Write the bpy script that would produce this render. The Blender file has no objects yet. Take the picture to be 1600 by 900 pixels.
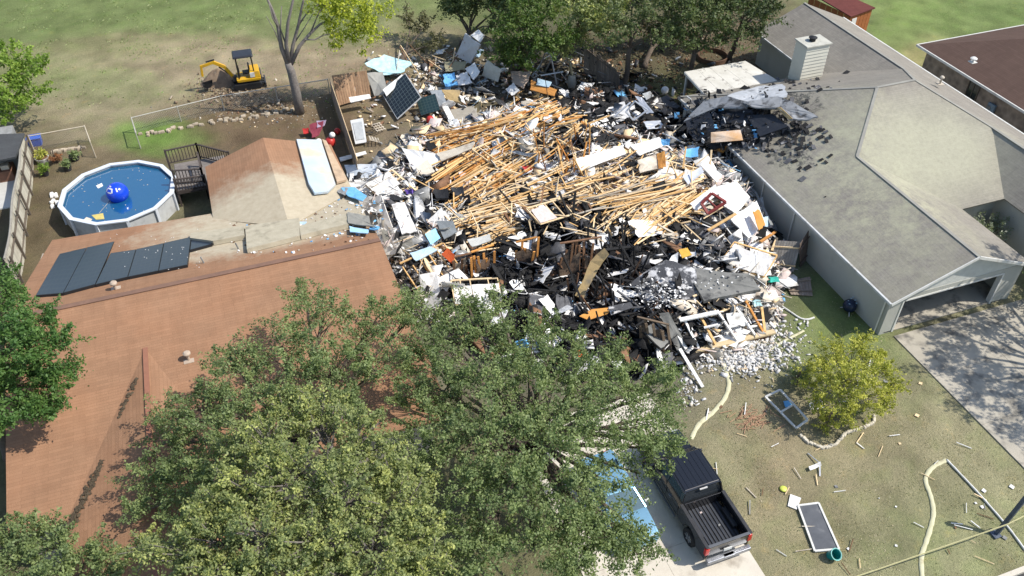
import bpy, bmesh, math, random
import numpy as np
from mathutils import Vector, Matrix, Euler
R=math.radians
random.seed(7); RNG=np.random.default_rng(7)
S=bpy.context.scene
# ---------------------------------------------------------------- camera, sky, sun, exposure
CH=30.0; PITCH=R(41.35); YAW=R(19.73); FPX=1329.0
cd=bpy.data.cameras.new('camera'); cam=bpy.data.objects.new('camera',cd); S.collection.objects.link(cam)
cam.location=(0,0,CH); cam.rotation_euler=(R(90)-PITCH,0,-YAW)
cd.sensor_width=36; cd.lens=36*FPX/1600; cd.clip_start=.5; cd.clip_end=4000
S.camera=cam
SUNV=Vector((-.72,.35,-1.0)).normalized()
w=bpy.data.worlds.new('World'); S.world=w; w.use_nodes=True
nt=w.node_tree; bg=nt.nodes['Background']; sk=nt.nodes.new('ShaderNodeTexSky'); sk.sky_type='NISHITA'
sk.sun_disc=False; sk.sun_elevation=math.asin(-SUNV.z); sk.sun_rotation=math.atan2(-SUNV.x,-SUNV.y)
nt.links.new(sk.outputs[0],bg.inputs[0]); bg.inputs[1].default_value=.15
sl=bpy.data.lights.new('sun','SUN'); so=bpy.data.objects.new('sun',sl); S.collection.objects.link(so)
sl.energy=4.05; sl.angle=R(.53); sl.color=(1,.95,.87); so.rotation_euler=SUNV.to_track_quat('-Z','Y').to_euler(); so.location=(40,-20,60)
S.view_settings.view_transform='Standard'; S.view_settings.look='None'; S.view_settings.gamma=1; S.view_settings.exposure=0.45

# ---------------------------------------------------------------- surveying helpers: photo bearing + height -> place
sp_,cp_,sy_,cy_=math.sin(PITCH),math.cos(PITCH),math.sin(YAW),math.cos(YAW)
def ray(u,v):
    x=u-800; y=450-v
    dn=FPX*sp_-y*cp_; fw=FPX*cp_+y*sp_
    return Vector((x*cy_+fw*sy_, -x*sy_+fw*cy_, -dn))
def W(u,v,z=0.):
    r=ray(u,v); t=(z-CH)/r.z
    return Vector((r.x*t,r.y*t,z))
def Q(X,Y,z):
    l=X*cy_-Y*sy_; d=X*sy_+Y*cy_; h=z-CH
    dep=d*cp_-h*sp_; up=d*sp_+h*cp_
    return 800+FPX*l/dep, 450-FPX*up/dep
def onplane(u,v,pl):            # pl=(a,b,c): z=a+bX+cY
    a,b,c=pl; r=ray(u,v); t=(a-CH)/(r.z-b*r.x-c*r.y)
    return Vector((r.x*t,r.y*t,CH+r.z*t))
def plane3(p,q,r):
    n=(Vector(q)-Vector(p)).cross(Vector(r)-Vector(p))
    b=-n.x/n.z; c=-n.y/n.z
    return (p[2]-b*p[0]-c*p[1],b,c)

# ---------------------------------------------------------------- materials
MATS={}
def N(nt,t,**k):
    n=nt.nodes.new('ShaderNode'+t)
    for a,b in k.items(): setattr(n,a,b)
    return n
def mix(nt,f,a,b,mode='MIX'):
    m=N(nt,'MixRGB'); m.blend_type=mode
    for i,x in enumerate((f,a,b)):
        if hasattr(x,'is_linked') or isinstance(x,bpy.types.NodeSocket): nt.links.new(x,m.inputs[i])
        elif i==0: m.inputs[0].default_value=x
        else: m.inputs[i].default_value=(*x[:3],1)
    return m.outputs[0]
def noise(nt,vec,scale,detail=5,rough=.6,dist=0):
    n=N(nt,'TexNoise'); n.inputs['Scale'].default_value=scale; n.inputs['Detail'].default_value=detail
    n.inputs['Roughness'].default_value=rough; n.inputs['Distortion'].default_value=dist
    if vec is not None: nt.links.new(vec,n.inputs['Vector'])
    return n.outputs['Fac']
def ramp(nt,f,a,b):
    m=N(nt,'MapRange'); nt.links.new(f,m.inputs[0]); m.inputs[1].default_value=a; m.inputs[2].default_value=b; m.clamp=True
    return m.outputs[0]
def mat(name,c1,c2=None,scale=3.,rough=.85,bump=.3,bscale=None,spec=.3,metal=0.,dirt=None,dscale=1.2,damt=(.5,.7),coat=0,extra=None,attr=None,obvar=0.,trans=0.):
    if name in MATS: return MATS[name]
    m=bpy.data.materials.new(name); m.use_nodes=True; nt=m.node_tree; b=nt.nodes['Principled BSDF']
    pos=N(nt,'NewGeometry').outputs['Position']
    c2=c2 or tuple(x*.75 for x in c1)
    col=mix(nt,ramp(nt,noise(nt,pos,scale),.3,.7),c1,c2)
    if attr:
        a=N(nt,'Attribute',attribute_name=attr); col=mix(nt,a.outputs['Fac'],col,attr_col[name]) if name in attr_col else mix(nt,1,col,a.outputs['Color'],'MULTIPLY')
    if dirt: col=mix(nt,ramp(nt,noise(nt,pos,dscale,6),*damt),col,dirt)
    if obvar:
        oi=N(nt,'ObjectInfo'); v=N(nt,'MapRange'); nt.links.new(oi.outputs['Random'],v.inputs[0]); v.inputs[3].default_value=1-obvar; v.inputs[4].default_value=1+obvar
        h=N(nt,'HueSaturation'); nt.links.new(v.outputs[0],h.inputs['Value']); nt.links.new(col,h.inputs['Color']); col=h.outputs[0]
    if extra: col=extra(nt,pos,col)
    nt.links.new(col,b.inputs['Base Color'])
    b.inputs['Roughness'].default_value=rough; b.inputs['Metallic'].default_value=metal; b.inputs['Specular IOR Level'].default_value=spec
    if coat: b.inputs['Coat Weight'].default_value=coat; b.inputs['Coat Roughness'].default_value=.06
    if bump:
        bp=N(nt,'Bump'); bp.inputs['Strength'].default_value=bump; bp.inputs['Distance'].default_value=.05
        nt.links.new(noise(nt,pos,bscale or scale*6,6,.7),bp.inputs['Height']); nt.links.new(bp.outputs[0],b.inputs['Normal'])
    if trans:
        out=nt.nodes['Material Output']; t=N(nt,'BsdfTranslucent'); nt.links.new(col,t.inputs[0]); ms=N(nt,'MixShader'); ms.inputs[0].default_value=trans
        nt.links.new(b.outputs[0],ms.inputs[1]); nt.links.new(t.outputs[0],ms.inputs[2]); nt.links.new(ms.outputs[0],out.inputs[0])
    MATS[name]=m; return m
attr_col={}
def ell(nt,pos,cx,cy,rx,ry,rot=0,nz=.5,nscale=.8,soft=.35):
    """stain mask: 1 inside an ellipse on the ground plan, ragged edge"""
    mp=N(nt,'Mapping'); mp.vector_type='TEXTURE'; nt.links.new(pos,mp.inputs[0]); mp.inputs['Location'].default_value=(cx,cy,0); mp.inputs['Rotation'].default_value=(0,0,rot); mp.inputs['Scale'].default_value=(rx,ry,1e4)
    ln=N(nt,'VectorMath',operation='LENGTH'); nt.links.new(mp.outputs[0],ln.inputs[0])
    a=N(nt,'MapRange'); nt.links.new(noise(nt,pos,nscale,8,.7),a.inputs[0]); a.inputs[3].default_value=-nz; a.inputs[4].default_value=nz
    ad=N(nt,'Math',operation='ADD'); nt.links.new(ln.outputs['Value'],ad.inputs[0]); nt.links.new(a.outputs[0],ad.inputs[1])
    r=N(nt,'MapRange'); nt.links.new(ad.outputs[0],r.inputs[0]); r.inputs[1].default_value=1+soft/2; r.inputs[2].default_value=1-soft/2
    r.clamp=True; return r.outputs[0]
def shingle(name,c1,c2,extra=None,course=.30):
    """asphalt shingles: courses from UV (metres along / up the slope)"""
    def ex(nt,pos,col):
        uv=N(nt,'UVMap'); br=N(nt,'TexBrick'); nt.links.new(uv.outputs[0],br.inputs[0])
        br.inputs['Scale'].default_value=1; br.inputs['Brick Width'].default_value=.9; br.inputs['Row Height'].default_value=course*.5
        br.inputs['Mortar Size'].default_value=.016; br.inputs['Mortar Smooth'].default_value=.6
        br.inputs['Color1'].default_value=(1.03,1.03,1.03,1); br.inputs['Color2'].default_value=(.91,.91,.91,1); br.inputs['Mortar'].default_value=(.84,.83,.82,1)
        col=mix(nt,1,col,br.outputs[0],'MULTIPLY')
        # weathering streaks running down the slope
        mp=N(nt,'Mapping'); nt.links.new(uv.outputs[0],mp.inputs[0]); mp.inputs['Scale'].default_value=(2.2,.35,1)
        st=ramp(nt,noise(nt,mp.outputs[0],1.3,6,.7),.35,.75)
        col=mix(nt,st,col,mix(nt,1,col,(.86,.85,.84),'MULTIPLY'))
        gr=ramp(nt,noise(nt,pos,34,3,.8),.25,.75); col=mix(nt,gr,mix(nt,1,col,(.84,.84,.84),'MULTIPLY'),mix(nt,1,col,(1.1,1.1,1.1),'MULTIPLY'))
        return extra(nt,pos,col) if extra else col
    return mat(name,c1,c2,scale=.5,rough=.95,bump=.5,bscale=26,spec=.1,extra=ex)

# ---------------------------------------------------------------- object helpers
def link(o,parent=None,kind=None):
    S.collection.objects.link(o)
    if parent is not None: o.parent=parent
    if kind: o['kind']=kind
    return o
def tag(o,label,cat,group=None):
    o['label']=label; o['category']=cat
    if group: o['group']=group
    return o
def thing(name,label,cat,loc=(0,0,0),rz=0,group=None,rot=None):
    o=bpy.data.objects.new(name,None); S.collection.objects.link(o); o.location=loc; o.rotation_euler=rot or (0,0,rz); o.empty_display_size=.3
    return tag(o,label,cat,group)
class MB:
    def __init__(s): s.v=[]; s.f=[]; s.m=[]; s.uv={}
    def poly(s,pts,mi=0):
        i=len(s.v); s.v+= [tuple(p) for p in pts]; s.f.append(tuple(range(i,i+len(pts)))); s.m.append(mi); return s
    def add(s,vs,fs,mi=0):
        i=len(s.v); s.v+=[tuple(p) for p in vs]; s.f+=[tuple(i+k for k in f) for f in fs]; s.m+=[mi]*len(fs); return s
    def box(s,c,d,rz=0,M=None,mi=0,taper=(1,1)):
        hx,hy,hz=d[0]/2,d[1]/2,d[2]/2; vs=[]
        for z in (-hz,hz):
            k=taper if z>0 else (1,1)
            for x,y in ((-hx,-hy),(hx,-hy),(hx,hy),(-hx,hy)): vs.append(Vector((x*k[0],y*k[1],z)))
        M_=M if M is not None else Matrix.Rotation(rz,3,'Z')
        vs=[M_@p+Vector(c) for p in vs]
        return s.add(vs,[(0,3,2,1),(4,5,6,7),(0,1,5,4),(1,2,6,5),(2,3,7,6),(3,0,4,7)],mi)
    def beam(s,a,b,w=.09,h=.05,mi=0,roll=0,segs=1,bow=Vector((0,0,0))):
        a=Vector(a); b=Vector(b); d=(b-a); L=d.length or 1e-3; d/=L
        up=Vector((0,0,1)) if abs(d.z)<.95 else Vector((1,0,0))
        x=d.cross(up).normalized(); y=x.cross(d).normalized()
        q=Matrix.Rotation(roll,3,d); x=q@x; y=q@y; vs=[]
        for i in range(segs+1):
            t=i/segs; p=a.lerp(b,t)+bow*(4*t*(1-t))
            for sx,sy in ((-1,-1),(1,-1),(1,1),(-1,1)): vs.append(p+x*(sx*w/2)+y*(sy*h/2))
        fs=[(0,1,2,3),(segs*4+3,segs*4+2,segs*4+1,segs*4)]
        for i in range(segs):
            for k in range(4): fs.append((i*4+k,i*4+(k+1)%4+0,(i+1)*4+(k+1)%4,(i+1)*4+k)[::-1])
        return s.add(vs,fs,mi)
    def tube(s,pts,r,n=8,mi=0,cap=True):
        pts=[Vector(p) for p in pts]; rs=r if hasattr(r,'__len__') else [r]*len(pts); vs=[]; fs=[]
        x=None
        for i,p in enumerate(pts):
            d=(pts[min(i+1,len(pts)-1)]-pts[max(i-1,0)]); d=d.normalized() if d.length>1e-6 else Vector((0,0,1))
            if x is None: x=d.orthogonal().normalized()
            x=(x-d*x.dot(d)); x=x.normalized() if x.length>1e-5 else d.orthogonal().normalized(); y=d.cross(x)
            for k in range(n):
                a=2*math.pi*k/n; vs.append(p+(x*math.cos(a)+y*math.sin(a))*rs[i])
        for i in range(len(pts)-1):
            for k in range(n): fs.append((i*n+k,i*n+(k+1)%n,(i+1)*n+(k+1)%n,(i+1)*n+k))
        if cap: fs.append(tuple(range(n))[::-1]); fs.append(tuple((len(pts)-1)*n+k for k in range(n)))
        return s.add(vs,fs,mi)
    def ring(s,c,profile,n,a0=0,mi=0,close=True):    # lathe about z: profile [(r,z)]
        vs=[];m=len(profile)
        for k in range(n):
            a=a0+2*math.pi*k/n
            for r,z in profile: vs.append((c[0]+r*math.cos(a),c[1]+r*math.sin(a),c[2]+z))
        fs=[]
        for k in range(n):
            for j in range(m-(0 if close else 1)):
                fs.append((k*m+j,((k+1)%n)*m+j,((k+1)%n)*m+(j+1)%m,k*m+(j+1)%m))
        return s.add(vs,fs,mi)
    def slab(s,pts,th=.03,mi=0):          # outline given its own thickness, downwards along the normal
        pts=[Vector(p) for p in pts]; n=Vector((0,0,0))
        for i in range(len(pts)): n+=(pts[i]).cross(pts[(i+1)%len(pts)])
        c0=sum(pts,Vector())/len(pts); n=Vector((0,0,0))
        for i in range(len(pts)): n+=(pts[i]-c0).cross(pts[(i+1)%len(pts)]-c0)
        n.normalize()
        if n.z<0: pts=pts[::-1]; n=-n
        k=len(pts); lo=[p-n*th for p in pts]
        fs=[tuple(range(k)),tuple(range(2*k-1,k-1,-1))]+[(i,k+i,k+(i+1)%k,(i+1)%k) for i in range(k)]
        return s.add(list(pts)+lo,fs,mi)
    def build(s,name,mats,parent=None,origin=None,world=False,smooth=False,bevel=0,kind=None,segs=2):
        me=bpy.data.meshes.new(name)
        off=Vector((0,0,0))
        if parent is not None and world: off=Vector(parent.location)
        if origin=='auto':
            a=np.array(s.v); off=Vector(((a[:,0].min()+a[:,0].max())/2,(a[:,1].min()+a[:,1].max())/2,a[:,2].min()))
        elif origin is not None: off=Vector(origin)
        me.from_pydata([(p[0]-off[0],p[1]-off[1],p[2]-off[2]) for p in s.v],[],s.f)
        for m in (mats if isinstance(mats,(list,tuple)) else [mats]): me.materials.append(m)
        if isinstance(mats,(list,tuple)) and len(mats)>1: me.polygons.foreach_set('material_index',s.m)
        if smooth: me.polygons.foreach_set('use_smooth',[True]*len(s.f))
        me.update(); o=bpy.data.objects.new(name,me); link(o,parent,kind)
        if parent is None and origin is not None: o.location=off
        if smooth==2:
            md=o.modifiers.new('b','EDGE_SPLIT'); md.split_angle=R(35)
        if bevel:
            md=o.modifiers.new('b','BEVEL'); md.width=bevel; md.segments=segs; md.limit_method='ANGLE'
            me.polygons.foreach_set('use_smooth',[True]*len(s.f)); wn=o.modifiers.new('w','WEIGHTED_NORMAL')
        return o
def npmesh(name,co,quads,mats,parent=None,kind=None,fattr=None,mi=None,smooth=False):
    me=bpy.data.meshes.new(name); n=len(co); q=len(quads); k=quads.shape[1]
    me.vertices.add(n); me.vertices.foreach_set('co',np.asarray(co,np.float32).ravel())
    me.loops.add(q*k); me.loops.foreach_set('vertex_index',quads.astype(np.int32).ravel())
    me.polygons.add(q); me.polygons.foreach_set('loop_start',np.arange(0,q*k,k,dtype=np.int32)); me.polygons.foreach_set('loop_total',np.full(q,k,np.int32))
    for m in (mats if isinstance(mats,(list,tuple)) else [mats]): me.materials.append(m)
    if mi is not None: me.polygons.foreach_set('material_index',mi.astype(np.int32))
    if smooth: me.polygons.foreach_set('use_smooth',np.ones(q,bool))
    if fattr is not None:
        for nm,(tp,arr) in fattr.items():
            a=me.attributes.new(nm,tp,'POINT'); a.data.foreach_set('value' if tp=='FLOAT' else 'color',np.asarray(arr,np.float32).ravel())
    me.update(calc_edges=True); o=bpy.data.objects.new(name,me); return link(o,parent,kind)
# numpy value noise
_P=RNG.random((256,256))
def vnoise(x,y,s=1.,o=0):
    x=np.asarray(x)*s+o*17.3; y=np.asarray(y)*s+o*9.1
    xi=np.floor(x).astype(int); yi=np.floor(y).astype(int); fx=x-xi; fy=y-yi
    fx=fx*fx*(3-2*fx); fy=fy*fy*(3-2*fy); g=lambda a,b:_P[a%256,b%256]
    return (g(xi,yi)*(1-fx)+g(xi+1,yi)*fx)*(1-fy)+(g(xi,yi+1)*(1-fx)+g(xi+1,yi+1)*fx)*fy
def fbm(x,y,s,o=0,n=4):
    t=0;a=1;k=0
    for i in range(n): t=t+a*vnoise(x,y,s*2**i,o+i); k+=a; a*=.5
    return t/k
def nQ(X,Y,z):
    l=X*cy_-Y*sy_; d=X*sy_+Y*cy_; h=z-CH
    dep=np.maximum(d*cp_-h*sp_,1); up=d*sp_+h*cp_
    return 800+FPX*l/dep, 450-FPX*up/dep
def nW(u,v,z):
    x=u-800; y=450-v; dn=FPX*sp_-y*cp_; fw=FPX*cp_+y*sp_; t=(CH-z)/dn
    return (x*cy_+fw*sy_)*t, (-x*sy_+fw*cy_)*t

# palette
WHITE=mat('white_board',(.82,.81,.78),(.72,.70,.66),dirt=(.42,.38,.33),damt=(.55,.75),dscale=2.6,obvar=.06)
CREAM=mat('cream_board',(.60,.54,.44),(.48,.42,.33),dirt=(.3,.24,.18),obvar=.15)
GREY=mat('grey_board',(.30,.30,.29),(.2,.2,.19),dirt=(.12,.12,.12),obvar=.15)
PINE=mat('pine_timber',(.72,.47,.21),(.60,.36,.14),scale=5,dirt=(.36,.20,.09),damt=(.68,.85),obvar=.15,bump=.2)
PALE=mat('pale_timber',(.78,.61,.38),(.68,.49,.27),scale=5,dirt=(.42,.27,.14),damt=(.7,.85),obvar=.12,bump=.2)
ORANGE=mat('orange_timber',(.64,.31,.085),(.48,.20,.05),scale=4,dirt=(.2,.08,.03),damt=(.6,.8),obvar=.2,bump=.2)
WGREY=mat('grey_timber',(.50,.43,.33),(.38,.32,.25),scale=5,dirt=(.2,.15,.11),damt=(.6,.8),obvar=.2,bump=.2)
BROWN=mat('brown_timber',(.22,.12,.065),(.13,.07,.04),scale=5,obvar=.25,bump=.2)
CHAR=mat('charred_wood',(.022,.021,.021),(.01,.01,.01),scale=6,rough=.75,bump=.8,obvar=.3,dirt=(.12,.115,.11),damt=(.72,.88),dscale=2.5)
CHARG=mat('ash_grey',(.13,.13,.135),(.06,.06,.065),scale=4,rough=.8,dirt=(.38,.37,.36),damt=(.6,.72),dscale=2)
BLUE=mat('blue_sheet',(.12,.38,.72),(.2,.48,.74),rough=.5,bump=.1)
TEAL=mat('teal_sheet',(.36,.66,.68),(.60,.72,.70),rough=.6)
RED=mat('red_plastic',(.5,.04,.03),(.4,.03,.03),rough=.4,bump=0)
PINK=mat('pinkish_insulation',(.66,.55,.51),(.50,.41,.37),rough=1,scale=6)
DKGREY=mat('dark_plastic',(.045,.045,.05),(.03,.03,.03),rough=.5)
FOAMB=mat('foam_blue',(.34,.52,.66),(.5,.6,.66),rough=.7)
ALU=mat('aluminium',(.62,.63,.64),(.55,.56,.57),rough=.35,metal=.6,bump=0)
BLACK=mat('black_rubber',(.018,.018,.019),rough=.6,bump=0)
#SETTING
# ---------------------------------------------------------------- ground
def axis(lo,hi,step,far):
    a=np.arange(lo,hi+.01,step); e=np.array([3,8,20,50,110,far]); return np.concatenate([lo-e[::-1],a,hi+e])
gx=axis(-24,74,.3,700); gy=axis(2,96,.3,700); GX,GY=np.meshgrid(gx,gy)
GU,GV=nQ(GX,GY,0.)
def gz(a,b): return 0.05*(fbm(a,b,.35,3)-.5)
GZ=gz(GX,GY)
GC=[  # u,v,su,sv,(albedo),weight : soil and grass cover as it grows
 (330,62,260,5,(.20,.155,.105),5),(480,80,150,4,(.19,.14,.10),6),(130,75,130,5,(.19,.155,.10),4),(230,108,120,5,(.20,.16,.11),4),(560,110,60,8,(.19,.14,.10),5),(1290,820,60,90,(.27,.21,.14),.9),(1200,740,30,70,(.29,.22,.15),1.2),
 (1350,760,380,200,(.255,.235,.15),1.0),(1250,690,90,60,(.29,.235,.16),1.0),(1480,850,150,60,(.225,.23,.125),1.0),(1400,700,110,50,(.25,.215,.145),.8),(1180,640,60,50,(.30,.245,.165),1),
 (1270,480,60,60,(.15,.185,.065),2.0),(1330,520,50,60,(.14,.19,.06),1.2),
 (200,20,420,44,(.135,.165,.07),6),(60,100,150,60,(.16,.195,.075),1.4),(260,45,300,22,(.14,.165,.07),3),(560,20,160,30,(.20,.19,.09),1.5),
 (380,90,230,30,(.29,.23,.165),5),(150,165,150,34,(.255,.215,.15),3),(130,130,90,24,(.17,.185,.09),4),(560,85,120,35,(.26,.205,.145),4),(650,60,60,30,(.26,.205,.145),2),
 (240,65,120,14,(.22,.20,.11),1.2),(120,70,160,10,(.15,.15,.07),1.2),
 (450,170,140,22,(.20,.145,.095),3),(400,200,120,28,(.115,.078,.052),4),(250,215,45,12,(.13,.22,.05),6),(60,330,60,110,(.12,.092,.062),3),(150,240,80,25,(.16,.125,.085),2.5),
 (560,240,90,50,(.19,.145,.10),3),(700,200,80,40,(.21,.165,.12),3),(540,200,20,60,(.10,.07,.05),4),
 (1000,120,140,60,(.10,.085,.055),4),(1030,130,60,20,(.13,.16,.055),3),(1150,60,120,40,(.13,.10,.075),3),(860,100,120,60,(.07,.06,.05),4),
 (1500,40,140,45,(.165,.20,.085),5),(1560,30,80,20,(.09,.14,.045),4),(1450,85,40,14,(.30,.25,.13),5),(1430,30,50,25,(.16,.22,.06),3),
 (850,380,260,140,(.13,.12,.11),4),(300,600,400,250,(.13,.12,.07),1.5),(500,850,400,200,(.13,.12,.07),1.5)]
acc=np.zeros(GX.shape+(3,)); wt=np.zeros(GX.shape)+1e-6
du=(fbm(GX,GY,.25,5)-.5)*90; dv=(fbm(GX,GY,.25,9)-.5)*50
for u,v,su,sv,c,k in GC:
    g=k*np.exp(-(((GU+du-u)/su)**2+((GV+dv-v)/sv)**2)/2)**1.0+1e-9
    g=g**1.6; acc+=g[...,None]*np.array(c); wt+=g
gcol=acc/wt[...,None]
far=(np.abs(GX-20)>62)|(GY>92)|(GY<3)|~np.isfinite(gcol[...,0]); gcol[far]=(.15,.17,.08)
pt=fbm(GX,GY,.9,21,5)
gcol*= (0.66+.95*pt)[...,None]
gp=ramp_=np.clip((fbm(GX,GY,1.6,33,4)-.52)*6,0,1)[...,None]; gcol=gcol*(1-gp*.22)+gcol*np.array([.80,1.08,.66])*gp*.22
ny,nx=GX.shape; idx=np.arange(nx*ny).reshape(ny,nx)
quads=np.stack([idx[:-1,:-1],idx[:-1,1:],idx[1:,1:],idx[1:,:-1]],-1).reshape(-1,4)
def gmat():
    m=bpy.data.materials.new('ground_cover'); m.use_nodes=True; nt=m.node_tree; b=nt.nodes['Principled BSDF']
    a=N(nt,'Attribute',attribute_name='cover'); pos=N(nt,'NewGeometry').outputs['Position']
    c=a.outputs['Color']
    f=ramp(nt,noise(nt,pos,5,8,.75),.3,.7); c=mix(nt,f,mix(nt,1,c,(.80,.83,.80),'MULTIPLY'),mix(nt,1,c,(1.2,1.18,1.15),'MULTIPLY'))
    f=ramp(nt,noise(nt,pos,22,5,.8),.35,.65); c=mix(nt,f,mix(nt,1,c,(.76,.78,.72),'MULTIPLY'),mix(nt,1,c,(1.22,1.2,1.16),'MULTIPLY'))
    f=ramp(nt,noise(nt,pos,1.1,6,.7),.58,.72); c=mix(nt,f,c,mix(nt,1,c,(1.28,1.15,1.0),'MULTIPLY'))
    nt.links.new(c,b.inputs['Base Color']); b.inputs['Roughness'].default_value=1; b.inputs['Specular IOR Level'].default_value=.05
    bp=N(nt,'Bump'); bp.inputs['Strength'].default_value=.9; bp.inputs['Distance'].default_value=.12; nt.links.new(noise(nt,pos,9,8,.8),bp.inputs['Height']); nt.links.new(bp.outputs[0],b.inputs['Normal'])
    return m
ground=npmesh('ground',np.stack([GX,GY,GZ],-1).reshape(-1,3),quads,gmat(),kind='structure',smooth=True,
   fattr={'cover':('FLOAT_COLOR',np.concatenate([gcol.reshape(-1,3),np.ones((nx*ny,1))],1))})
def concrete(name,c1,c2,dirt,damt,joint=None): return mat(name,c1,c2,scale=.7,rough=.9,bump=.25,bscale=20,dirt=dirt,damt=damt,dscale=1.1)
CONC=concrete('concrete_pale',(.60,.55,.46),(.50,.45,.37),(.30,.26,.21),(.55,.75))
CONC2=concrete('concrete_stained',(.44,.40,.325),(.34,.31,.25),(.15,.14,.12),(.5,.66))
dv1=thing('driveway','',''); S.collection.objects.unlink(dv1); bpy.data.objects.remove(dv1)
def slabs(name,x0,x1,ys,xs,m,seed):
    o=None; r=bpy.data.objects.new(name,None); link(r,None,'structure'); r.location=((x0+x1)/2,ys[0],0)
    for j in range(len(ys)-1):
        for i in range(len(xs)-1):
            mb=MB(); g=.006
            mb.box(((xs[i]+xs[i+1])/2,(ys[j]+ys[j+1])/2,.015+.002*((i+j)%2)),(xs[i+1]-xs[i]-g*2,ys[j+1]-ys[j]-g*2,.09))
            mb.build('concrete_slab',m,r,world=True)
    return r
slabs('driveway',8.4,15.0,[9.9,12.6,15.3,18,20.7,23],[8.4,11.7,15.0],CONC,1)
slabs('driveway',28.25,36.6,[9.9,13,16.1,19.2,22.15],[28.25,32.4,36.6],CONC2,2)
mb=MB(); mb.box((20,9.80,.06),(120,.2,.18)); mb.build('kerb',CONC,kind='structure')
mb=MB(); mb.box((20,5.2,-.02),(200,9.0,.06)); mb.build('road',mat('asphalt',(.06,.06,.06),(.045,.045,.045),scale=1,rough=.95,bump=.4,bscale=30),kind='structure')
#TREES_LIB
# ---------------------------------------------------------------- foliage
def leafmat(name,c1,c2,c3):
    m=bpy.data.materials.new(name); m.use_nodes=True; nt=m.node_tree; b=nt.nodes['Principled BSDF']; out=nt.nodes['Material Output']
    a=N(nt,'Attribute',attribute_name='tint'); cr=N(nt,'ValToRGB'); nt.links.new(a.outputs['Fac'],cr.inputs[0])
    e=cr.color_ramp.elements; e[0].color=(*c1,1); e[1].color=(*c3,1); x=e.new(.5); x.color=(*c2,1)
    nt.links.new(cr.outputs[0],b.inputs['Base Color']); b.inputs['Roughness'].default_value=.55; b.inputs['Specular IOR Level'].default_value=.35
    t=N(nt,'BsdfTranslucent'); nt.links.new(mix(nt,1,cr.outputs[0],(1.1,1.3,.6),'MULTIPLY'),t.inputs[0]); ms=N(nt,'MixShader'); ms.inputs[0].default_value=.3
    nt.links.new(b.outputs[0],ms.inputs[1]); nt.links.new(t.outputs[0],ms.inputs[2]); nt.links.new(ms.outputs[0],out.inputs[0]); return m
BARK=mat('bark',(.16,.125,.095),(.10,.078,.06),scale=8,bump=.8,bscale=30)
BARKG=mat('bark_grey',(.24,.215,.19),(.15,.13,.115),scale=8,bump=.8,bscale=30)
OAK=leafmat('oak_leaves',(.115,.155,.062),(.17,.222,.085),(.30,.355,.135))
OAKY=leafmat('oak_leaves_olive',(.15,.185,.075),(.245,.28,.105),(.50,.51,.16))
LIME=leafmat('lime_leaves',(.20,.22,.05),(.40,.40,.065),(.64,.60,.14))
DARKL=leafmat('dark_leaves',(.075,.10,.04),(.115,.15,.055),(.21,.24,.10))
BRIGHT=leafmat('spring_leaves',(.11,.19,.03),(.19,.29,.04),(.29,.38,.07))
def leaves(centres,rad,n,size,seed,tint=None,flat=.75,dirs=None):
    """leaf quads in clumps; centres (m,3), rad (m,), n per clump"""
    g=np.random.default_rng(seed); m=len(centres)
    c=np.repeat(centres,n,0); r=np.repeat(rad,n)[:,None]
    d=g.normal(size=(m*n,3)); d/=np.linalg.norm(d,axis=1,keepdims=True); rr=g.random((m*n,1))**.6*(1+.25*np.abs(g.normal(size=(m*n,1))))
    p=c+d*rr*r*np.array([1,1,flat])
    if dirs is not None:
        D=np.repeat(dirs,n,0); k=g.random((m*n,1)); p=c+D*(k-.45)*2.5*r+g.normal(size=(m*n,3))*r*(.16+.24*(1-k))*np.array([1,1,.7])
    nrm=d*.5+g.normal(size=(m*n,3))*.6+np.array([0,0,.55]); nrm/=np.linalg.norm(nrm,axis=1,keepdims=True)
    t=g.normal(size=(m*n,3)); t-=nrm*(t*nrm).sum(1,keepdims=True); t/=np.linalg.norm(t,axis=1,keepdims=True); b=np.cross(nrm,t)
    s=size*(.6+.8*g.random((m*n,1)))
    co=np.stack([p-t*s*.6, p+b*s*.34-t*s*.05, p+t*s*.6, p-b*s*.34-t*s*.05],1).reshape(-1,3)
    ct=np.repeat(g.random(m)*.55 if tint is None else tint,n)+g.random(m*n)*.45+.0
    return co,np.repeat(np.clip(ct,0,1),4)
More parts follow.
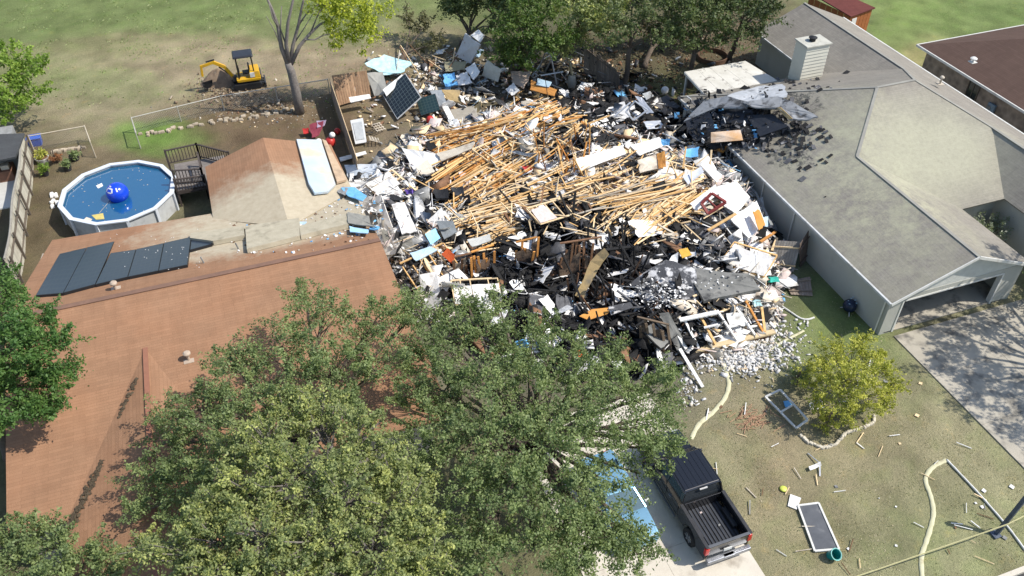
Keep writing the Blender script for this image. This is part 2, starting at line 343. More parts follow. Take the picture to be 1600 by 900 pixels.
def tree(name,label,base,lobes,lm,trunk_r=.28,clump=.42,per=70,size=.13,dens=1.,bark=None,group=None,seed=1,fork=None,cat='tree',lean=(0,0),hollow=.55,px=True,twig=.006):
    g=np.random.default_rng(seed); rnd=random.Random(seed); bark=bark or BARK
    base=Vector(base); rt=thing(name,label,cat,base,group=group)
    L=[(W(u,v,z)-base if px else Vector((u,v,z))-base,r) for u,v,z,r in lobes]
    top=sum((c for c,r in L),Vector())/len(L); hmin=min(c.z-r for c,r in L)
    fk=Vector((top.x*.35+lean[0],top.y*.35+lean[1],max(1.0,fork or max(hmin,top.z*.4))))
    tb=MB(); j=lambda a:Vector((rnd.uniform(-a,a),rnd.uniform(-a,a),0))
    tb.tube([Vector((0,0,-.1)),Vector((0,0,.25)),fk*.35+j(.08),fk*.7+j(.08),fk],[trunk_r*1.45,trunk_r*1.05,trunk_r*.95,trunk_r*.86,trunk_r*.8],10)
    tb.build('trunk',bark,rt,smooth=True)
    bb=MB(); C=[];RD=[];DR=[]
    for c,r in L:
        k=max(3,int(dens*(r/clump)**2*3.4)); m1=fk.lerp(c,.5)+Vector((rnd.uniform(-.3,.3),rnd.uniform(-.3,.3),rnd.uniform(0,.4)))
        br=trunk_r*min(.5,.22+r*.12)
        bb.tube([fk-Vector((0,0,.15)),fk.lerp(m1,.5)+j(.15),m1,m1.lerp(c,.6)+j(.1),c],[br*1.2,br,br*.7,br*.5,br*.3],6)
        for i in range(k):
            d=g.normal(size=3); d/=np.linalg.norm(d); 
            if d[2]<-.35: d[2]=-d[2]
            q=r*(hollow+(1-hollow)*g.random()**.7)*(1+.22*g.normal()*.6)
            p=Vector((c.x+d[0]*q,c.y+d[1]*q,c.z+d[2]*q*.75))
            C.append(p); RD.append(clump*(.55+.8*g.random())); dd=Vector(d)*.9+Vector((rnd.gauss(0,.45),rnd.gauss(0,.45),rnd.gauss(.15,.35))); DR.append(tuple(dd.normalized()))
            if i%3!=2:
                s=m1.lerp(c,rnd.uniform(.4,1)); bb.tube([s,s.lerp(p,.55)+j(.12),p,p+Vector(DR[-1])*RD[-1]*1.1],[br*.28,twig*1.7,twig*1.1,twig*.6],4,cap=False)
    bb.build('branches',bark,rt)
    C=np.array([tuple(p) for p in C]); RD=np.array(RD)
    co,ti=leaves(C,RD,per,size,seed,dirs=np.array(DR))
    o=npmesh('crown',co,np.arange(len(co)).reshape(-1,4),lm,rt,fattr={'tint':('FLOAT',ti)})
    return rt
#HOUSES
# ---------------------------------------------------------------- roofs and houses
def roofpoly(mb,pts,th=.14,uvs=None):
    pts=[Vector(p) for p in pts]; c0=sum(pts,Vector())/len(pts); n=Vector()
    for i in range(len(pts)): n+=(pts[i]-c0).cross(pts[(i+1)%len(pts)]-c0)
    n.normalize()
    if n.z<0: pts=pts[::-1]; n=-n
    h=Vector((n.x,n.y,0)); h=h.normalized() if h.length>1e-4 else Vector((0,-1,0)); al=Vector((-h.y,h.x,0)); up=n.cross(al)
    if up.z<0: up=-up
    i0=len(mb.v); mb.slab(pts,th)
    for k,p in enumerate(pts): mb.uv[i0+k]=(p.dot(al),p.dot(up)); mb.uv[i0+len(pts)+k]=(p.dot(al),p.dot(up))
def roof(mb,name,m,parent,world=True):
    o=mb.build(name,m,parent,world=world); me=o.data; ul=me.uv_layers.new(name='UVMap')
    for lp in me.loops: ul.data[lp.index].uv=mb.uv.get(lp.vertex_index,(0,0))
    return o
def wallbox(mb,x0,x1,y0,y1,z0,z1): mb.box(((x0+x1)/2,(y0+y1)/2,(z0+z1)/2),(x1-x0,y1-y0,z1-z0))
def window(parent,x,y,z,w,h,face,frame,glass):      # face: unit normal, flush box frame proud of the wall
    f=Vector(face); a=Vector((-f.y,f.x,0)); c=Vector((x,y,z)); fr=MB(); t=.07
    M=Matrix((a,f,Vector((0,0,1)))).transposed()
    for s in (-1,1): fr.box(c+a*s*(w/2-t/2)+f*.03,(t,.08,h),M=M); fr.box(c+Vector((0,0,s*(h/2-t/2)))+f*.028,(w-2*t,.074,t),M=M)
    fr.box(c+f*.026,(.05,.06,h-2*t),M=M)
    o=fr.build('window',frame,parent,world=True)
    g=MB(); g.box(c+f*.012,(w-2*t,.02,h-2*t),M=M); p=g.build('pane',glass,None); p.parent=o; p.location=-Vector(parent.location)
    return o
GLASS=mat('dark_glass',(.03,.035,.04),rough=.08,bump=0,spec=.6)
WTRIM=mat('white_trim',(.66,.65,.61),(.56,.55,.50),bump=.05,dirt=(.4,.38,.34),damt=(.6,.8))
def dust(nt,pos,col):
    m=ell(nt,pos,1.6,38.6,7.0,3.6,R(-3),.75,.8,.6); m2=ell(nt,pos,1.2,36.6,6.6,2.2,0,.6,1.2,.5)
    mm=N(nt,'Math',operation='MAXIMUM'); nt.links.new(m,mm.inputs[0]); nt.links.new(m2,mm.inputs[1])
    f=N(nt,'Math',operation='MULTIPLY'); nt.links.new(mm.outputs[0],f.inputs[0]); f.inputs[1].default_value=.93
    col=mix(nt,ramp(nt,noise(nt,pos,.35,4),.4,.8),col,mix(nt,1,col,(1.13,1.05,1.0),'MULTIPLY'))
    d=mix(nt,ramp(nt,noise(nt,pos,3,6,.7),.3,.7),(.50,.44,.325),(.40,.345,.245))
    return mix(nt,f.outputs[0],col,d)
ORROOF=shingle('rust_shingles',(.355,.205,.122),(.295,.168,.10),dust)
# rust house
H1=thing('house','long house with a rust brown shingle roof and solar panels beside the pool','house',(-3,33,0))
Zr=4.5
fpl=plane3((-11.7,32.75,Zr),(4.95,32.75,Zr),(5.3,22.4,3.35)); fz=lambda x,y:(x,y,fpl[0]+fpl[1]*x+fpl[2]*y)
RB=[(-10.8,41.1,2.5),(4.85,40.3,2.5),(4.95,32.75,Zr),(-11.75,32.75,Zr)]
bp=plane3(RB[1],RB[2],RB[3]); bp2=bp
rm=MB(); roofpoly(rm,[RB[0],RB[1],RB[2],RB[3]],.16)
wy=29.3; wz=fz(-6.1,wy)[2]
roofpoly(rm,[(-11.72,32.75,Zr),(4.95,32.75,Zr),fz(5.3,22.0),fz(-3.0,22.0),(-6.1,wy,wz),fz(-9.25,22.0),fz(-11.25,22.0)],.16)
roofpoly(rm,[(-6.1,wy,wz),fz(-9.25,22.0),(-9.25,16.5,3.31),(-6.1,16.5,wz)],.15)
roofpoly(rm,[(-6.1,wy,wz),fz(-3.0,22.0),(-3.0,16.5,3.31),(-6.1,16.5,wz)],.15)
# rear wing with its own gable
pk=W(411,215,3.55); bl=(-2.7,45.5,2.52); brr=W(517,226,2.55); je=(pk.x+.15,36.6,3.56)
roofpoly(rm,[bl,pk,je,(-2.7,39.9,2.66)],.15); roofpoly(rm,[pk,brr,(4.9,40.1,2.6),je],.15)
roof(rm,'roof',ORROOF,H1)
rc=MB(); rc.beam((-11.72,32.75,Zr+.02),(4.95,32.75,Zr+.02),.26,.05,segs=30); rc.build('ridge_cap',mat('ridge_dark',(.15,.09,.065),(.22,.125,.085),scale=1.5),H1,world=True)
rc=MB(); rc.beam((-6.1,wy,wz+.03),(-6.1,16.6,wz+.04),.2,.04); rc.build('ridge_cap',mat('ridge_rust',(.29,.13,.08),(.24,.11,.07)),H1,world=True)
SID=mat('tan_siding',(.42,.37,.29),(.36,.31,.25))
wm=MB(); wallbox(wm,-11.0,4.6,22.6,40.0,-.1,2.45); wallbox(wm,-11.0,4.6,22.6,30.0,2.45,3.15); wallbox(wm,-9,-3.2,17,22.58,-.1,3.15); wallbox(wm,-2.3,4.4,40.0,45.1,-.1,2.4); wm.build('wall',SID,H1,world=True)
gb=MB()
for x in (-11.2,4.58): gb=MB(); gb.slab([(x,22.6,2.4),(x,22.6,3.2),(x,32.7,4.33),(x,40,2.55),(x,40,2.4)],.05); gb.build('gable',SID,H1,world=True)
gb=MB(); gb.slab([(-2.3,45.08,2.4),(4.3,45.08,2.4),(1.0,45.08,3.4)],.05); gb.build('gable',SID,H1,world=True)
# rusted leaf litter lying in the valley
LIT=mat('leaf_litter',(.06,.045,.03),(.10,.075,.045),scale=8)
def litter(u0,v0,u1,v1,n,wd,zz,name='leaf_litter'):
    m=MB()
    for i in range(n):
        t=random.random(); u=u0+(u1-u0)*t+random.gauss(0,wd); v=v0+(v1-v0)*t+random.gauss(0,wd)
        p=W(u,v,zz(t)); s=random.uniform(.05,.13); m.box(p+Vector((0,0,.02)),(s,s*.7,.03),M=Euler((random.uniform(-.5,.5),random.uniform(-.5,.5),random.uniform(0,3))).to_matrix())
    o=m.build(name,LIT,kind='stuff',origin='auto'); return o
o=litter(162,720,110,822,260,2.6,lambda t:3.62-.22*t); tag(o,'dark leaf litter heaped low in the roof valley of the rust house','leaf litter')
o=litter(213,592,185,655,70,1.4,lambda t:4.03-.24*t); tag(o,'thin line of dark leaf litter high in the rust roof valley','leaf litter')
# roof vents
VENT=mat('vent_cap',(.46,.37,.29),(.38,.3,.23),bump=.05)
def vent(p,label,m=VENT,h=.35,r=.16):
    t=thing('roof_vent',label,'roof vent',p); a=MB(); a.tube([(0,0,-.12),(0,0,h)],.06,10); a.build('pipe',m,t)
    b=MB(); b.ring((0,0,h),[(0,.1),(r*.6,.09),(r,.03),(r,-.03),(0,-.01)],14,close=False); b.build('cap',m,t,smooth=2)
    c=MB(); c.box((0,0,-.03),(.42,.42,.03)); c.build('flashing',m,t); return t
vent(onplane(181,452,bp)+Vector((0,0,.02)),'pale mushroom roof vent just below the solar panels')
fp=fpl
vent(onplane(295,562,fp)+Vector((0,0,.02)),'short vent with dark base alone on the rust front slope')
for i,(u,v) in enumerate([(373,386),(319,408)]):
    t=thing('vent_pipe','thin grey pipe standing on the rust roof '+('under the dusty panels' if i==0 else 'right of the lowest solar panel'),'vent pipe',onplane(u,v+3,bp)); a=MB(); a.tube([(0,0,-.05),(-.08,.05,.35)],.035,8); a.build('pipe',GREY,t)
# solar panels on the rear slope
def gridglass(name,base,line,nx_,ny_,rough=.12):
    m=bpy.data.materials.new(name); m.use_nodes=True; nt=m.node_tree; b=nt.nodes['Principled BSDF']; uv=N(nt,'UVMap')
    br=N(nt,'TexBrick'); br.offset=0; nt.links.new(uv.outputs[0],br.inputs[0]); br.inputs['Scale'].default_value=1; br.inputs['Brick Width'].default_value=1/nx_; br.inputs['Row Height'].default_value=1/ny_
    br.inputs['Mortar Size'].default_value=.006 if nx_>7 else .01
    br.inputs['Color1'].default_value=(*base,1); br.inputs['Color2'].default_value=(base[0]*1.15,base[1]*1.15,base[2]*1.1,1); br.inputs['Mortar'].default_value=(*line,1)
    nt.links.new(br.outputs[0],b.inputs['Base Color']); b.inputs['Roughness'].default_value=rough; b.inputs['Specular IOR Level'].default_value=.5; return m
PV=gridglass('pv_glass',(.018,.026,.042),(.03,.038,.05),6,10,.28)
PVG=gridglass('pv_glass_grid',(.006,.009,.010),(.10,.12,.11),8,9,.25)
PVG2=gridglass('pv_glass_teal',(.012,.03,.034),(.055,.08,.075),6,6,.3)
FRM=mat('black_frame',(.02,.02,.022),rough=.4,bump=0)
def offp(p,pl,h): n=Vector((-pl[1],-pl[2],1)).normalized(); return p+n*h
def panel(pts,glass,frame,label=None,name='solar_panel',root=True,fw=.035,th=.05,group=None,parent=None):
    pts=[Vector(p) for p in pts]; pts[3]=pts[0]+pts[2]-pts[1] if name!='solar_panel' else pts[3]; c=sum(pts,Vector())/4
    t=thing(name,label,'solar panel',c,group=group) if root else parent
    o=bpy.data.meshes.new('g')
    f=MB(); f.slab(pts,th); fo=f.build('frame',frame,t,world=True)
    n=(pts[1]-pts[0]).cross(pts[3]-pts[0]).normalized(); n=n if n.z>0 else -n
    inn=[p+(c-p).normalized()*fw*1.5+n*.006 for p in pts]
    g=MB(); g.poly(inn if (inn[1]-inn[0]).cross(inn[2]-inn[0]).dot(n)>0 else inn[::-1]); go=g.build('glass',glass,t,world=True)
    ul=go.data.uv_layers.new(name='UVMap')
    for k,uv in enumerate([(0,0),(1,0),(1,1),(0,1)]): ul.data[k].uv=uv
    return t
def cr5(x,y): return (x/3,300+y/3)
PANELS=[((285,300),(411,272),(300,487),(172,492+6),'leftmost dark solar panel, tall, at the corner of the rust roof'),
 ((413,271),(540,243),(450,446),(302,486),'second dark solar panel from the left, tall, nearest the pool side'),
 ((523,298),(641,281),(602,411),(452,447),'third dark solar panel from the left, just behind the roof vent'),
 ((643,280),(771,251),(746,382),(604,411),'fourth dark solar panel from the left in the lower row'),
 ((773,250),(899,222),(882,354),(748,382),'fifth dark solar panel, last clean one, flecked with white bits')]
for a,b,c,d,lab in PANELS:
    pts=[offp(onplane(*cr5(*q),bp),bp,.14) for q in (a,b,c,d)]
    panel(pts,PV,FRM,lab,th=.13)
pts=[offp(onplane(*cr5(*q),bp),bp,.14) for q in ((901,221),(1000,226),(997,256),(894,284))]
panel(pts,PV,FRM,'small strip of dark solar panel half buried in pale dust',th=.12)
DUSTY=mat('dust_coat',(.47,.42,.31),(.37,.325,.235),scale=2,rough=1,bump=.5,dirt=(.25,.225,.16),damt=(.58,.75))
def c8(x,y): return (240+x/4,200+y/4)
for q,lab in [(((235,715),(240,685),(570,640),(575,698),(380,735)),'dust buried solar panel right of the clean ones'),
              (((578,640),(915,590),(920,702),(590,785)),'dust buried solar panel that juts out lowest of its row'),
              (((917,640),(1220,560),(1225,628),(1010,678),(925,702)),'dust buried solar panel nearest the torn gable')]:
    t=thing('dusty_solar_panel',lab,'solar panel',offp(onplane(*c8(*q[0]),bp),bp,.1)); m=MB(); m.slab([offp(onplane(*c8(*p),bp),bp,.26) for p in q],.24); m.build('dust_layer',[DUSTY],t,world=True)
# blue underlay sheet on the rear wing
rp=plane3(pk,brr,(4.9,40.1,2.6))
BLT=mat('blue_grey_sheet',(.40,.53,.66),(.46,.50,.52),scale=.8,rough=.6,bump=.2,dirt=(.52,.47,.36),damt=(.42,.66),dscale=.6)
m=MB(); m.slab([offp(onplane(u,v,rp),rp,.16) for u,v in ((463,221),(501,222),(524,292),(512,303),(491,305),(482,290))],.13); o=m.build('roof_sheet',BLT,origin='auto'); tag(o,'pale blue weathered sheet lying down the rear wing of the rust roof','sheet')
m=MB(); m.slab([offp(onplane(u,v,rp),rp,.2) for u,v in ((503,222),(509,224),(541,285),(526,289))],.14); o=m.build('roof_board',mat('tan_ply',(.50,.37,.25),(.42,.30,.19),dirt=(.3,.22,.15)),origin='auto'); tag(o,'tan plywood strip along the edge beside the blue roof sheet','board')

# grey house
def scorch(nt,pos,col):
    ms=[ell(nt,pos,30.2,38.2,3.2,2.4,0,1.1,1.6,.3),ell(nt,pos,29.3,34.3,.9,1.4,.3,1.3,2.2,.25)]
    for m in ms:
        f=N(nt,'Math',operation='MULTIPLY'); nt.links.new(m,f.inputs[0]); nt.links.new(ramp(nt,noise(nt,pos,2.6,6,.75),.47,.53),f.inputs[1]); col=mix(nt,f.outputs[0],col,(.055,.055,.06))
    # olive-beige dust drifted over the lower slopes
    d=ell(nt,pos,31.3,29.8,3.6,7.0,R(-12),.7,.7,1.0); f=N(nt,'Math',operation='MULTIPLY'); nt.links.new(d,f.inputs[0]); nt.links.new(ramp(nt,noise(nt,pos,.55,12,.9),.42,.56),f.inputs[1])
    col=mix(nt,f.outputs[0],col,(.385,.37,.265))
    d=ell(nt,pos,36.5,31.0,4.5,3.0,R(0),.4,.5,1.0); f=N(nt,'Math',operation='MULTIPLY'); nt.links.new(d,f.inputs[0]); f.inputs[1].default_value=.75
    col=mix(nt,f.outputs[0],col,(.40,.39,.285))
    k=ramp(nt,noise(nt,pos,4.5,9,.85),.44,.62); return mix(nt,k,col,mix(nt,1,col,(.84,.84,.85),'MULTIPLY'))
GRROOF=shingle('grey_shingles',(.315,.29,.245),(.265,.245,.21),scorch)
H2=thing('house','grey shingled hip roof house with open garage and stucco walls','house',(34,33,0))
rm=MB(); e=2.45
A=(31.8,22.2,4.15);B=(31.8,31.6,4.15);C=(35.7,35.6,5.7);D=(38.4,35.6,5.7);E_=(41.2,39.4,4.15);F=(41.2,31.55,4.15)
roofpoly(rm,[(27.35,22.2,e),A,B,C,(27.35,43.7,e)])
roofpoly(rm,[A,(36,22.2,e),(36,27.3,e),B]); roofpoly(rm,[B,(36,27.3,e),(38.9,27.3,e),F,D,C])
roofpoly(rm,[C,D,E_,(37.4,43.3,2.55),(27.35,43.7,e)]); roofpoly(rm,[E_,D,F])
roofpoly(rm,[E_,(41.2,50.5,4.15),(37.4,50.5,2.5),(37.4,43.3,2.55)]); roofpoly(rm,[(38.9,27.3,e),(38.9,17,e),(41.2,17,4.15),F])
roofpoly(rm,[(41.2,17,4.15),(45.1,17,2.45),(45.1,50.5,2.45),(41.2,50.5,4.15)])
roof(rm,'roof',GRROOF,H2)
STUC=mat('stucco',(.44,.435,.385),(.39,.385,.34),scale=.6,bump=.25,bscale=18,dirt=(.30,.295,.26),damt=(.55,.8),dscale=.5)
wm=MB()
wallbox(wm,27.6,27.8,22.5,43.3,-.1,2.40); wallbox(wm,27.8,44.7,43.1,43.3,-.1,2.40)
wallbox(wm,37.7,37.9,43.3,50.2,-.1,2.42); wallbox(wm,37.9,44.8,50.0,50.2,-.1,2.4); wallbox(wm,44.7,44.9,17.4,50.0,-.1,2.38)
wallbox(wm,35.55,35.75,22.5,28.0,-.1,2.4); wallbox(wm,35.75,39.2,27.8,28.0,-.1,2.4); wallbox(wm,39.1,39.3,17.4,27.8,-.1,2.4)
wallbox(wm,27.8,28.35,22.5,22.7,-.1,2.4); wallbox(wm,34.6,35.55,22.5,22.7,-.1,2.4); wallbox(wm,28.35,34.6,22.5,22.7,2.12,2.4)
wallbox(wm,27.8,35.55,29.0,29.2,-.1,2.4)
wm.build('wall',STUC,H2,world=True)
gb=MB(); gb.slab([(27.65,22.52,2.40),(35.75,22.52,2.40),(31.8,22.52,4.0)],.12); gb.build('gable',mat('white_gable',(.60,.60,.55),(.5,.5,.46)),H2,world=True)
gb=MB(); gb.slab([(37.7,50.18,2.4),(44.8,50.18,2.4),(41.2,50.18,4.0)],.12); gb.build('gable',STUC,H2,world=True)
FAS=mat('fascia',(.55,.56,.55),(.42,.43,.42),bump=.1,dirt=(.3,.28,.24),damt=(.5,.7),dscale=2)
fa=MB(); fa.beam((27.31,22.2,2.40),(27.31,43.7,2.40),.1,.13); fa.build('gutter',FAS,H2,world=True)
fa=MB(); fa.beam((37.34,43.4,2.45),(37.34,50.5,2.45),.08,.13); fa.build('gutter',FAS,H2,world=True)
fa=MB(); fa.beam((45.16,17,2.40),(45.16,50.5,2.40),.1,.12); fa.build('gutter',WTRIM,H2,world=True)
for a,b in (((27.3,22.17,2.42),(31.8,22.17,4.12)),((31.8,22.17,4.12),(36.05,22.17,2.42))):
    fa=MB(); fa.beam(a,b,.05,.16); fa.build('rake_board',WTRIM,H2,world=True)
ridge=MB()
for a,b in ((A,B),(B,C),(C,D),(C,(27.35,43.7,e)),((41.2,39.4,4.15),(41.2,50.5,4.15)),(D,F),(F,(41.2,17,4.15)),(D,E_)):
    ridge.beam(Vector(a)+Vector((0,0,.01)),Vector(b)+Vector((0,0,.01)),.17,.03)
ridge.build('ridge_cap',mat('ridge_grey',(.23,.22,.195),(.30,.29,.25),scale=1.2),H2,world=True)
for y in (22.75,33.6,30.5):
    dn=MB(); dn.tube([(27.45,y,2.4),(27.53,y,2.2),(27.53,y,.1)],.045,6); dn.build('downpipe',WTRIM,H2,world=True)
# garage interior
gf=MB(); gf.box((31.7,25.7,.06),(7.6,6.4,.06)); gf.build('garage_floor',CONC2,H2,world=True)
dj=MB(); dj.box((28.4,22.6,1.05),(.1,.26,2.1)); dj.box((34.55,22.6,1.05),(.1,.26,2.1)); dj.box((31.5,22.6,2.08),(6.0,.26,.09)); dj.build('door_frame',WTRIM,H2,world=True)
t=thing('storage_boxes','brown boxes and white tub stored inside the open garage','boxes',(33.8,24.2,.1)); 
for i,(x,y,z,s,mm) in enumerate([(0,0,.25,.5,BROWN),(.1,.6,.3,.6,CREAM),(.0,.05,.7,.38,WHITE)]):
    b=MB(); b.box((x,y,z),(s,s,s*.95)); b.build('box',mm,t,bevel=.02)
window(H2,27.6,37.3,1.75,.9,.6,(-1,0,0),WTRIM,GLASS)
# chimney with lapped siding
ch=thing('chimney','tall cream chimney with lapped siding and a flue on top','chimney',(36.1,42.5,0))
CHM=mat('cream_siding',(.62,.60,.50),(.56,.54,.45),bump=.1,scale=1)
m=MB(); m.box((0,0,2.75),(1.66,1.16,5.5)); m.build('chimney_core',CHM,ch)
lap=MB(); w2,d2=1.70,1.20; z0,z1=0,.23
vs=[]
for z,k in ((z0,.035),(z1,.0)):
    for x,y in ((-w2/2-k,-d2/2-k),(w2/2+k,-d2/2-k),(w2/2+k,d2/2+k),(-w2/2-k,d2/2+k)): vs.append((x,y,z))
lap.add(vs,[(0,1,5,4),(1,2,6,5),(2,3,7,6),(3,0,4,7),(0,3,2,1),(4,5,6,7)])
l0=None
for i in range(11):
    if l0 is None: l0=lap.build('siding_board',CHM,ch); o=l0
    else: o=l0.copy(); S.collection.objects.link(o)
    o.location=(0,0,2.78+i*.235)
m=MB(); m.box((0,0,5.46),(1.92,1.42,.12)); m.build('cap',mat('chimney_cap',(.5,.49,.42),(.36,.35,.3)),ch,bevel=.02)
m=MB(); m.tube([(-.1,0,5.45),(-.1,0,5.7)],.2,12); m.ring((-.1,0,5.75),[(0,.1),(.28,.02),(.28,-.02),(0,0)],14,close=False); m.build('flue',BLACK,ch)
for u,v,z,lab in ((1371,92,3.6,'small roof vent with white top near the ridge of the rear wing'),(1469,130,4.0,'brown roof vent with pale cap on the east slope of the grey house')):
    vent(W(u,v,z),lab,m=CREAM,h=.4,r=.14)
# patio cover behind the grey house
pc=thing('patio_cover','white patio cover with flat roof littered with charred scraps','patio cover',(31.5,44.5,0))
cz=2.75; cor=[W(1070,112,cz),W(1165,95,cz),W(1228,133,cz-.1),W(1112,158,cz-.1)]
m=MB()
ncol=5
for i in range(ncol):
    a=cor[0].lerp(cor[1],i/ncol); b=cor[0].lerp(cor[1],(i+.985)/ncol); c=cor[3].lerp(cor[2],(i+.985)/ncol); d=cor[3].lerp(cor[2],i/ncol)
    m=MB(); m.slab([a,b,c,d],.09); m.build('roof_panel',mat('patio_white',(.60,.58,.52),(.48,.46,.40),scale=1,dirt=(.16,.14,.12),damt=(.58,.68),dscale=1.6),pc,world=True)
m=MB()
for p,q in ((cor[0],cor[1]),(cor[0],cor[3]),(cor[3],cor[2])): m.beam(p-Vector((0,0,.1)),q-Vector((0,0,.1)),.08,.16)
m.build('frame',WTRIM,pc,world=True)
for p in (cor[0],cor[3],cor[0].lerp(cor[3],.5),cor[1]):
    m=MB(); q=p+(Vector((31.5,44.5,cz))-p)*.06; m.box((q.x,q.y,1.3),(.11,.11,2.6)); m.build('post',WTRIM,pc,world=True)
for u0,v0,u1,v1,z0,z1 in ((1078,160,1063,215,2.3,.2),(1090,165,1110,205,2.1,.3),(1070,200,1095,178,.2,1.5)):
    m=MB(); m.beam(W(u0,v0,z0),W(u1,v1,z1),.12,.06); m.build('broken_post',GREY,pc,world=True)

# brown brick house, top right
H3=thing('house','brown roofed brick house at the upper right edge','house',(52,38,0))
BRR=shingle('brown_shingles',(.135,.088,.07),(.115,.075,.06))
rm=MB(); x0=47.0; e3=2.62
c0=(47.1,44.4,e3)
roofpoly(rm,[c0,(47.1,16,e3),(53.5,16,5.0),(53.5,38.2,5.0)]); roofpoly(rm,[c0,(53.5,38.2,5.0),(62,38.2,5.0),(62,44.4,e3)])
roof(rm,'roof',BRR,H3)
BRK=mat('brown_brick',(.40,.33,.27),(.33,.265,.215),scale=6,bump=.4,extra=lambda nt,pos,col:(lambda b:(nt.links.new(pos,b.inputs[0]),b.inputs['Scale'].__setattr__('default_value',2.2),mix(nt,.6,col,b.outputs[0],'MULTIPLY'))[2])(N(nt,'TexVoronoi')))
wm=MB(); wallbox(wm,47.6,61,16.5,43.9,-.1,2.58); wm.build('wall',BRK,H3,world=True)
fa=MB(); fa.beam((47.04,16,2.55),(47.04,44.45,2.55),.08,.16); fa.beam((47.0,44.47,2.55),(62,44.47,2.55),.08,.16); fa.build('fascia',WTRIM,H3,world=True)
window(H3,47.6,39.0,1.7,1.0,1.5,(-1,0,0),mat('brown_frame',(.12,.10,.08)),GLASS)
window(H3,47.6,32.0,1.35,2.4,1.8,(-1,0,0),WTRIM,GLASS)
t=thing('meter_box','blue grey utility meter box on the brown brick wall','meter',(47.5,37.0,1.3)); m=MB(); m.box((-.06,0,0),(.16,.6,.7)); m.build('cabinet',mat('meter_blue',(.2,.27,.33)),t,bevel=.02); m=MB(); m.box((-.16,.1,.05),(.06,.22,.22)); m.build('dial',GREY,t)
vent(W(1520,96,4.2),'pale square vent on the brown roof',m=WTRIM,h=.2,r=.22)
# red shed
sh=thing('shed','small shed with dark red roof and orange brown walls behind the grey house','shed',(47.5,52.6,0))
m=MB(); pts=[W(1262,-14,2.6),W(1305,-16,2.6),W(1368,12,2.3),W(1330,26,2.25)]
rm=MB(); roofpoly(rm,pts,.08); roof(rm,'roof',shingle('maroon_shingles',(.16,.055,.045),(.13,.045,.04)),sh)
m=MB(); b0=[W(u,v,0) for u,v in ((1368,30),(1341,44),(1300,20))]
SH=mat('shed_orange',(.36,.13,.04),(.27,.09,.03),scale=3)
p1=pts[2]*1; p2=pts[3]*1; p3=pts[0]*1
def vwall(a,b,h,n,mm,nm):
    a=Vector((a.x,a.y,0)); b=Vector((b.x,b.y,0))
    for i in range(n):
        mb=MB(); s=a.lerp(b,(i+.04)/n); q=a.lerp(b,(i+.96)/n); c=(s+q)/2; d=(q-s); mb.box((c.x,c.y,h/2),(d.length,.04,h),rz=math.atan2(d.y,d.x)); mb.build(nm,mm[i%len(mm)],sh,world=True)
cc=sum(pts,Vector())/4
ins=lambda p:p+(cc-p)*.08
vwall(ins(p2),ins(p1),2.2,6,[SH],'wall_board'); vwall(ins(p3),ins(p2),2.2,7,[SH],'wall_board')
m=MB(); a=ins(p2); b=ins(p1); c=a.lerp(b,.22)+Vector((.0,-.05,0)); m.box((c.x,c.y,1.0),(.55,.05,1.8),rz=math.atan2(b.y-a.y,b.x-a.x)); m.build('door',WTRIM,sh,world=True)
#SPLIT
# ---------------------------------------------------------------- trees
def atY(u,v,Y):
    r=ray(u,v); t=Y/r.y; return Vector((r.x*t,Y,CH+r.z*t))
tree('oak_tree','large dark green oak crown over the front of the rust house',(0.2,22.0,0),
 [(262,690,5.3,1.05),(310,640,6.6,1.1),(290,745,5.2,1.2),(238,745,4.8,.85),(385,590,7.0,1.2),(365,670,7.2,1.2),(335,730,7,1.1),(440,540,7.3,1.15),(505,500,7.3,1.1),(520,575,7.6,1.2),(455,615,7.6,1.2),(585,505,7.2,1.1),(590,580,7.4,1.2),(545,640,7.4,1.1),(480,470,6.6,.75),(360,560,6.2,.7),(640,500,6.8,.9),(222,800,4.5,.75),(262,645,5.2,.6),(300,810,5,.9)],
 OAK,.34,clump=.40,per=140,size=.08,dens=.84,seed=11)
tree('oak_tree','large mid green oak crown over the blue car and the pickup',(7.6,19.6,0),
 [(690,540,7.0,1.2),(760,515,7.0,1.2),(830,540,6.8,1.15),(690,610,7.4,1.2),(760,600,7.8,1.3),(835,610,7.6,1.3),(900,600,7.0,1.2),(960,610,6.6,1.1),(1015,620,6.2,1.0),(700,690,7.6,1.2),(780,690,8.0,1.3),(860,690,8.0,1.3),(935,680,7.2,1.2),(1000,670,6.6,1.1),(1045,690,6.0,.75),(730,770,7.6,1.2),(805,775,7.8,1.3),(880,770,7.4,1.2),(935,745,6.8,.9),(750,850,7,1.2),(830,860,7,1.2),(905,840,6.6,1.1),(965,850,5.6,.95),(1000,870,5.2,.75),(650,640,6.8,1.0),(655,560,6.4,.85),(680,490,6.2,.75),(730,475,6,.6),(865,510,6,.7),(1035,590,5.6,.7),(1040,650,5.6,.7),(650,720,7,1),(690,900,6,1.1),(640,470,5.8,.6),(780,480,6,.7),(960,560,5.8,.7),(905,535,5.8,.65),(925,795,6.2,.8),(940,850,5.6,.85),(1012,848,4.8,.5),(975,880,5,.8),(1010,700,5.8,.7),(1000,740,5.4,.6),(900,890,5.6,1.0)],
 OAK,.36,clump=.42,per=140,size=.082,dens=.84,seed=5)
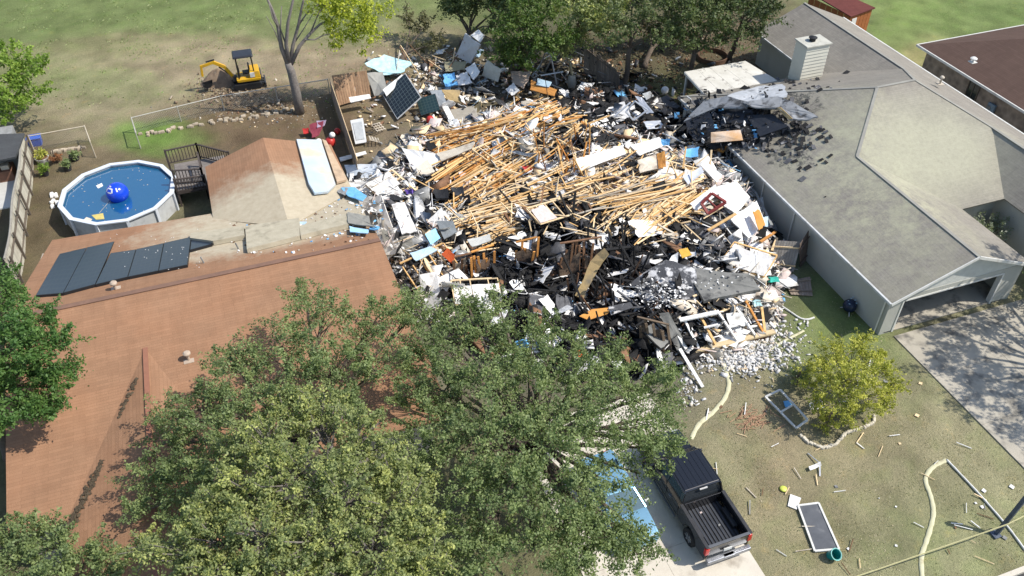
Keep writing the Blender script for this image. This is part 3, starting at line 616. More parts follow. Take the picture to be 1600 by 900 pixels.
tree('oak_tree','olive yellow oak crown in the foreground in front of both green ones',(2.0,14.8,0),
 [(420,690,8.6,1.1),(495,655,8.6,1.1),(560,690,8.8,1.1),(610,740,8.6,1.05),(455,745,9.2,1.2),(385,760,8.8,1.1),(535,775,9.2,1.2),(615,805,8.6,1.1),(655,860,8,1.0),(580,865,8.8,1.1),(490,845,9,1.2),(405,850,9,1.2),(330,850,8.4,1.1),(275,885,8,1.0),(350,800,8.4,1.0),(650,900,7.6,.9),(520,910,8.6,1.1),(430,920,8.6,1.1),(340,920,8.4,1.1),(230,860,7.2,.75),(655,770,7.6,.7),(450,640,7.8,.7),(380,700,7.6,.8)],
 OAKY,.32,clump=.34,per=115,size=.08,dens=.95,bark=BARKG,seed=8,twig=.016)
tree('oak_tree','dense green tree at the left edge casting shade on the rust roof',(-12.8,29.0,0),
 [(15,480,7.4,1.1),(60,510,7.4,1.0),(20,545,8,1.2),(80,550,7.6,1.0),(25,610,6.0,1.1),(80,605,5.9,.9),(108,580,5.9,.6),(-30,520,7.5,1.2),(-30,600,7.5,1.2),(5,440,6.8,.7),(50,650,5.6,.75),(75,645,5.5,.6),(-20,660,6.8,.8),(5,670,6.6,.5)],
 leafmat('green_leaves',(.05,.11,.028),(.085,.17,.04),(.16,.25,.065)),.25,clump=.36,per=110,size=.095,dens=1.0,seed=21)
tree('small_tree','low green tree in the bottom left corner beside the rust roof',(-9.2,19.0,0),
 [(25,840,4.6,.9),(75,850,4.8,.85),(20,890,4.6,.9),(90,900,4.8,.9),(140,865,4.6,.7),(165,895,4.4,.7),(-20,860,4.4,.9)],
 OAK,.18,clump=.34,per=100,size=.09,dens=1.0,seed=23)
tree('small_tree','round yellow green tree in the front lawn bed beside the white frame',(23.5,20.0,0),
 [(1285,585,1.7,.75),(1330,560,2.0,.85),(1375,590,1.8,.8),(1310,615,2.0,.8),(1360,630,1.6,.75),(1335,600,2.5,.9),(1300,550,1.5,.6),(1360,555,1.6,.6),(1385,620,1.3,.5),(1280,630,1.2,.5),(1325,650,1.2,.55),(1398,600,1.3,.45),(1345,535,1.5,.5),(1260,575,1.2,.4),(1385,565,1.5,.45),(1265,600,1.1,.45)],
 LIME,.10,clump=.28,per=70,size=.085,dens=.85,bark=BARKG,seed=31,fork=.7)
tree('tree','bright green willowy tree at the left edge of the field',(-20.5,61.5,0),
 [(5,95,4.2,1.3),(35,120,3.6,1.2),(10,150,3.2,1.3),(45,100,3.8,1.0),(-30,120,4,1.6),(30,165,2.2,1.0),(0,185,1.8,.9),(50,145,2.6,.8)],
 BRIGHT,.2,clump=.5,per=60,size=.17,dens=.9,seed=41)
# the half bare tree by the chain link fence
bt=thing('half_bare_tree','half bare grey tree with yellow green leaves by the chain link fence','tree',W(468,177,0)); YB=54.4
def limb(mb,pts,r0,r1):
    P=[atY(u,v,YB+dy) for u,v,dy in pts]; n=len(P); mb.tube(P,[r0+(r1-r0)*i/(n-1) for i in range(n)],8)
tb=MB(); limb(tb,[(469,180,0),(463,145,0),(455,112,0),(450,98,0)],.33,.24); tb.build('trunk',BARKG,bt,world=True,smooth=True)
bb=MB()
for pts,a,b in ([(451,103,0),(440,75,0),(434,40,.1),(424,12,.2),(414,-10,.3)],.17,.06),([(452,100,0),(447,70,-.2),(450,35,-.3),(458,0,-.3),(462,-20,0)],.15,.05),([(453,98,0),(458,70,.3),(466,40,.3),(472,10,0),(478,-15,0)],.14,.05),\
  ([(455,100,0),(468,72,0),(485,52,.2),(500,38,.4),(520,30,.5)],.15,.05),([(462,80,0),(476,62,0),(492,62,0),(505,55,0),(530,50,0)],.07,.03),([(434,42,0),(426,28,0),(420,5,0)],.06,.02),([(447,70,0),(438,45,0),(440,10,0)],.06,.03),\
  ([(440,75,0),(430,50,0),(416,25,0)],.05,.02),([(466,40,.3),(480,20,.4),(500,5,.5)],.06,.03),([(485,52,.2),(498,20,.3),(515,0,.4)],.06,.02),([(458,70,.3),(474,46,.2),(490,20,.2)],.05,.02): limb(bb,pts,a,b)
bb.build('branches',BARKG,bt,world=True,smooth=True)
cs=[(505,8,.9),(530,15,1.0),(555,35,1.0),(575,50,.85),(545,60,.8),(515,40,.8),(520,72,.5),(560,10,.9),(500,-10,1),(580,30,.6),(535,-5,1),(590,55,.35),(570,78,.3),(600,10,.6)]
g=np.random.default_rng(3); C=[];RD=[]
for u,v,r in cs:
    p=atY(u,v,YB+.4)
    for i in range(int(26*r*r)): d=g.normal(size=3)*.5*r; C.append((p.x+d[0],p.y+d[1],p.z+d[2]*.8)); RD.append(.28+.25*g.random())
co,ti=leaves(np.array(C),np.array(RD),24,.16,4); co-=np.array(tuple(bt.location))
npmesh('crown',co,np.arange(len(co)).reshape(-1,4),leafmat('yellow_leaves',(.20,.26,.02),(.36,.40,.035),(.5,.5,.06)),bt,fattr={'tint':('FLOAT',ti)})
# trees behind the wreck
BG=[('tall bushy green tree behind the standing white panel',(17.6,60.8),[(706,8,3.0,1.5),(745,6,3.6,1.7),(785,40,3.6,1.4),(790,5,4.2,1.7),(760,-20,5,1.8),(795,82,1.8,1.1),(715,22,2.2,1.0)],DARKL,51),
    ('broad bright green tree behind the collapsed swing set',(20.5,55.5),[(810,40,4.8,1.7),(850,25,5.0,1.7),(835,75,3.4,1.5),(790,80,3.0,1.3),(870,65,3.8,1.4),(820,98,2.4,1.0),(795,100,1.6,.8),(820,-15,6,2)],leafmat('mid_leaves',(.05,.095,.02),(.085,.14,.03),(.17,.22,.05)),52),
    ('olive tree with pale leaf tips behind the leaning fence',(25.0,56.5),[(905,25,5.0,1.6),(935,45,4.2,1.4),(900,65,3.2,1.2),(950,15,5.2,1.5),(920,-15,6,2),(880,75,2.8,.9)],OAKY,53),
    ('sparse dark tree with thin trunk right of the leaning fence',(26.8,50.4),[(975,35,5.4,1.2),(1010,25,5.6,1.3),(960,65,4.4,1.1),(1025,65,4.4,1.1),(990,45,5,1.0),(990,0,6.2,1.6)],DARKL,54),
    ('dark tree with a thick black trunk beside the round pit',(31.2,48.6),[(1075,30,5.6,1.4),(1110,45,5.0,1.4),(1060,0,6.4,1.6),(1120,5,6.2,1.6),(1085,70,4.0,1.1),(1140,60,4.2,1.2),(1050,55,4.6,1.1)],DARKL,55),
    ('grey green tree leaning over the rear wing of the grey house',(36.2,51.5),[(1165,25,5.6,1.5),(1195,20,5.4,1.3),(1150,5,6.2,1.6),(1180,55,4.2,1.0),(1210,-10,6,1.6)],leafmat('grey_leaves',(.05,.07,.03),(.085,.11,.045),(.15,.18,.08)),56),
    ('pale olive tree at the top edge behind the bushy green one',(20.5,62.5),[(770,-5,4.0,1.8),(810,5,3.6,1.7),(850,-10,4.4,1.9),(740,0,3.6,1.5)],OAKY,58),
    ('pale olive tree at the top edge behind the leaning fence tree',(27.5,59.5),[(900,0,4.0,1.8),(950,5,3.6,1.7),(985,-5,4.4,1.8),(925,25,2.6,1.3)],leafmat('hazy_leaves',(.10,.125,.06),(.16,.185,.09),(.27,.29,.15)),59),
    ('grey olive tree at the top edge behind the two dark trees',(33.5,57.0),[(1040,5,4.0,1.8),(1085,0,3.8,1.8),(1125,10,3.6,1.6),(1060,30,2.4,1.2)],leafmat('hazy_leaves',(.10,.125,.06),(.16,.185,.09),(.27,.29,.15)),60),
    ('olive brush heap under the dark trees at the foot of the fence',(29.5,52.5),[(1040,50,1.2,1.2),(1010,45,1.4,1.0),(1065,55,1.0,1.0)],leafmat('scrub_leaves',(.10,.10,.05),(.15,.14,.07),(.22,.20,.10)),57),
    ('low scrubby bush at the edge of the field above the wreck',(11.8,58.2),[(660,45,1.6,1.0),(680,70,1.4,.9),(650,75,1.0,.7),(640,30,1.6,.8)],leafmat('scrub_leaves',(.10,.10,.05),(.15,.14,.07),(.22,.20,.10)),57)]
for lab,b,lb,lm,sd in BG:
    tree('tree' if sd!=57 else 'bush',lab,(b[0],b[1],0),lb,lm,.2,clump=.55,per=64,size=.16,dens=1.05 if sd!=54 else .6,seed=sd,hollow=.4,cat='tree' if sd!=57 else 'bush')
tree('tree','tree beyond the right edge shading the stained driveway',(38.2,15.3,0),
 [(34.9,15.6,8.2,1.5),(36.7,17,8.2,1.6),(36.9,18.9,8.4,1.4),(36.4,14.6,8.2,1.6),(35.9,12.8,8.2,1.4),(37.5,16,9.2,1.6),(38.5,14,9.2,1.6),(38.7,18.6,9,1.5),(38,11.3,8.2,1.5),(38.6,20.6,8.6,1.3),(37.6,18.4,5.6,1.2),(36.6,13.2,5.8,1.2),(38.6,19.6,6,1.4),(39,11.6,6.4,1.6),(40,21.5,6,1.4),(37.4,10.6,5.8,1.3)],OAK,.3,clump=.5,per=80,size=.14,dens=.46,seed=61,px=False)
def bush(name,label,p,r,lm,seed,n=14,size=.09,cat='bush',h=1):
    tree(name,label,(p[0],p[1],p[2] if len(p)>2 else 0),[(p[0],p[1],(p[2] if len(p)>2 else 0)+r*.8*h,r)],lm,.04,clump=r*.45,per=60,size=size,dens=n/14*1.6,seed=seed,fork=r*.4,px=False,cat=cat,twig=.006)
bush('bush','pale leaved shrub in the nook between the garage and the porch of the grey house',(38.1,26.6),1.0,leafmat('silver_leaves',(.16,.19,.12),(.25,.28,.19),(.40,.42,.32)),71,14,.11)
bush('bush','dark green shrub beside the right side of the garage door',(36.9,21.4),1.05,DARKL,72,14,.11)
bush('bush','second dark shrub at the right edge past the garage door',(38.6,22.6),1.2,OAK,73,14,.11)
bush('potted_shrub','small bright shrub in the stone edged bed under the yellow tree',tuple(W(1290,668,0))[:2],.42,LIME,74,10,.07,cat='shrub')
bush('potted_shrub','dark green shrub in the bed behind the small bright one',tuple(W(1318,655,0))[:2],.5,OAK,75,10,.07,cat='shrub')
bush('bush','dark weeds growing behind the white window frame on the lawn',tuple(W(1245,600,0))[:2],.5,OAK,76,8,.07)
# ---------------------------------------------------------------- grass blades on the near lawn
g=np.random.default_rng(9); n=52000
n=26000; uu=g.uniform(1075,1610,n); vv=g.uniform(455,905,n); X,Y=nW(uu,vv,0.)
ok=~(((X>28.2)&(X<36.7))|((X<15.1)&(X>8.3))|(X>27.4)&(Y>22.4)|(Y<10)); dn=fbm(X,Y,.8,4); ok&=(g.random(n)<np.clip((dn-.36)*4,.1,1)); X=X[ok];Y=Y[ok]; n=len(X)
a=g.uniform(0,6.28,n); h=g.uniform(.02,.06,n); wd=g.uniform(.015,.035,n); lx=g.normal(size=n)*.05; ly=g.normal(size=n)*.05
Z=gz(X,Y)-.02
co=np.stack([np.stack([X-np.cos(a)*wd,Y-np.sin(a)*wd,Z],-1),np.stack([X+np.cos(a)*wd,Y+np.sin(a)*wd,Z],-1),np.stack([X+lx+np.cos(a)*wd*.4,Y+ly+np.sin(a)*wd*.4,Z+h],-1),np.stack([X+lx-np.cos(a)*wd*.4,Y+ly-np.sin(a)*wd*.4,Z+h],-1)],1).reshape(-1,3)
ti=np.repeat(np.clip(fbm(X,Y,.5,8)*1.1-.1+g.normal(size=n)*.18,0,1),4)
o=npmesh('lawn_grass',co,np.arange(len(co)).reshape(-1,4),leafmat('grass_blades',(.22,.25,.12),(.36,.33,.20),(.55,.46,.32)),None,kind='stuff',fattr={'tint':('FLOAT',ti)}); tag(o,'short patchy dry grass growing over the front lawn','grass')
# field tussocks
n=9000; uu=g.uniform(-20,640,n); vv=g.uniform(0,170,n)**1.0; X,Y=nW(uu,vv,0.); dn=fbm(X,Y,.5,14); ok=(g.random(n)<np.clip((dn-.42)*4,.03,1)*np.clip(1.25-vv/150,.2,1)); X=X[ok];Y=Y[ok]; n=len(X)
a=g.uniform(0,6.28,n); h=g.uniform(.04,.12,n); wd=g.uniform(.04,.09,n); Z=gz(X,Y)-.02; lx=g.normal(size=n)*.08
co=np.stack([np.stack([X-np.cos(a)*wd,Y-np.sin(a)*wd,Z],-1),np.stack([X+np.cos(a)*wd,Y+np.sin(a)*wd,Z],-1),np.stack([X+lx+np.cos(a)*wd*.5,Y+lx,Z+h],-1),np.stack([X+lx-np.cos(a)*wd*.5,Y+lx,Z+h],-1)],1).reshape(-1,3)
o=npmesh('field_grass',co,np.arange(len(co)).reshape(-1,4),leafmat('field_blades',(.20,.27,.10),(.27,.33,.13),(.38,.38,.2)),None,kind='stuff',fattr={'tint':('FLOAT',np.repeat(g.random(n),4))}); tag(o,'rough green tufts of grass across the open field','grass')

# ---------------------------------------------------------------- pool
pool=thing('swimming_pool','round above ground pool full of blue water beside the deck','pool',(-7.85,46.65,0))
PR=3.2; ns=12; a0=R(8)
LINER=mat('pool_wall',(.50,.51,.50),(.42,.43,.43),bump=.1,dirt=(.3,.3,.29)); RIM=mat('pool_rim',(.62,.65,.68),(.55,.58,.62),rough=.5,bump=.05)
m=MB(); m.ring((0,0,0),[(PR,-.1),(PR,1.22),(PR-.06,1.22),(PR-.06,-.1)],ns,a0); m.build('wall',LINER,pool)
rim0=None
for k in range(ns):
    a=a0+2*math.pi*k/ns; b=a+2*math.pi/ns
    m=MB(); q=lambda r,t,z:(r*math.cos(t),r*math.sin(t),z); vs=[q(PR-.14,a,1.22),q(PR+.12,a,1.22),q(PR+.12,b,1.22),q(PR-.14,b,1.22)]
    vs=[(x,y,z+.07) for x,y,z in vs]; m.slab(vs,.07); m.build('rim_plate',RIM,pool)
    m=MB(); m.box(((PR+.05)*math.cos(a),(PR+.05)*math.sin(a),.58),(.1,.16,1.3),rz=a); m.build('post',RIM,pool)
POOLF=mat('pool_floor',(.008,.085,.19),(.010,.11,.23),scale=.8,bump=0,rough=.4)
m=MB(); m.ring((0,0,0),[(0.001,.55),(PR-.07,.55),(PR-.07,.56),(0.001,.56)],ns,a0); m.build('liner',POOLF,pool)
wm_=bpy.data.materials.new('pool_water'); wm_.use_nodes=True; nt=wm_.node_tree; b=nt.nodes['Principled BSDF']; b.inputs['Base Color'].default_value=(.009,.09,.19,1); b.inputs['Roughness'].default_value=.09; b.inputs['IOR'].default_value=1.33; b.inputs['Transmission Weight'].default_value=.25
bp_=N(nt,'Bump'); bp_.inputs['Strength'].default_value=.25; bp_.inputs['Distance'].default_value=.04; nt.links.new(noise(nt,N(nt,'NewGeometry').outputs['Position'],2.6,3),bp_.inputs['Height']); nt.links.new(bp_.outputs[0],b.inputs['Normal'])
m=MB(); m.ring((0,0,0),[(0.001,1.08),(PR-.065,1.08),(PR-.065,1.075),(0.001,1.075)],ns,a0); wo=m.build('water',wm_,pool); wo['kind']='structure' if False else 'stuff'; del wo['kind']
# beach ball
pb=W(183,300,1.5); ball=thing('beach_ball','large blue inflatable ball with white marks floating in the pool','ball',(pb.x,pb.y,1.0))
def sphere(r,c,m_,n=24,k=14): 
    return m_.ring(c,[(max(.001,r*math.sin(math.pi*i/k)),-r*math.cos(math.pi*i/k)) for i in range(k+1)],n,close=False)
m=MB(); sphere(.62,(0,0,.45),m); bo=m.build('ball_skin',mat('ball_blue',(.01,.06,.62),(.008,.05,.5),rough=.18,bump=0,spec=.6),ball,smooth=True)
m=MB()
for (az,el,w_,h_) in ((3.9,.95,.34,.10),(4.3,.75,.10,.28),(4.9,.8,.09,.26),(3.5,.7,.09,.22),(4.0,.55,.3,.07),(3.6,1.15,.2,.08)):
    d=Vector((math.cos(az)*math.cos(el),math.sin(az)*math.cos(el),math.sin(el))); t=Vector((-math.sin(az),math.cos(az),0)); s=d.cross(t)
    c=Vector((0,0,.45)); f=[]
    for sx in (-1,-.33,.33,1):
        for s2 in (-1,0,1): p=(d+t*sx*w_/1.36+s*s2*h_/1.36).normalized()*.63; f.append(c+p)
    m.add(f,[(i*3+j,(i+1)*3+j,(i+1)*3+j+1,i*3+j+1) for i in range(3) for j in range(2)])
m.build('white_marks',mat('ball_white',(.7,.7,.72),bump=0,rough=.3),ball,smooth=True)
def scrap(name,label,cat,pts,m_,th=.03,group=None,jag=0,seed=0,bend=0.,par=None):
    """torn flat piece: outline subdivided, edges jittered, gently bent, own thickness"""
    rr=random.Random(seed+int(abs(pts[0][0])*7)); pts=[Vector(p) for p in pts]; out=[]
    c=sum(pts,Vector())/len(pts); n=(pts[1]-pts[0]).cross(pts[-1]-pts[0]).normalized()
    if n.z<0: n=-n
    for i in range(len(pts)):
        a=pts[i]; b=pts[(i+1)%len(pts)]; k=4 if jag else 2
        for j in range(k):
            p=a.lerp(b,j/k)
            if jag and j: p+=(c-p)*rr.uniform(-jag,jag)
            out.append(p)
    nn=len(out); ring=[p.lerp(c,.5) for p in out]
    L=max((p-c).length for p in out)
    def bd(p): q=(p-c)/L; return p+n*bend*(q.length**2)+n*rr.uniform(-.012,.012)*L
    top=[bd(p) for p in out]+[bd(p) for p in ring]+[c]
    low=[p-n*th for p in top]; m=MB(); fs=[]
    for i in range(nn):
        j=(i+1)%nn; fs+= [(i,j,nn+j,nn+i),(nn+i,nn+j,2*nn)]
    N2=2*nn+1; fl=[tuple(N2+k for k in f[::-1]) for f in fs]; sd=[(j,i,N2+i,N2+j) for i,j in ((i,(i+1)%nn) for i in range(nn))]
    if (top[1]-top[0]).cross(c-top[0]).dot(n)<0: fs=[f[::-1] for f in fs]; fl=[f[::-1] for f in fl]; sd=[f[::-1] for f in sd]
    m.add(top+low,fs+fl+sd)
    if par: return m.build(name,m_,par,world=True)
    o=m.build(name,m_,origin='auto'); return tag(o,label,cat,group)
scrap('foam_scrap','white triangular foam scrap floating at the near edge of the pool','scrap',[W(126,347,1.1),W(135,339,1.1),W(144,342,1.1),W(138,350,1.1)],CREAM,.04)
scrap('foam_scrap','yellow scrap floating in the pool near the white one','scrap',[W(143,336,1.1),W(161,333,1.1),W(163,342,1.1),W(150,343,1.1)],mat('yellow_scrap',(.62,.5,.16)),.04)
m=MB()
for i in range(46):
    a=random.uniform(0,6.28); r=PR*.93*random.random()**.5; m.box((-7.85+r*math.cos(a),46.65+r*math.sin(a),1.085),(random.uniform(.02,.08),.04,.015),rz=a)
o=m.build('pool_specks',CREAM,kind='stuff'); tag(o,'pale specks of debris floating on the pool','litter')
m=MB(); m.tube([W(176,306,1.1),W(168,318,1.08),W(160,327,1.09),W(155,333,1.09)],.018,6); o=m.build('cord',GREY,origin='auto'); tag(o,'thin pale cord trailing from the blue ball across the water','cord')
scrap('foam_scrap','white scrap floating left of the blue ball','scrap',[W(150,290,1.1),W(159,286,1.1),W(161,290,1.1),W(153,294,1.1)],WHITE,.04)
# ---------------------------------------------------------------- deck with railings and stairs
DK=mat('deck_wood',(.085,.068,.058),(.06,.047,.04),scale=3,obvar=.15); DKF=mat('deck_floor',(.21,.19,.17),(.16,.14,.13),scale=3,obvar=.12)
deck=thing('pool_deck','dark wooden pool deck with railings between the pool and the rust roof','deck',(-3.2,47.0,0))
x0,x1,y0,y1=-4.6,-1.6,45.7,48.7; dz=1.15
nb=20; d0=None
for i in range(nb):
    if d0 is None: m=MB(); m.box((0,0,0),((x1-x0),(y1-y0)/nb*.93,.05)); d0=m.build('deck_board',DKF,deck); o=d0
    else: o=d0.copy(); S.collection.objects.link(o)
    o.location=((x0+x1)/2+3.2,y0+(i+.5)*(y1-y0)/nb-47.0,dz)
bal0=None
def rail(a,b,z):
    global bal0
    a=Vector(a); b=Vector(b); L=(b-a).length
    for zz in (1.0,.12): m=MB(); m.beam(a+Vector((0,0,z+zz)),b+Vector((0,0,z+zz)),.1 if zz==1.0 else .05,.06); m.build('rail',DK,deck,world=True)
    k=int(L/.17)
    for i in range(1,k):
        p=a.lerp(b,i/k)
        if bal0 is None: m=MB(); m.box((0,0,0),(.045,.045,.86)); bal0=m.build('baluster',DK,deck); o=bal0
        else: o=bal0.copy(); S.collection.objects.link(o)
        o.location=p+Vector((0,0,z+.56))-deck.location
    for p in (a,b): m=MB(); m.box((p.x,p.y,(z+1.05)/2),(.11,.11,z+1.1)); m.build('post',DK,deck,world=True)
rail((x0,y0,0),(x0,y1,0),dz) if False else None
rail((x0-.3,48.75,0),(-3.05,48.9,0),dz); rail((-3.05,48.9,0),(-1.3,47.3,0),dz); rail((x0,46.35,0),(-3.0,46.0,0),dz); rail((-3.0,46.0,0),(-3.05,47.8,0),dz); rail((x0,45.75,0),(-2.9,45.6,0),dz-.25)
m=MB()
for a,b in (((x0,y0),(x1,y0)),((x0,y1),(x1,y1)),((x0,y0),(x0,y1)),((x1,y0),(x1,y1))): m.beam((*a,dz-.15),(*b,dz-.15),.05,.22)
m.build('rim_joist',DK,deck,world=True)
# ---------------------------------------------------------------- fences
VB=mat('weathered_board',(.50,.47,.38),(.42,.39,.31),obvar=.12,dirt=(.3,.26,.19)); VP=mat('fence_post',(.14,.115,.09),(.1,.08,.06))
FN=thing('wooden_fence','long pale board fence with dark posts left of the pool','fence',(-13.2,47.5,0))
b0=None; nbd=66
for i in range(nbd):
    y=41.2+i*.203
    if b0 is None: m=MB(); m.box((0,0,0),(.025,.192,1.8)); b0=m.build('fence_board',VB,FN); o=b0
    else: o=b0.copy(); S.collection.objects.link(o)
    o.location=(-.05+.05*math.sin(y*.9),y-47.5,.92+random.uniform(-.01,.01)); o.rotation_euler=(0,R(-3),0)
for i in range(7):
    y=41.4+i*2.15; m=MB(); m.box((-13.1,y,.9),(.1,.12,1.8)); m.build('post',VP,FN,world=True)
for z in (.4,1.45): m=MB(); m.beam((-13.16,41.2,z),(-13.16,54.5,z),.09,.05); m.build('rail',VP,FN,world=True)
m=MB(); pts=[(-13.3+.06*math.sin(y*.9),y,1.86+.02*math.sin(y)) for y in np.arange(41.2,54.6,.6)]; m.tube(pts,.07,6); m.build('cap_rail',mat('cap_grey',(.30,.28,.23),(.22,.2,.17)),FN,world=True)
GAL=mat('galvanised',(.46,.44,.38),(.38,.36,.31),rough=.6,metal=.2,bump=0)
def chain(label,pts,h=1.15,nm='chain_link_fence',m_=GAL):
    t=thing(nm,label,'fence',(pts[0][0],pts[0][1],0))
    for i in range(len(pts)-1):
        a=Vector((*pts[i],0)); b=Vector((*pts[i+1],0)); L=(b-a).length; up=Vector((0,0,1))
        m=MB(); m.tube([a+up*h,b+up*h],.035,6); m.build('top_rail',m_,t,world=True)
        w_=MB(); k=int(L/.16); d=(b-a)/k
        for j in range(-int(h/.16),k):
            for sgn in (1,-1):
                s=j if sgn==1 else j+int(h/.16); e=s+sgn*int(h/.16); s0,e0=s,e; z0,z1=0.03,h
                def clip(q,z0,z1,s,e): 
                    lo,hi=0,1
                    for lim,dirn in ((0,1),(k,-1)):
                        pass
                    return None
                pass
                ds=e-s; t0,t1=0.,1.
                if ds>0: t0=max(0,(0-s)/ds); t1=min(1,(k-s)/ds)
                else: t0=max(0,(k-s)/ds); t1=min(1,(0-s)/ds)
                if t1<=t0: continue
                w_.beam(a+d*(s+ds*t0)+up*(z0+(z1-z0)*t0),a+d*(s+ds*t1)+up*(z0+(z1-z0)*t1),.006,.006)
        w_.build('wire_mesh',m_,t,world=True,kind='stuff')
        n_=max(1,round(L/3.)); 
        for j in range(n_+(i==len(pts)-2)):
            p=a.lerp(b,j/n_); m=MB(); m.tube([p,p+up*(h+.06)],.035,6); m.build('post',m_,t,world=True)
    return t
q=lambda u,v,z=0:tuple(W(u,v,z))[:2]
chain('long chain link fence from the bare corner to the wrecked board fence',[q(220,232),q(205,184,1.15),q(345,150,1.15),q(512,124,1.15)])
chain('short chain link fence corner behind the potted plants',[q(44,213,1.15),q(132,197,1.15),q(150,246)],m_=mat('tan_rail',(.52,.45,.34),(.44,.38,.28)))
# low stone edging along the fences
ST=mat('pale_stone',(.42,.35,.26),(.34,.28,.20),obvar=.25); 
def stonerow(label,pts,n,s=.16,name='edging_stones',m_=ST,seed=0,jit=.1):
    rr=random.Random(seed); r=thing(name,label,'stone edging',(*pts[0],0)); 
    seg=[(Vector((*pts[i],0)),Vector((*pts[i+1],0))) for i in range(len(pts)-1)]; tot=sum((b-a).length for a,b in seg)
    for i in range(n):
        d=tot*(i+.5)/n
        for a,b in seg:
            L=(b-a).length
            if d<=L: break
            d-=L
        p=a.lerp(b,min(1,d/L))+Vector((rr.uniform(-jit,jit),rr.uniform(-jit,jit),0)); an=math.atan2(b.y-a.y,b.x-a.x)
        m=MB(); m.box((0,0,s*.35),(s*rr.uniform(1.0,1.7),s*rr.uniform(.8,1.2),s*.8),taper=(.75,.8)); o=m.build('stone',m_,r,bevel=.02,segs=1); o.location=p-r.location; o.rotation_euler=(rr.uniform(-.1,.1),rr.uniform(-.1,.1),an+rr.uniform(-.3,.3))
    return r
stonerow('row of pale stones along the foot of the long chain link fence',[q(222,212),q(300,197),q(400,182),q(455,172)],60,.2,seed=1,jit=.25)
stonerow('short row of pale stones behind the potted plants',[q(80,240),q(130,231)],16,.22,seed=2)
stonerow('curved pale stone edging round the lawn bed',[q(1250,680),q(1262,692),q(1285,701),q(1305,695),q(1322,676),q(1345,670),q(1364,662),q(1366,650)],34,.15,seed=3,jit=.02,m_=mat('cream_stone',(.55,.50,.40),(.45,.40,.31),obvar=.15))
# pots and tubs by the pool
def pot(u,v,label,potm,lm,r=.28,seed=0,h=.35,pr=.4):
    p=W(u,v,0); t=thing('potted_plant',label,'potted plant',p); m=MB(); m.ring((0,0,0),[(r*.7,0),(r,h),(r*.88,h),(r*.6,.05)],16); m.build('pot',potm,t,smooth=2)
    m=MB(); m.ring((0,0,0),[(.001,h-.06),(r*.88,h-.06),(r*.88,h-.08),(.001,h-.08)],12); m.build('soil',BROWN,t)
    g=np.random.default_rng(seed); C=g.normal(size=(14,3))*pr*.38+np.array([0,0,h+pr*.4]); co,ti=leaves(C,np.full(14,pr*.4),34,.10,seed); npmesh('foliage',co,np.arange(len(co)).reshape(-1,4),lm,t,fattr={'tint':('FLOAT',ti)})
pot(68,253,'yellow green plant in a wide white tub by the fence corner',WTRIM,LIME,.42,81,.35,.5)
pot(72,274,'small green plant in a dark pot below the white tub',DKGREY,BRIGHT,.25,82); pot(107,266,'dark leafy plant in a black pot nearest the pool',DKGREY,OAK,.28,83); pot(118,250,'dark leafy plant in a black pot beside the pale stones',DKGREY,OAK,.32,84)
t=thing('storage_tub','blue plastic tub lying beyond the fence corner','tub',W(57,226,0)); m=MB(); m.box((0,0,.28),(.75,.55,.55),taper=(1.1,1.1)); m.build('tub',mat('tub_blue',(.02,.08,.42),rough=.4,bump=0),t,bevel=.03); m=MB(); m.box((0,0,.58),(.9,.68,.06)); m.build('lid',mat('tub_lid',(.03,.11,.5),rough=.4,bump=0),t,bevel=.02)
bush('bush','small rust coloured plant between the pots',tuple(W(90,254,0))[:2],.35,leafmat('rust_leaves',(.22,.09,.04),(.30,.13,.06),(.38,.19,.08)),85,9,.07)
stonerow('pale rocks scattered by the left rim of the pool',[q(78,305),q(88,322),q(84,300)],9,.2,name='rocks',seed=5,jit=.3,m_=WHITE)
# neighbour beyond the left fence
H4=thing('neighbour_shed','low dark grey shed roof beyond the left board fence','shed',(-15.6,55,0))
rm=MB(); roofpoly(rm,[W(-60,212,2.2),W(38,208,2.2),W(24,245,2.0),W(-60,262,2.0)],.12); roof(rm,'roof',shingle('slate_shingles',(.085,.09,.092),(.07,.072,.075)),H4)
m=MB(); c=W(-20,232,1); m.box((c.x,c.y-.6,1.0),(3.6,2.4,2.0)); m.build('wall',GREY,H4,world=True)
t=thing('crate','brown wooden crate on the neighbour patio beyond the fence','crate',W(15,276,0)); m=MB(); m.box((0,0,.4),(.9,1.4,.8)); m.build('crate_body',mat('crate_brown',(.22,.11,.07)),t,bevel=.02); m=MB(); m.box((.1,-.3,.95),(.45,.45,.3)); m.build('box',CREAM,t,bevel=.02)
m=MB(); c=W(2,300,0); m.box((c.x-.9,c.y-.2,.03),(4.4,3.6,.1)); o=m.build('patio_slab',mat('pale_patio',(.52,.51,.48),(.45,.44,.41)),kind='structure')
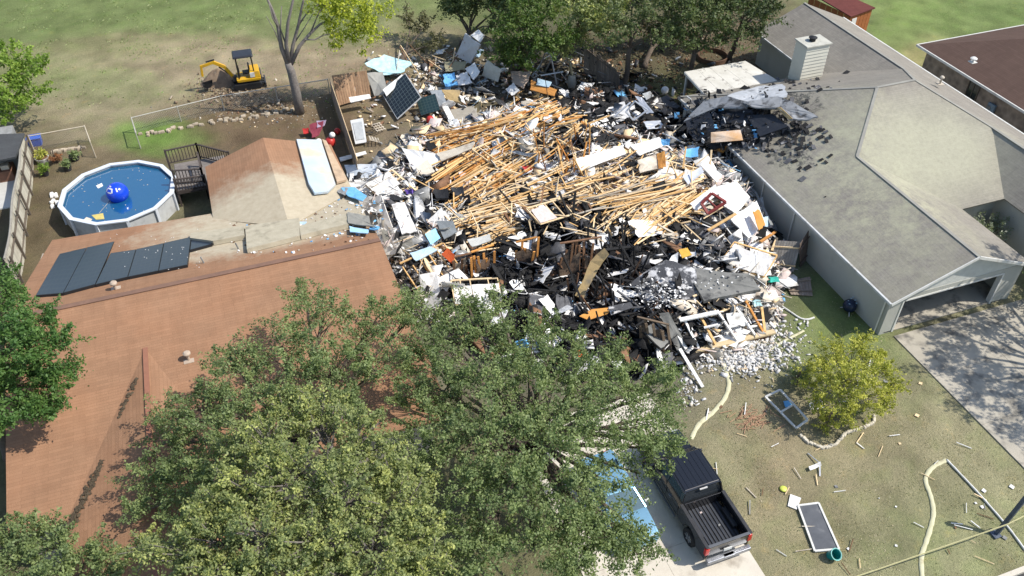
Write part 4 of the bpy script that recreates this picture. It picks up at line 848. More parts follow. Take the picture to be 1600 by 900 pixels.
# wrecked board fence beside the back yard debris
WF=mat('grey_fence_board',(.27,.22,.175),(.2,.155,.12),scale=4,obvar=.25); RBW=mat('brown_fence_board',(.30,.19,.11),(.22,.13,.075),scale=4,obvar=.3)
def boards(label,corners,n,m_,rails=True,th=.03,name='board_fence',cat='fence',gap=.05,jit=0.,rail_m=None):
    c=[Vector(p) for p in corners]; o0=sum(c,Vector())/4; t=thing(name,label,cat,o0); rr=random.Random(int(o0.x*10))
    for i in range(n):
        a=c[0].lerp(c[1],(i+gap)/n); b=c[0].lerp(c[1],(i+1-gap)/n); cc=c[3].lerp(c[2],(i+1-gap)/n); d=c[3].lerp(c[2],(i+gap)/n)
        j=rr.uniform(0,jit); a,d,b,cc=a.lerp(d,j),d,b.lerp(cc,j),cc
        m=MB(); m.slab([a,b,cc,d],th); m.build('fence_board',m_,t,world=True)
    if rails:
        nrm=(c[1]-c[0]).cross(c[3]-c[0]).normalized()
        nrm=nrm if nrm.y<0 or nrm.z>.5 else -nrm
        for k in (.2,.8): m=MB(); m.beam(c[0].lerp(c[3],k)+nrm*.05,c[1].lerp(c[2],k)+nrm*.05,.04,.09); m.build('rail',rail_m or m_,t,world=True)
    return t
boards('brown stained board panel lying against the back fence corner',[W(518,118,1.7),W(573,110,1.7),W(580,150,.2),W(530,165,.2)],14,RBW,rails=False)
a=W(515,122,1.75); b=W(556,243,1.7)
boards('narrow grey board fence running towards the rust house',[a,b,(b.x,b.y,.05),(a.x,a.y,.05)],50,WF,rail_m=PALE)
boards('leaning grey board fence with broken end under the trees',[W(912,62,1.8),W(968,112,1.6),W(968,142,.0),W(912,118,.0)],14,WF,jit=.15)
boards('small grey gate panel by the end of the debris beside the stucco wall',[W(1212,376,1.6),W(1252,378,1.6),W(1240,425,.1),W(1202,420,.1)],9,mat('gate_grey',(.30,.28,.25),(.22,.2,.18),scale=4,obvar=.15),name='gate',cat='gate',rail_m=PALE)
boards('fallen grey board gate lying in the shade of the stucco wall',[W(1225,440,.15),W(1266,432,.15),W(1270,462,.1),W(1236,460,.1)],8,WF,name='gate',cat='gate')
boards('upright grey gate leaf against the stucco wall',[W(1250,382,1.8),W(1264,360,1.9),W(1262,405,.0),W(1250,418,.0)],5,mat('gate_brown',(.16,.12,.1),(.12,.09,.07),obvar=.15),name='gate',cat='gate')
#PART3
# ---------------------------------------------------------------- vehicles
def loft(m,secs,mi=0,capped=True):
    n=len(secs[0]); vs=[p for s in secs for p in s]; fs=[]
    for i in range(len(secs)-1):
        for k in range(n): fs.append((i*n+k,i*n+(k+1)%n,(i+1)*n+(k+1)%n,(i+1)*n+k))
    if capped: fs+= [tuple(range(n))[::-1],tuple((len(secs)-1)*n+k for k in range(n))]
    return m.add(vs,fs,mi)
def paint(name,c,rough=.25,metal=.3): return mat(name,c,tuple(x*.93 for x in c),scale=2,rough=rough,bump=0,metal=metal,coat=.8,spec=.5,dirt=tuple(x*.8+.012 for x in c),damt=(.62,.8),dscale=3)
TAIL=mat('tail_light',(.5,.015,.01),rough=.15,bump=0,spec=.6); CHR=mat('chrome',(.6,.6,.61),rough=.15,metal=.9,bump=0); AMB=mat('amber',(.6,.2,.02),rough=.2,bump=0)
HL=mat('headlight_glass',(.65,.68,.7),rough=.1,bump=0); SEAT=mat('car_interior',(.03,.03,.032),rough=.8,bump=0); PLATE=mat('plate_white',(.65,.65,.62),bump=0)
def wheel(t,x,y,r=.4,wd=.26):
    s=1 if x>0 else -1; M=Matrix.Rotation(R(90),3,'Y')
    def lat(prof,n,mm,name,par):
        m=MB(); tmp=MB(); tmp.ring((0,0,0),prof,n,close=name=='tyre'); vs=[(M@Vector(p))*1 for p in tmp.v]; vs=[Vector((p.x*s if False else p.x,p.y,p.z)) for p in vs]; m.add(vs,tmp.f)
        return m.build(name,mm,par,smooth=2)
    w_=bpy.data.objects.new('wheel',None); link(w_,t); w_.location=(x,y,r)
    lat([(r*.62,-wd/2),(r*.93,-wd/2),(r,-wd/2+.04),(r,wd/2-.04),(r*.93,wd/2),(r*.62,wd/2)],28,BLACK,'tyre',w_)
    m=MB(); o=s*wd/2*.8
    for k in range(6):
        a=k*math.pi/3; m.beam((o,0,0),(o,math.cos(a)*r*.58,math.sin(a)*r*.58),.05,.09)
    tmp=MB(); tmp.ring((0,0,0),[(r*.56,-.1),(r*.64,-.1),(r*.64,.11),(r*.56,.11)],24); m.add([M@Vector(p) for p in tmp.v],tmp.f); m.box((o*.6,0,0),(.04,r*.9,r*.9)); m.build('rim',CHR,w_)
def sidepanel(t,x,outline,wheels,r,z0,mats_,name='side_panel',inward=.16,bev=.02):
    """outline: top contour from rear to front [(y,z)], arches cut in the lower edge"""
    bot=[]; y=outline[-1][0]
    pts=list(outline)
    for wy in sorted(wheels,reverse=True):
        pts.append((wy+r+.001,z0)) 
        for k in range(1,10): a=math.pi*k/10; pts.append((wy+r*math.cos(a),z0+ (r*1.05)*math.sin(a)))
        pts.append((wy-r,z0))
    s=1 if x>0 else -1
    vo=[(x*(.97 if z<.62 else 1.0 if z<1.05 else .975),y,z) for y,z in pts]; vi=[(x-s*inward,y,z) for y,z in pts]; n=len(pts)
    fs=[tuple(range(n)),tuple(range(2*n-1,n-1,-1))]+[(i,n+i,n+(i+1)%n,(i+1)%n) for i in range(n)]
    m=MB(); m.add(vo+vi,fs); bm=bmesh.new(); return m.build(name,mats_,t,bevel=bev,segs=1)
BLK=paint('black_paint',(.012,.012,.014))
tr=thing('pickup_truck','black crew cab pickup parked on the driveway, empty bed towards us','pickup truck',(13.86,17.02,0),R(0.5))
hw=1.0; top=1.32
for x in (-hw,hw):
    sidepanel(tr,x,[(-2.88,.5),(-2.9,top-.02),(-.82,top),(-.8,1.16),(1.7,1.14),(2.5,1.06),(2.82,.98),(2.88,.5)],[-1.75,1.85],.5,.46,BLK,name='fender')
m=MB(); m.box((0,-1.82,.72),(1.62,2.0,.1)); m.build('bed_floor',DKGREY,tr)
BL=mat('bed_liner',(.048,.054,.066),(.034,.038,.047),rough=.55,bump=.1)
r0=None
for i in range(10):
    if r0 is None: m=MB(); m.box((0,0,0),(.075,1.95,.035)); r0=m.build('bed_rib',BL,tr); o=r0
    else: o=r0.copy(); S.collection.objects.link(o)
    o.location=(-.7+i*.1555,-1.82,.79)
m=MB(); m.box((0,-2.86,1.02),(1.7,.09,.6)); m.box((0,-2.86,1.325),(1.72,.12,.03)); m.build('tailgate',BLK,tr,bevel=.02)
m=MB(); m.box((0,-.84,1.02),(1.66,.07,.62)); m.build('bed_front_wall',BLK,tr,bevel=.015)
for x in (-.94,.94): m=MB(); m.box((x,-1.86,1.335),(.15,2.1,.035)); m.build('bed_rail',DKGREY,tr,bevel=.012)
m=MB(); m.box((0,-2.86,1.345),(1.8,.11,.03)); m.build('bed_rail',mat('rail_grey',(.12,.125,.135),bump=0,rough=.35),tr,bevel=.01)
for x in (-.84,.84):
    m=MB(); m.box((x*.9,-1.75,.86),(.22,.95,.22)); m.build('wheel_well',DKGREY,tr,bevel=.04)
m=MB(); m.box((0,-3.03,.56),(1.92,.2,.2)); m.box((0,-3.06,.6),(.5,.18,.12)); m.build('rear_bumper',mat('bumper_grey',(.33,.34,.36),rough=.3,metal=.6,bump=0),tr,bevel=.03)
m=MB(); m.box((0,-2.92,.82),(.36,.03,.16)); m.build('number_plate',PLATE,tr)
for x in (-.93,.93):
    m=MB(); m.box((x,-2.86,1.06),(.17,.14,.38)); m.build('tail_light',TAIL,tr,bevel=.015)
# cab
def sec(y,zs,ws): return [(w_,y,z) for w_,z in zip(ws,zs)]+[(-w_,y,z) for w_,z in zip(ws[::-1],zs[::-1])]
def xsec(y,z0,w0,z1,w1): return [(-w0,y,z0),(w0,y,z0),(w1,y,z1),(-w1,y,z1)]
m=MB(); loft(m,[[(-.97,-.78,1.12),(.97,-.78,1.12),(.97,1.75,1.12),(-.97,1.75,1.12)],[(-.88,-.72,1.55),(.88,-.72,1.55),(.86,1.4,1.55),(-.86,1.4,1.55)],[(-.80,-.64,1.84),(.80,-.64,1.84),(.78,1.0,1.84),(-.78,1.0,1.84)]]); m.build('cab_glass',GLASS,tr)
m=MB(); loft(m,[[(-.82,-.70,1.83),(.82,-.70,1.83),(.80,1.08,1.83),(-.80,1.08,1.83)],[(-.76,-.62,1.91),(.76,-.62,1.91),(.74,.98,1.91),(-.74,.98,1.91)]]); m.build('roof',BLK,tr,bevel=.03)
for i in range(6): m=MB(); m.box((-.55+i*.22,.18,1.915),(.035,1.5,.015)); m.build('roof_rib',BLK,tr)
for s in (-1,1):
    m=MB(); m.beam((s*.965,1.76,1.12),(s*.785,1.03,1.86),.07,.05); m.build('pillar',BLK,tr); m=MB(); m.beam((s*.965,-.76,1.12),(s*.80,-.66,1.86),.2,.05); m.build('pillar',BLK,tr); m=MB(); m.beam((s*.965,.4,1.12),(s*.80,.38,1.86),.09,.05); m.build('pillar',BLK,tr)
    m=MB(); m.beam((s*.81,-.65,1.87),(s*.79,1.03,1.87),.06,.06); m.build('roof_rail',BLK,tr)
    m=MB(); m.box((s*1.12,1.32,1.22),(.2,.1,.2)); m.beam((s*.95,1.35,1.15),(s*1.08,1.33,1.18),.06,.05); m.build('mirror',BLK,tr,bevel=.03)
    for y0_,y1_ in ((-.7,.2),(.28,1.2)): m=MB(); m.box((s*1.005,(y0_+y1_)/2+.18,.98),(.03,.16,.035)); m.build('door_handle',CHR,tr)
    for y_ in (-.74,.24,1.28): m=MB(); m.box((s*1.0,y_,.85),(.012,.014,.56)); m.build('door_seam',BLACK,tr)
    m=MB(); m.tube([(s*1.04,-.7,.42),(s*1.04,1.2,.42)],.045,8); m.build('side_step',mat('rail_grey',(.12,.125,.135)),tr)
m=MB(); m.box((0,-.76,1.88),(.34,.05,.05)); m.build('brake_light',mat('light_white',(.6,.58,.55),bump=0),tr)
m=MB(); loft(m,[[(-.93,1.68,1.13),(.93,1.68,1.13),(.93,1.68,.9),(-.93,1.68,.9)],[(-.92,2.2,1.15),(.92,2.2,1.15),(.92,2.2,.8),(-.92,2.2,.8)],[(-.88,2.82,1.0),(.88,2.82,1.0),(.88,2.82,.6),(-.88,2.82,.6)]]); m.build('hood',BLK,tr,bevel=.04)
m=MB(); m.box((0,2.9,.55),(1.9,.18,.3)); m.build('front_bumper',CHR,tr,bevel=.04); m=MB(); m.box((0,2.86,.85),(1.1,.08,.26)); m.build('grille',DKGREY,tr)
for x in (-.75,.75): m=MB(); m.box((x,2.84,.86),(.32,.1,.2)); m.build('headlight',HL,tr,bevel=.02)
m=MB(); m.box((0,0,.45),(1.5,5.4,.2)); m.build('chassis',BLACK,tr)
for x in (-.9,.9):
    for y_ in (-1.75,1.85): wheel(tr,x,y_,.4,.26)
for (x,y_,mm) in ((-.15,-1.15,PINK),(.25,-1.9,GREY)):
    pp=Vector((13.86+x,17.02+y_,.83)); scrap('litter_scrap',{-.15:'small pinkish scrap near the front of the pickup bed',.25:'small grey scrap at the right of the pickup bed floor',-.35:'white scrap lying near the tailgate in the pickup bed',-.55:'pale scrap at the left front of the pickup bed'}[x],'scrap',[pp+Vector(v)*.7 for v in ((-.07,-.05,0),(.07,-.03,.02),(.05,.06,.03),(-.06,.05,0))],mm,.012)
# blue car, nose towards the street
CB=paint('light_blue_paint',(.22,.42,.56),.22,.4)
car=thing('car','light blue car half hidden under the oak beside the black pickup','car',(10.85,17.75,0),R(181))
for x in (-.88,.88): sidepanel(car,x,[(-2.2,.4),(-2.22,.85),(-1.7,.98),(-.5,.96),(.9,.93),(1.6,.86),(2.1,.72),(2.2,.4)],[-1.35,1.42],.38,.34,CB,name='fender')
m=MB(); loft(m,[[(-.84,-2.15,.9),(.84,-2.15,.9),(.84,-2.15,.5),(-.84,-2.15,.5)],[(-.86,-1.5,1.0),(.86,-1.5,1.0),(.86,-1.5,.5),(-.86,-1.5,.5)]]); m.build('boot',CB,car,bevel=.04)
m=MB(); loft(m,[[(-.84,.75,.97),(.84,.75,.97),(.84,.75,.5),(-.84,.75,.5)],[(-.83,1.5,.94),(.83,1.5,.94),(.83,1.5,.5),(-.83,1.5,.5)],[(-.74,2.12,.76),(.74,2.12,.76),(.74,2.12,.4),(-.74,2.12,.4)]]); m.build('hood',CB,car,bevel=.05)
m=MB(); loft(m,[[(-.83,-1.6,.96),(.83,-1.6,.96),(.83,.98,.96),(-.83,.98,.96)],[(-.62,-.95,1.38),(.62,-.95,1.38),(.6,.2,1.4),(-.6,.2,1.4)]]); m.build('cab_glass',mat('blue_glass',(.08,.14,.17),rough=.06,bump=0,spec=.7),car)
m=MB(); loft(m,[[(-.66,-1.0,1.37),(.66,-1.0,1.37),(.64,.26,1.39),(-.64,.26,1.39)],[(-.58,-.85,1.44),(.58,-.85,1.44),(.56,.12,1.45),(-.56,.12,1.45)]]); m.build('roof',CB,car,bevel=.03)
for s in (-1,1):
    m=MB(); m.beam((s*.83,.98,.97),(s*.62,.24,1.4),.06,.05); m.build('pillar',CB,car); m=MB(); m.beam((s*.83,-1.6,.97),(s*.64,-.98,1.38),.12,.05); m.build('pillar',CB,car); m=MB(); m.beam((s*.84,-.3,.97),(s*.64,-.3,1.4),.06,.04); m.build('pillar',CB,car)
    m=MB(); m.box((s*1.0,.72,1.0),(.2,.1,.13)); m.build('mirror',WTRIM if s<0 else CB,car,bevel=.03)
    m=MB(); m.box((s*.62,2.05,.68),(.3,.14,.14)); m.build('headlight',HL,car,bevel=.02)
    m=MB(); m.box((s*.62,-2.18,.75),(.3,.08,.14)); m.build('tail_light',TAIL,car,bevel=.02)
m=MB(); m.box((0,2.15,.42),(1.6,.14,.28)); m.build('front_bumper',CB,car,bevel=.05)
m=MB(); m.box((0,0,.4),(1.4,4.0,.2)); m.build('chassis',BLACK,car)
for x in (-.78,.78):
    for y_ in (-1.35,1.42): wheel(car,x,y_,.32,.2)
# ---------------------------------------------------------------- mini excavator
YEL=mat('digger_yellow',(.62,.36,.02),(.55,.3,.015),rough=.4,bump=.05,dirt=(.25,.17,.09),damt=(.6,.8))
ep=W(388,134,0); ex=thing('mini_excavator','yellow mini excavator with black canopy digging in the field','excavator',ep,R(-2))   # boom towards local -X
for s in (-1,1):
    m=MB(); pr=[(-.95,.12),(-1.02,.3),(-.9,.48),(.9,.48),(1.02,.3),(.95,.12),(.85,.0),(-.85,.0)]; vs=[(x,s*.52-.16,z) for x,z in pr]+[(x,s*.52+.16,z) for x,z in pr]; n=8
    m.add(vs,[tuple(range(n)),tuple(range(2*n-1,n-1,-1))]+[(i,n+i,n+(i+1)%n,(i+1)%n) for i in range(n)]); m.build('track',BLACK,ex,bevel=.02)
m=MB(); m.box((0,0,.5),(.8,.8,.2)); m.build('undercarriage',DKGREY,ex)
m=MB(); loft(m,[[(-.65,-.62,.62),(.95,-.62,.62),(.95,.62,.62),(-.65,.62,.62)],[(-.7,-.64,.85),(1.02,-.64,.85),(1.02,.64,.85),(-.7,.64,.85)]]); m.build('platform',YEL,ex,bevel=.04)
m=MB(); loft(m,[[(.2,-.62,.85),(1.02,-.62,.85),(1.02,.62,.85),(.2,.62,.85)],[(.3,-.56,1.35),(.95,-.56,1.35),(.95,.56,1.35),(.3,.56,1.35)]]); m.build('engine_cover',YEL,ex,bevel=.05)
m=MB(); m.box((.45,-.6,1.1),(.32,.06,.34)); m.build('side_label',WTRIM,ex); m=MB(); m.box((.98,0,.9),(.2,1.1,.3)); m.build('counterweight',DKGREY,ex,bevel=.04)
m=MB(); m.box((.05,.0,1.1),(.5,.5,.14)); m.box((.3,0,1.42),(.12,.48,.6)); m.build('seat',BLACK,ex,bevel=.04)
m=MB(); m.box((-.45,0,1.12),(.12,.6,.5)); m.tube([(-.45,.2,1.3),(-.4,.2,1.6)],.02,6); m.tube([(-.45,-.2,1.3),(-.4,-.2,1.6)],.02,6); m.build('controls',BLACK,ex)
for x,y_ in ((-.5,-.5),(-.5,.5),(.62,-.5),(.62,.5)): m=MB(); m.tube([(x,y_,.85),(x*.95,y_,2.45)],.045,6); m.build('canopy_post',BLACK,ex)
m=MB(); m.box((.05,0,2.5),(1.45,1.25,.14),taper=(.88,.88)); m.build('canopy',mat('canopy_black',(.03,.032,.04),rough=.4,bump=0),ex,bevel=.05)
m=MB(); m.box((-.8,0,.75),(.3,.3,.4)); m.build('swing_bracket',DKGREY,ex)
m=MB(); m.beam((-.85,0,.8),(-1.35,0,1.75),.16,.22); m.beam((-1.3,0,1.7),(-2.0,0,2.15),.16,.24); m.build('boom',YEL,ex,bevel=.02)
m=MB(); m.beam((-1.9,0,2.18),(-2.95,0,1.95),.14,.2); m.beam((-2.88,0,1.98),(-2.95,0,1.2),.13,.16); m.build('arm',YEL,ex,bevel=.02)
m=MB(); m.tube([(-1.0,.0,1.0),(-1.7,0,1.75)],.05,6); m.tube([(-1.9,0,2.35),(-2.5,0,2.25)],.055,6); m.build('hydraulic_ram',BLACK,ex)
m=MB(); vs=[]
for k in range(6): a=R(200)+k*R(32); vs.append((-2.75+.38*math.cos(a),.85+.38*math.sin(a)-.1))
vs2=[(x,-.25,z) for x,z in vs]+[(x,.25,z) for x,z in vs]; m.add(vs2,[(i,i+1,7+i,6+i) for i in range(5)]+[tuple(range(6)),tuple(range(11,5,-1))]); m.build('bucket',BLACK,ex)
m=MB(); m.box((1.25,0,.22),(.1,1.3,.32)); m.beam((.8,.35,.35),(1.25,.35,.25),.08,.1); m.beam((.8,-.35,.35),(1.25,-.35,.25),.08,.1); m.build('blade',DKGREY,ex)
# dug soil
def heap(name,label,cx,cy,rx,ry,h,m_,seed=0,kind='stuff',n=26):
    m=MB(); rr=random.Random(seed); vs=[]; fs=[]
    for j in range(n+1):
        for i in range(n+1):
            x=(i/n*2-1); y=(j/n*2-1); r=math.sqrt(x*x+y*y); z=h*max(0,1-r**1.6)*(.7+.6*float(fbm(x*3+seed,y*3,1.,seed)))-.04; vs.append((cx+x*rx,cy+y*ry,z))
    for j in range(n):
        for i in range(n): a=j*(n+1)+i; fs.append((a,a+1,a+n+2,a+n+1))
    m.add(vs,fs); o=m.build(name,m_,origin='auto',smooth=True,kind=kind); return tag(o,label,'soil' if kind else cat)
SOIL=mat('dug_soil',(.26,.19,.125),(.18,.125,.085),scale=3,rough=1,bump=1.,bscale=12,dirt=(.42,.34,.25),damt=(.6,.75),dscale=4)
p=W(345,128,0); heap('dirt_mound','mound of dug light brown soil under the excavator arm','',p.x,p.y,1.5,1.2,1.1,SOIL,3) if False else heap('dirt_mound','mound of dug light brown soil under the excavator arm',p.x,p.y,1.5,1.1,1.0,SOIL,3)
#p=W(360,160,0); heap('dirt_mound','low spread of pale soil between the excavator and the fence',p.x,p.y,3.6,1.6,.22,mat('pale_soil',(.36,.28,.19),(.25,.185,.12),scale=3,rough=1,bump=1.,bscale=12),5)
# ---------------------------------------------------------------- lawn objects
HOSE=mat('hose_cream',(.56,.54,.36),(.47,.44,.28),bump=.3,dirt=(.35,.3,.2),damt=(.6,.75),dscale=3)
def hose(label,pts,r,z=.05,m_=HOSE,n=60,name='fire_hose',cat='hose'):
    P=[W(u,v,z) for u,v in pts]; out=[]
    for i in range(len(P)-1):
        p0=P[max(i-1,0)];p1=P[i];p2=P[i+1];p3=P[min(i+2,len(P)-1)]
        for k in range(6):
            t=k/6; out.append(.5*((2*p1)+(p2-p0)*t+(2*p0-5*p1+4*p2-p3)*t*t+(3*p1-p0-3*p2+p3)*t**3))
    out.append(P[-1]); m=MB()
    rs=[r*(1+.10*math.sin(i*1.9)+.05*math.sin(i*.7)) for i in range(len(out))]
    m.tube(out,rs,10); o=m.build(name,m_,origin='auto',smooth=True); o.scale=(1,1,.55 if 'fire' in name else 1); return tag(o,label,cat)
hose('flattened cream fire hose curling down the lawn in the lower right',[(1479,718),(1462,726),(1450,738),(1447,752),(1455,775),(1459,800),(1454,825),(1446,850),(1440,870),(1442,905)],.10)
hose('cream fire hose snaking from the wreck to the front of the pickup',[(1128,560),(1135,580),(1139,600),(1132,622),(1112,645),(1092,662),(1080,685)],.11)
hose('short curved white pipe lying on the grass at the right of the wreck',[(1221,478),(1236,488),(1250,497),(1262,499),(1272,496)],.05,m_=WTRIM,name='white_pipe',cat='pipe')
hose('bent cream hose end on the rubble beside the white pipe',[(1205,545),(1225,532),(1245,522),(1256,516)],.07,name='fire_hose')
hose('thin pale hose running straight from the bend of the fire hose to the right edge',[(1479,718),(1500,740),(1530,772),(1560,806),(1580,830),(1600,857),(1612,872)],.045,m_=WTRIM,name='water_line',cat='hose')
def tape(label,pts,m_,w_=.09):
    m=MB(); P=[Vector(p) for p in pts]
    for i in range(len(P)-1): m.beam(P[i],P[i+1],.012,w_,segs=3,bow=Vector((0,0,-.02)))
    o=m.build('barrier_tape',m_,origin='auto'); return tag(o,label,'tape')
TAPE=mat('tape_cream',(.68,.62,.32),(.60,.54,.3),bump=0)
tape('cream barrier tape stretched low across the lawn to the leaning post',[W(1335,902,.5),W(1440,866,.8),W(1575,819,1.25),W(1612,800,1.3)],TAPE,.10)
# leaning sign post with dark metal
pp=thing('leaning_post','dark blue grey steel post leaning at the right edge, tape tied round it','post',W(1555,836,0))
PM=mat('post_steel',(.10,.12,.16),(.07,.085,.11),rough=.45,metal=.3,bump=0)
m=MB(); m.beam((0,0,-.1),(.62,.10,2.5),.16,.12); m.build('shaft',PM,pp,bevel=.01); m=MB(); m.box((0,0,.04),(.34,.34,.08)); m.build('base_plate',PM,pp,bevel=.01)
m=MB(); m.box((.62,.1,2.6),(.24,.18,.4)); m.build('post_cap',PM,pp,bevel=.02)
# sliding door frame screen panel
def framed(name,label,cat,pts,fm,gm,z=.04,fw=.07,th=.05,mid=None,glass=True,group=None):
    P=[W(u,v,z if not hasattr(z,'__len__') else z[i]) for i,(u,v) in enumerate(pts)]; c=sum(P,Vector())/4; t=thing(name,label,cat,c,group=group)
    for i in range(4): a,b=P[i],P[(i+1)%4]; m=MB(); d=(b-a).normalized()*(fw/2 if i%2 else -fw/2); m.beam(a-d*0,b+d*0,fw,th+.002*(i%2)); m.build('frame_bar',fm,t,world=True)
    if mid is not None:
        for k in mid: m=MB(); m.beam(P[0].lerp(P[3],k),P[1].lerp(P[2],k),fw*.8,th*.9); m.build('mid_bar',fm,t,world=True)
    if glass: m=MB(); m.slab([p+(c-p)*.03-Vector((0,0,.005)) for p in P],.012); m.build('pane',gm,t,world=True)
    return t
SCR=mat('screen_mesh',(.075,.08,.09),(.11,.115,.125),scale=2,rough=.7,bump=0,dirt=(.2,.2,.2),damt=(.6,.8),dscale=2)
framed('screen_door','dark mesh screen door with white frame lying on the lawn','screen door',[(1247,790),(1279,786),(1311,858),(1273,861)],WTRIM,SCR,z=.08,fw=.08,th=.06)
scrap('white_board','square white board touching the corner of the screen door','board',[W(1235,772,.06),W(1252,778,.06),W(1245,796,.06),W(1231,790,.06)],WHITE,.05)
b=thing('bucket','teal plastic bucket lying at the foot of the screen door','bucket',W(1297,868,.0)); 
m=MB(); m.ring((0,0,0),[(.17,0),(.22,.4),(.2,.4),(.155,.03)],18); bo=m.build('bucket_wall',mat('bucket_teal',(.02,.30,.27),rough=.35,bump=0),b,smooth=2); m=MB(); m.ring((0,0,0),[(.001,.02),(.17,.02),(.17,.04),(.001,.04)],18); m.build('bucket_floor',mat('bucket_teal',(.02,.30,.27)),b)
m=MB(); m.ring((0,0,0),[(.215,.385),(.245,.385),(.245,.42),(.215,.42)],18); m.build('rim',mat('bucket_rim',(.15,.42,.38),rough=.35,bump=0),b); b.rotation_euler=(R(28),R(8),0)
p=W(1224,764,.03); m=MB(); m.ring((0,0,0),[(.001,.06),(.13,.05),(.17,.01),(.001,0)],18,close=False); o=m.build('yellow_disc',mat('disc_yellow',(.62,.68,.12),rough=.4,bump=0),smooth=True); o.location=p; tag(o,'yellow plastic disc on the lawn above the screen door','disc')
framed('window_frame','white two pane window frame propped beside the lawn bed','window frame',[(1196,620),(1219,609),(1262,656),(1244,669)],WTRIM,GLASS,z=[.15,.45,.45,.15],fw=.09,th=.06,mid=(.5,),glass=False)
scrap('blue_rag','small blue rag inside the white window frame','rag',[W(1224,627,.1),W(1234,625,.12),W(1238,634,.1),W(1227,636,.1)],BLUE,.03)
framed('plastic_chair','white lattice chair back between the window frame and the yellow tree','chair',[(1264,629),(1283,626),(1287,637),(1268,640)],WTRIM,WTRIM,z=.45,fw=.05,mid=(.25,.5,.75),glass=False)
m=MB(); 
scrap('folded_board','white folded board with bent strip on the lawn below the stone bed','board',[W(1263,730,.1),W(1281,722,.2),W(1283,728,.1),W(1265,736,.05)],WHITE,.04,bend=.1)
m=MB(); m.beam(W(1281,722,.15),W(1281,744,.04),.06,.03); m.beam(W(1262,708,.05),W(1279,722,.15),.05,.03); o=m.build('metal_strip',ALU,origin='auto'); tag(o,'bent metal strip hooked on the white folded board','strip')
p=W(1325,486,0); t=thing('barbecue_grill','dark grill lying by the stucco wall in the shade, blue and white bits on it','grill',p); m=MB(); sphere(.36,(0,0,.38),m,16,8); m.build('grill_bowl',mat('grill_black',(.02,.03,.06),rough=.25,bump=0),t,smooth=True)
for i in range(3): m=MB(); a=i*2.1; m.tube([(0,0,.3),(.42*math.cos(a),.42*math.sin(a),0)],.02,6); m.build('leg',ALU,t)
m=MB()
for i in range(9): m.box((random.uniform(-.25,.25),random.uniform(-.25,.25),.70+random.uniform(-.05,.03)),(.08,.06,.02),M=Euler((random.random(),random.random(),random.random()*3)).to_matrix(),mi=0)
m.build('litter',[FOAMB],t,kind='stuff')
# lawn litter: sticks and scraps each its own object
rr=random.Random(4); LAW=[]
for i in range(80):
    u=rr.uniform(1090,1590); v=rr.uniform(560,890)
    X,Y=W(u,v,0)[:2]
    if X<15.3 or X>28: continue
    a=rr.uniform(0,3.14); L=rr.uniform(.15,.75); c=W(u,v,.05); d=Vector((math.cos(a),math.sin(a),0))*L/2
    m=MB(); mm=rr.choice([PALE,WHITE,GREY,CREAM,PALE,BROWN,WTRIM])
    if rr.random()<.65: m.beam(c-d,c+d+Vector((0,0,rr.uniform(0,.06))),rr.uniform(.02,.045),.025,roll=rr.random()); nm='stick'; lb='thin splinter of wood or trim scattered on the front lawn'
    else: m.slab([c-d*.35,c+Vector((d.y,-d.x,0))*.3,c+d*.35,c-Vector((d.y,-d.x,0))*.35],.03); nm='scrap'; lb='small scrap of board scattered on the front lawn'
    o=m.build(nm,mm,origin='auto'); tag(o,lb,nm,'splinters on the front lawn' if nm=='stick' else 'board scraps on the front lawn')
m=MB()
for i in range(60): c=W(1175+rr.gauss(0,16),652+rr.gauss(0,9),.04); a=rr.gauss(.2,.5); d=Vector((math.cos(a),math.sin(a),0))*rr.uniform(.1,.4); m.beam(c-d,c+d,.02,.02)
o=m.build('wood_shavings',mat('pink_wood',(.45,.27,.17),(.36,.2,.12)),origin='auto',kind='stuff'); tag(o,'patch of reddish wood splinters on the grass right of the cream hose','splinters')
# ================================================================= the wrecked house
ZB=[ # u,v,su,sv,weight,kind
 (905,440,98,54,6.5,'b'),(960,508,98,44,6.5,'b'),(1010,480,60,30,2.5,'b'),(885,235,35,30,2.4,'b'),(1000,200,60,18,2.0,'b'),(870,375,80,28,2.4,'b'),(960,400,70,35,2.0,'b'),(1000,185,85,28,2.6,'b'),(950,215,50,25,2.2,'b'),(1120,195,66,28,5,'b'),(700,302,45,22,2.2,'b'),(890,120,50,22,3,'b'),(1010,450,70,30,2.2,'b'),(850,480,60,40,1.6,'b'),
 (1090,440,70,30,1.6,'g'),(620,420,25,40,1.6,'g'),(1060,390,70,25,1.2,'g'),(740,440,60,25,1.6,'g'),(860,560,70,40,1.3,'g'),(700,140,60,30,1.2,'g'),
 (585,290,40,45,3,'w'),(625,360,35,50,2.2,'w'),(655,450,35,40,2.2,'w'),(990,235,80,16,2.4,'w'),(1130,290,45,40,1.9,'w'),(1180,370,30,50,2.3,'w'),(1150,490,80,35,2.6,'w'),(1180,555,70,40,3,'w'),(920,300,110,30,1.6,'w'),(790,310,70,40,1.5,'w'),(670,250,40,20,2,'w'),(1195,440,25,20,2.6,'w'),(810,240,50,20,1.6,'w'),(1060,600,25,40,2,'w'),(720,120,50,40,1.2,'w'),
 (900,270,150,50,1.0,'t'),(780,200,120,40,1.2,'t'),(700,400,60,20,.8,'t'),(1150,430,50,25,1.2,'r'),(780,440,40,20,.9,'r'),(1090,360,50,30,1.0,'t')]
KINDS='bgwtr'
def zonew(U,V):
    w_=np.zeros((5,)+np.shape(U))+.09
    for u,v,su,sv,k,c in ZB: w_[KINDS.index(c)]+=k*np.exp(-(((U-u)/su)**2+((V-v)/sv)**2)/2)
    return w_
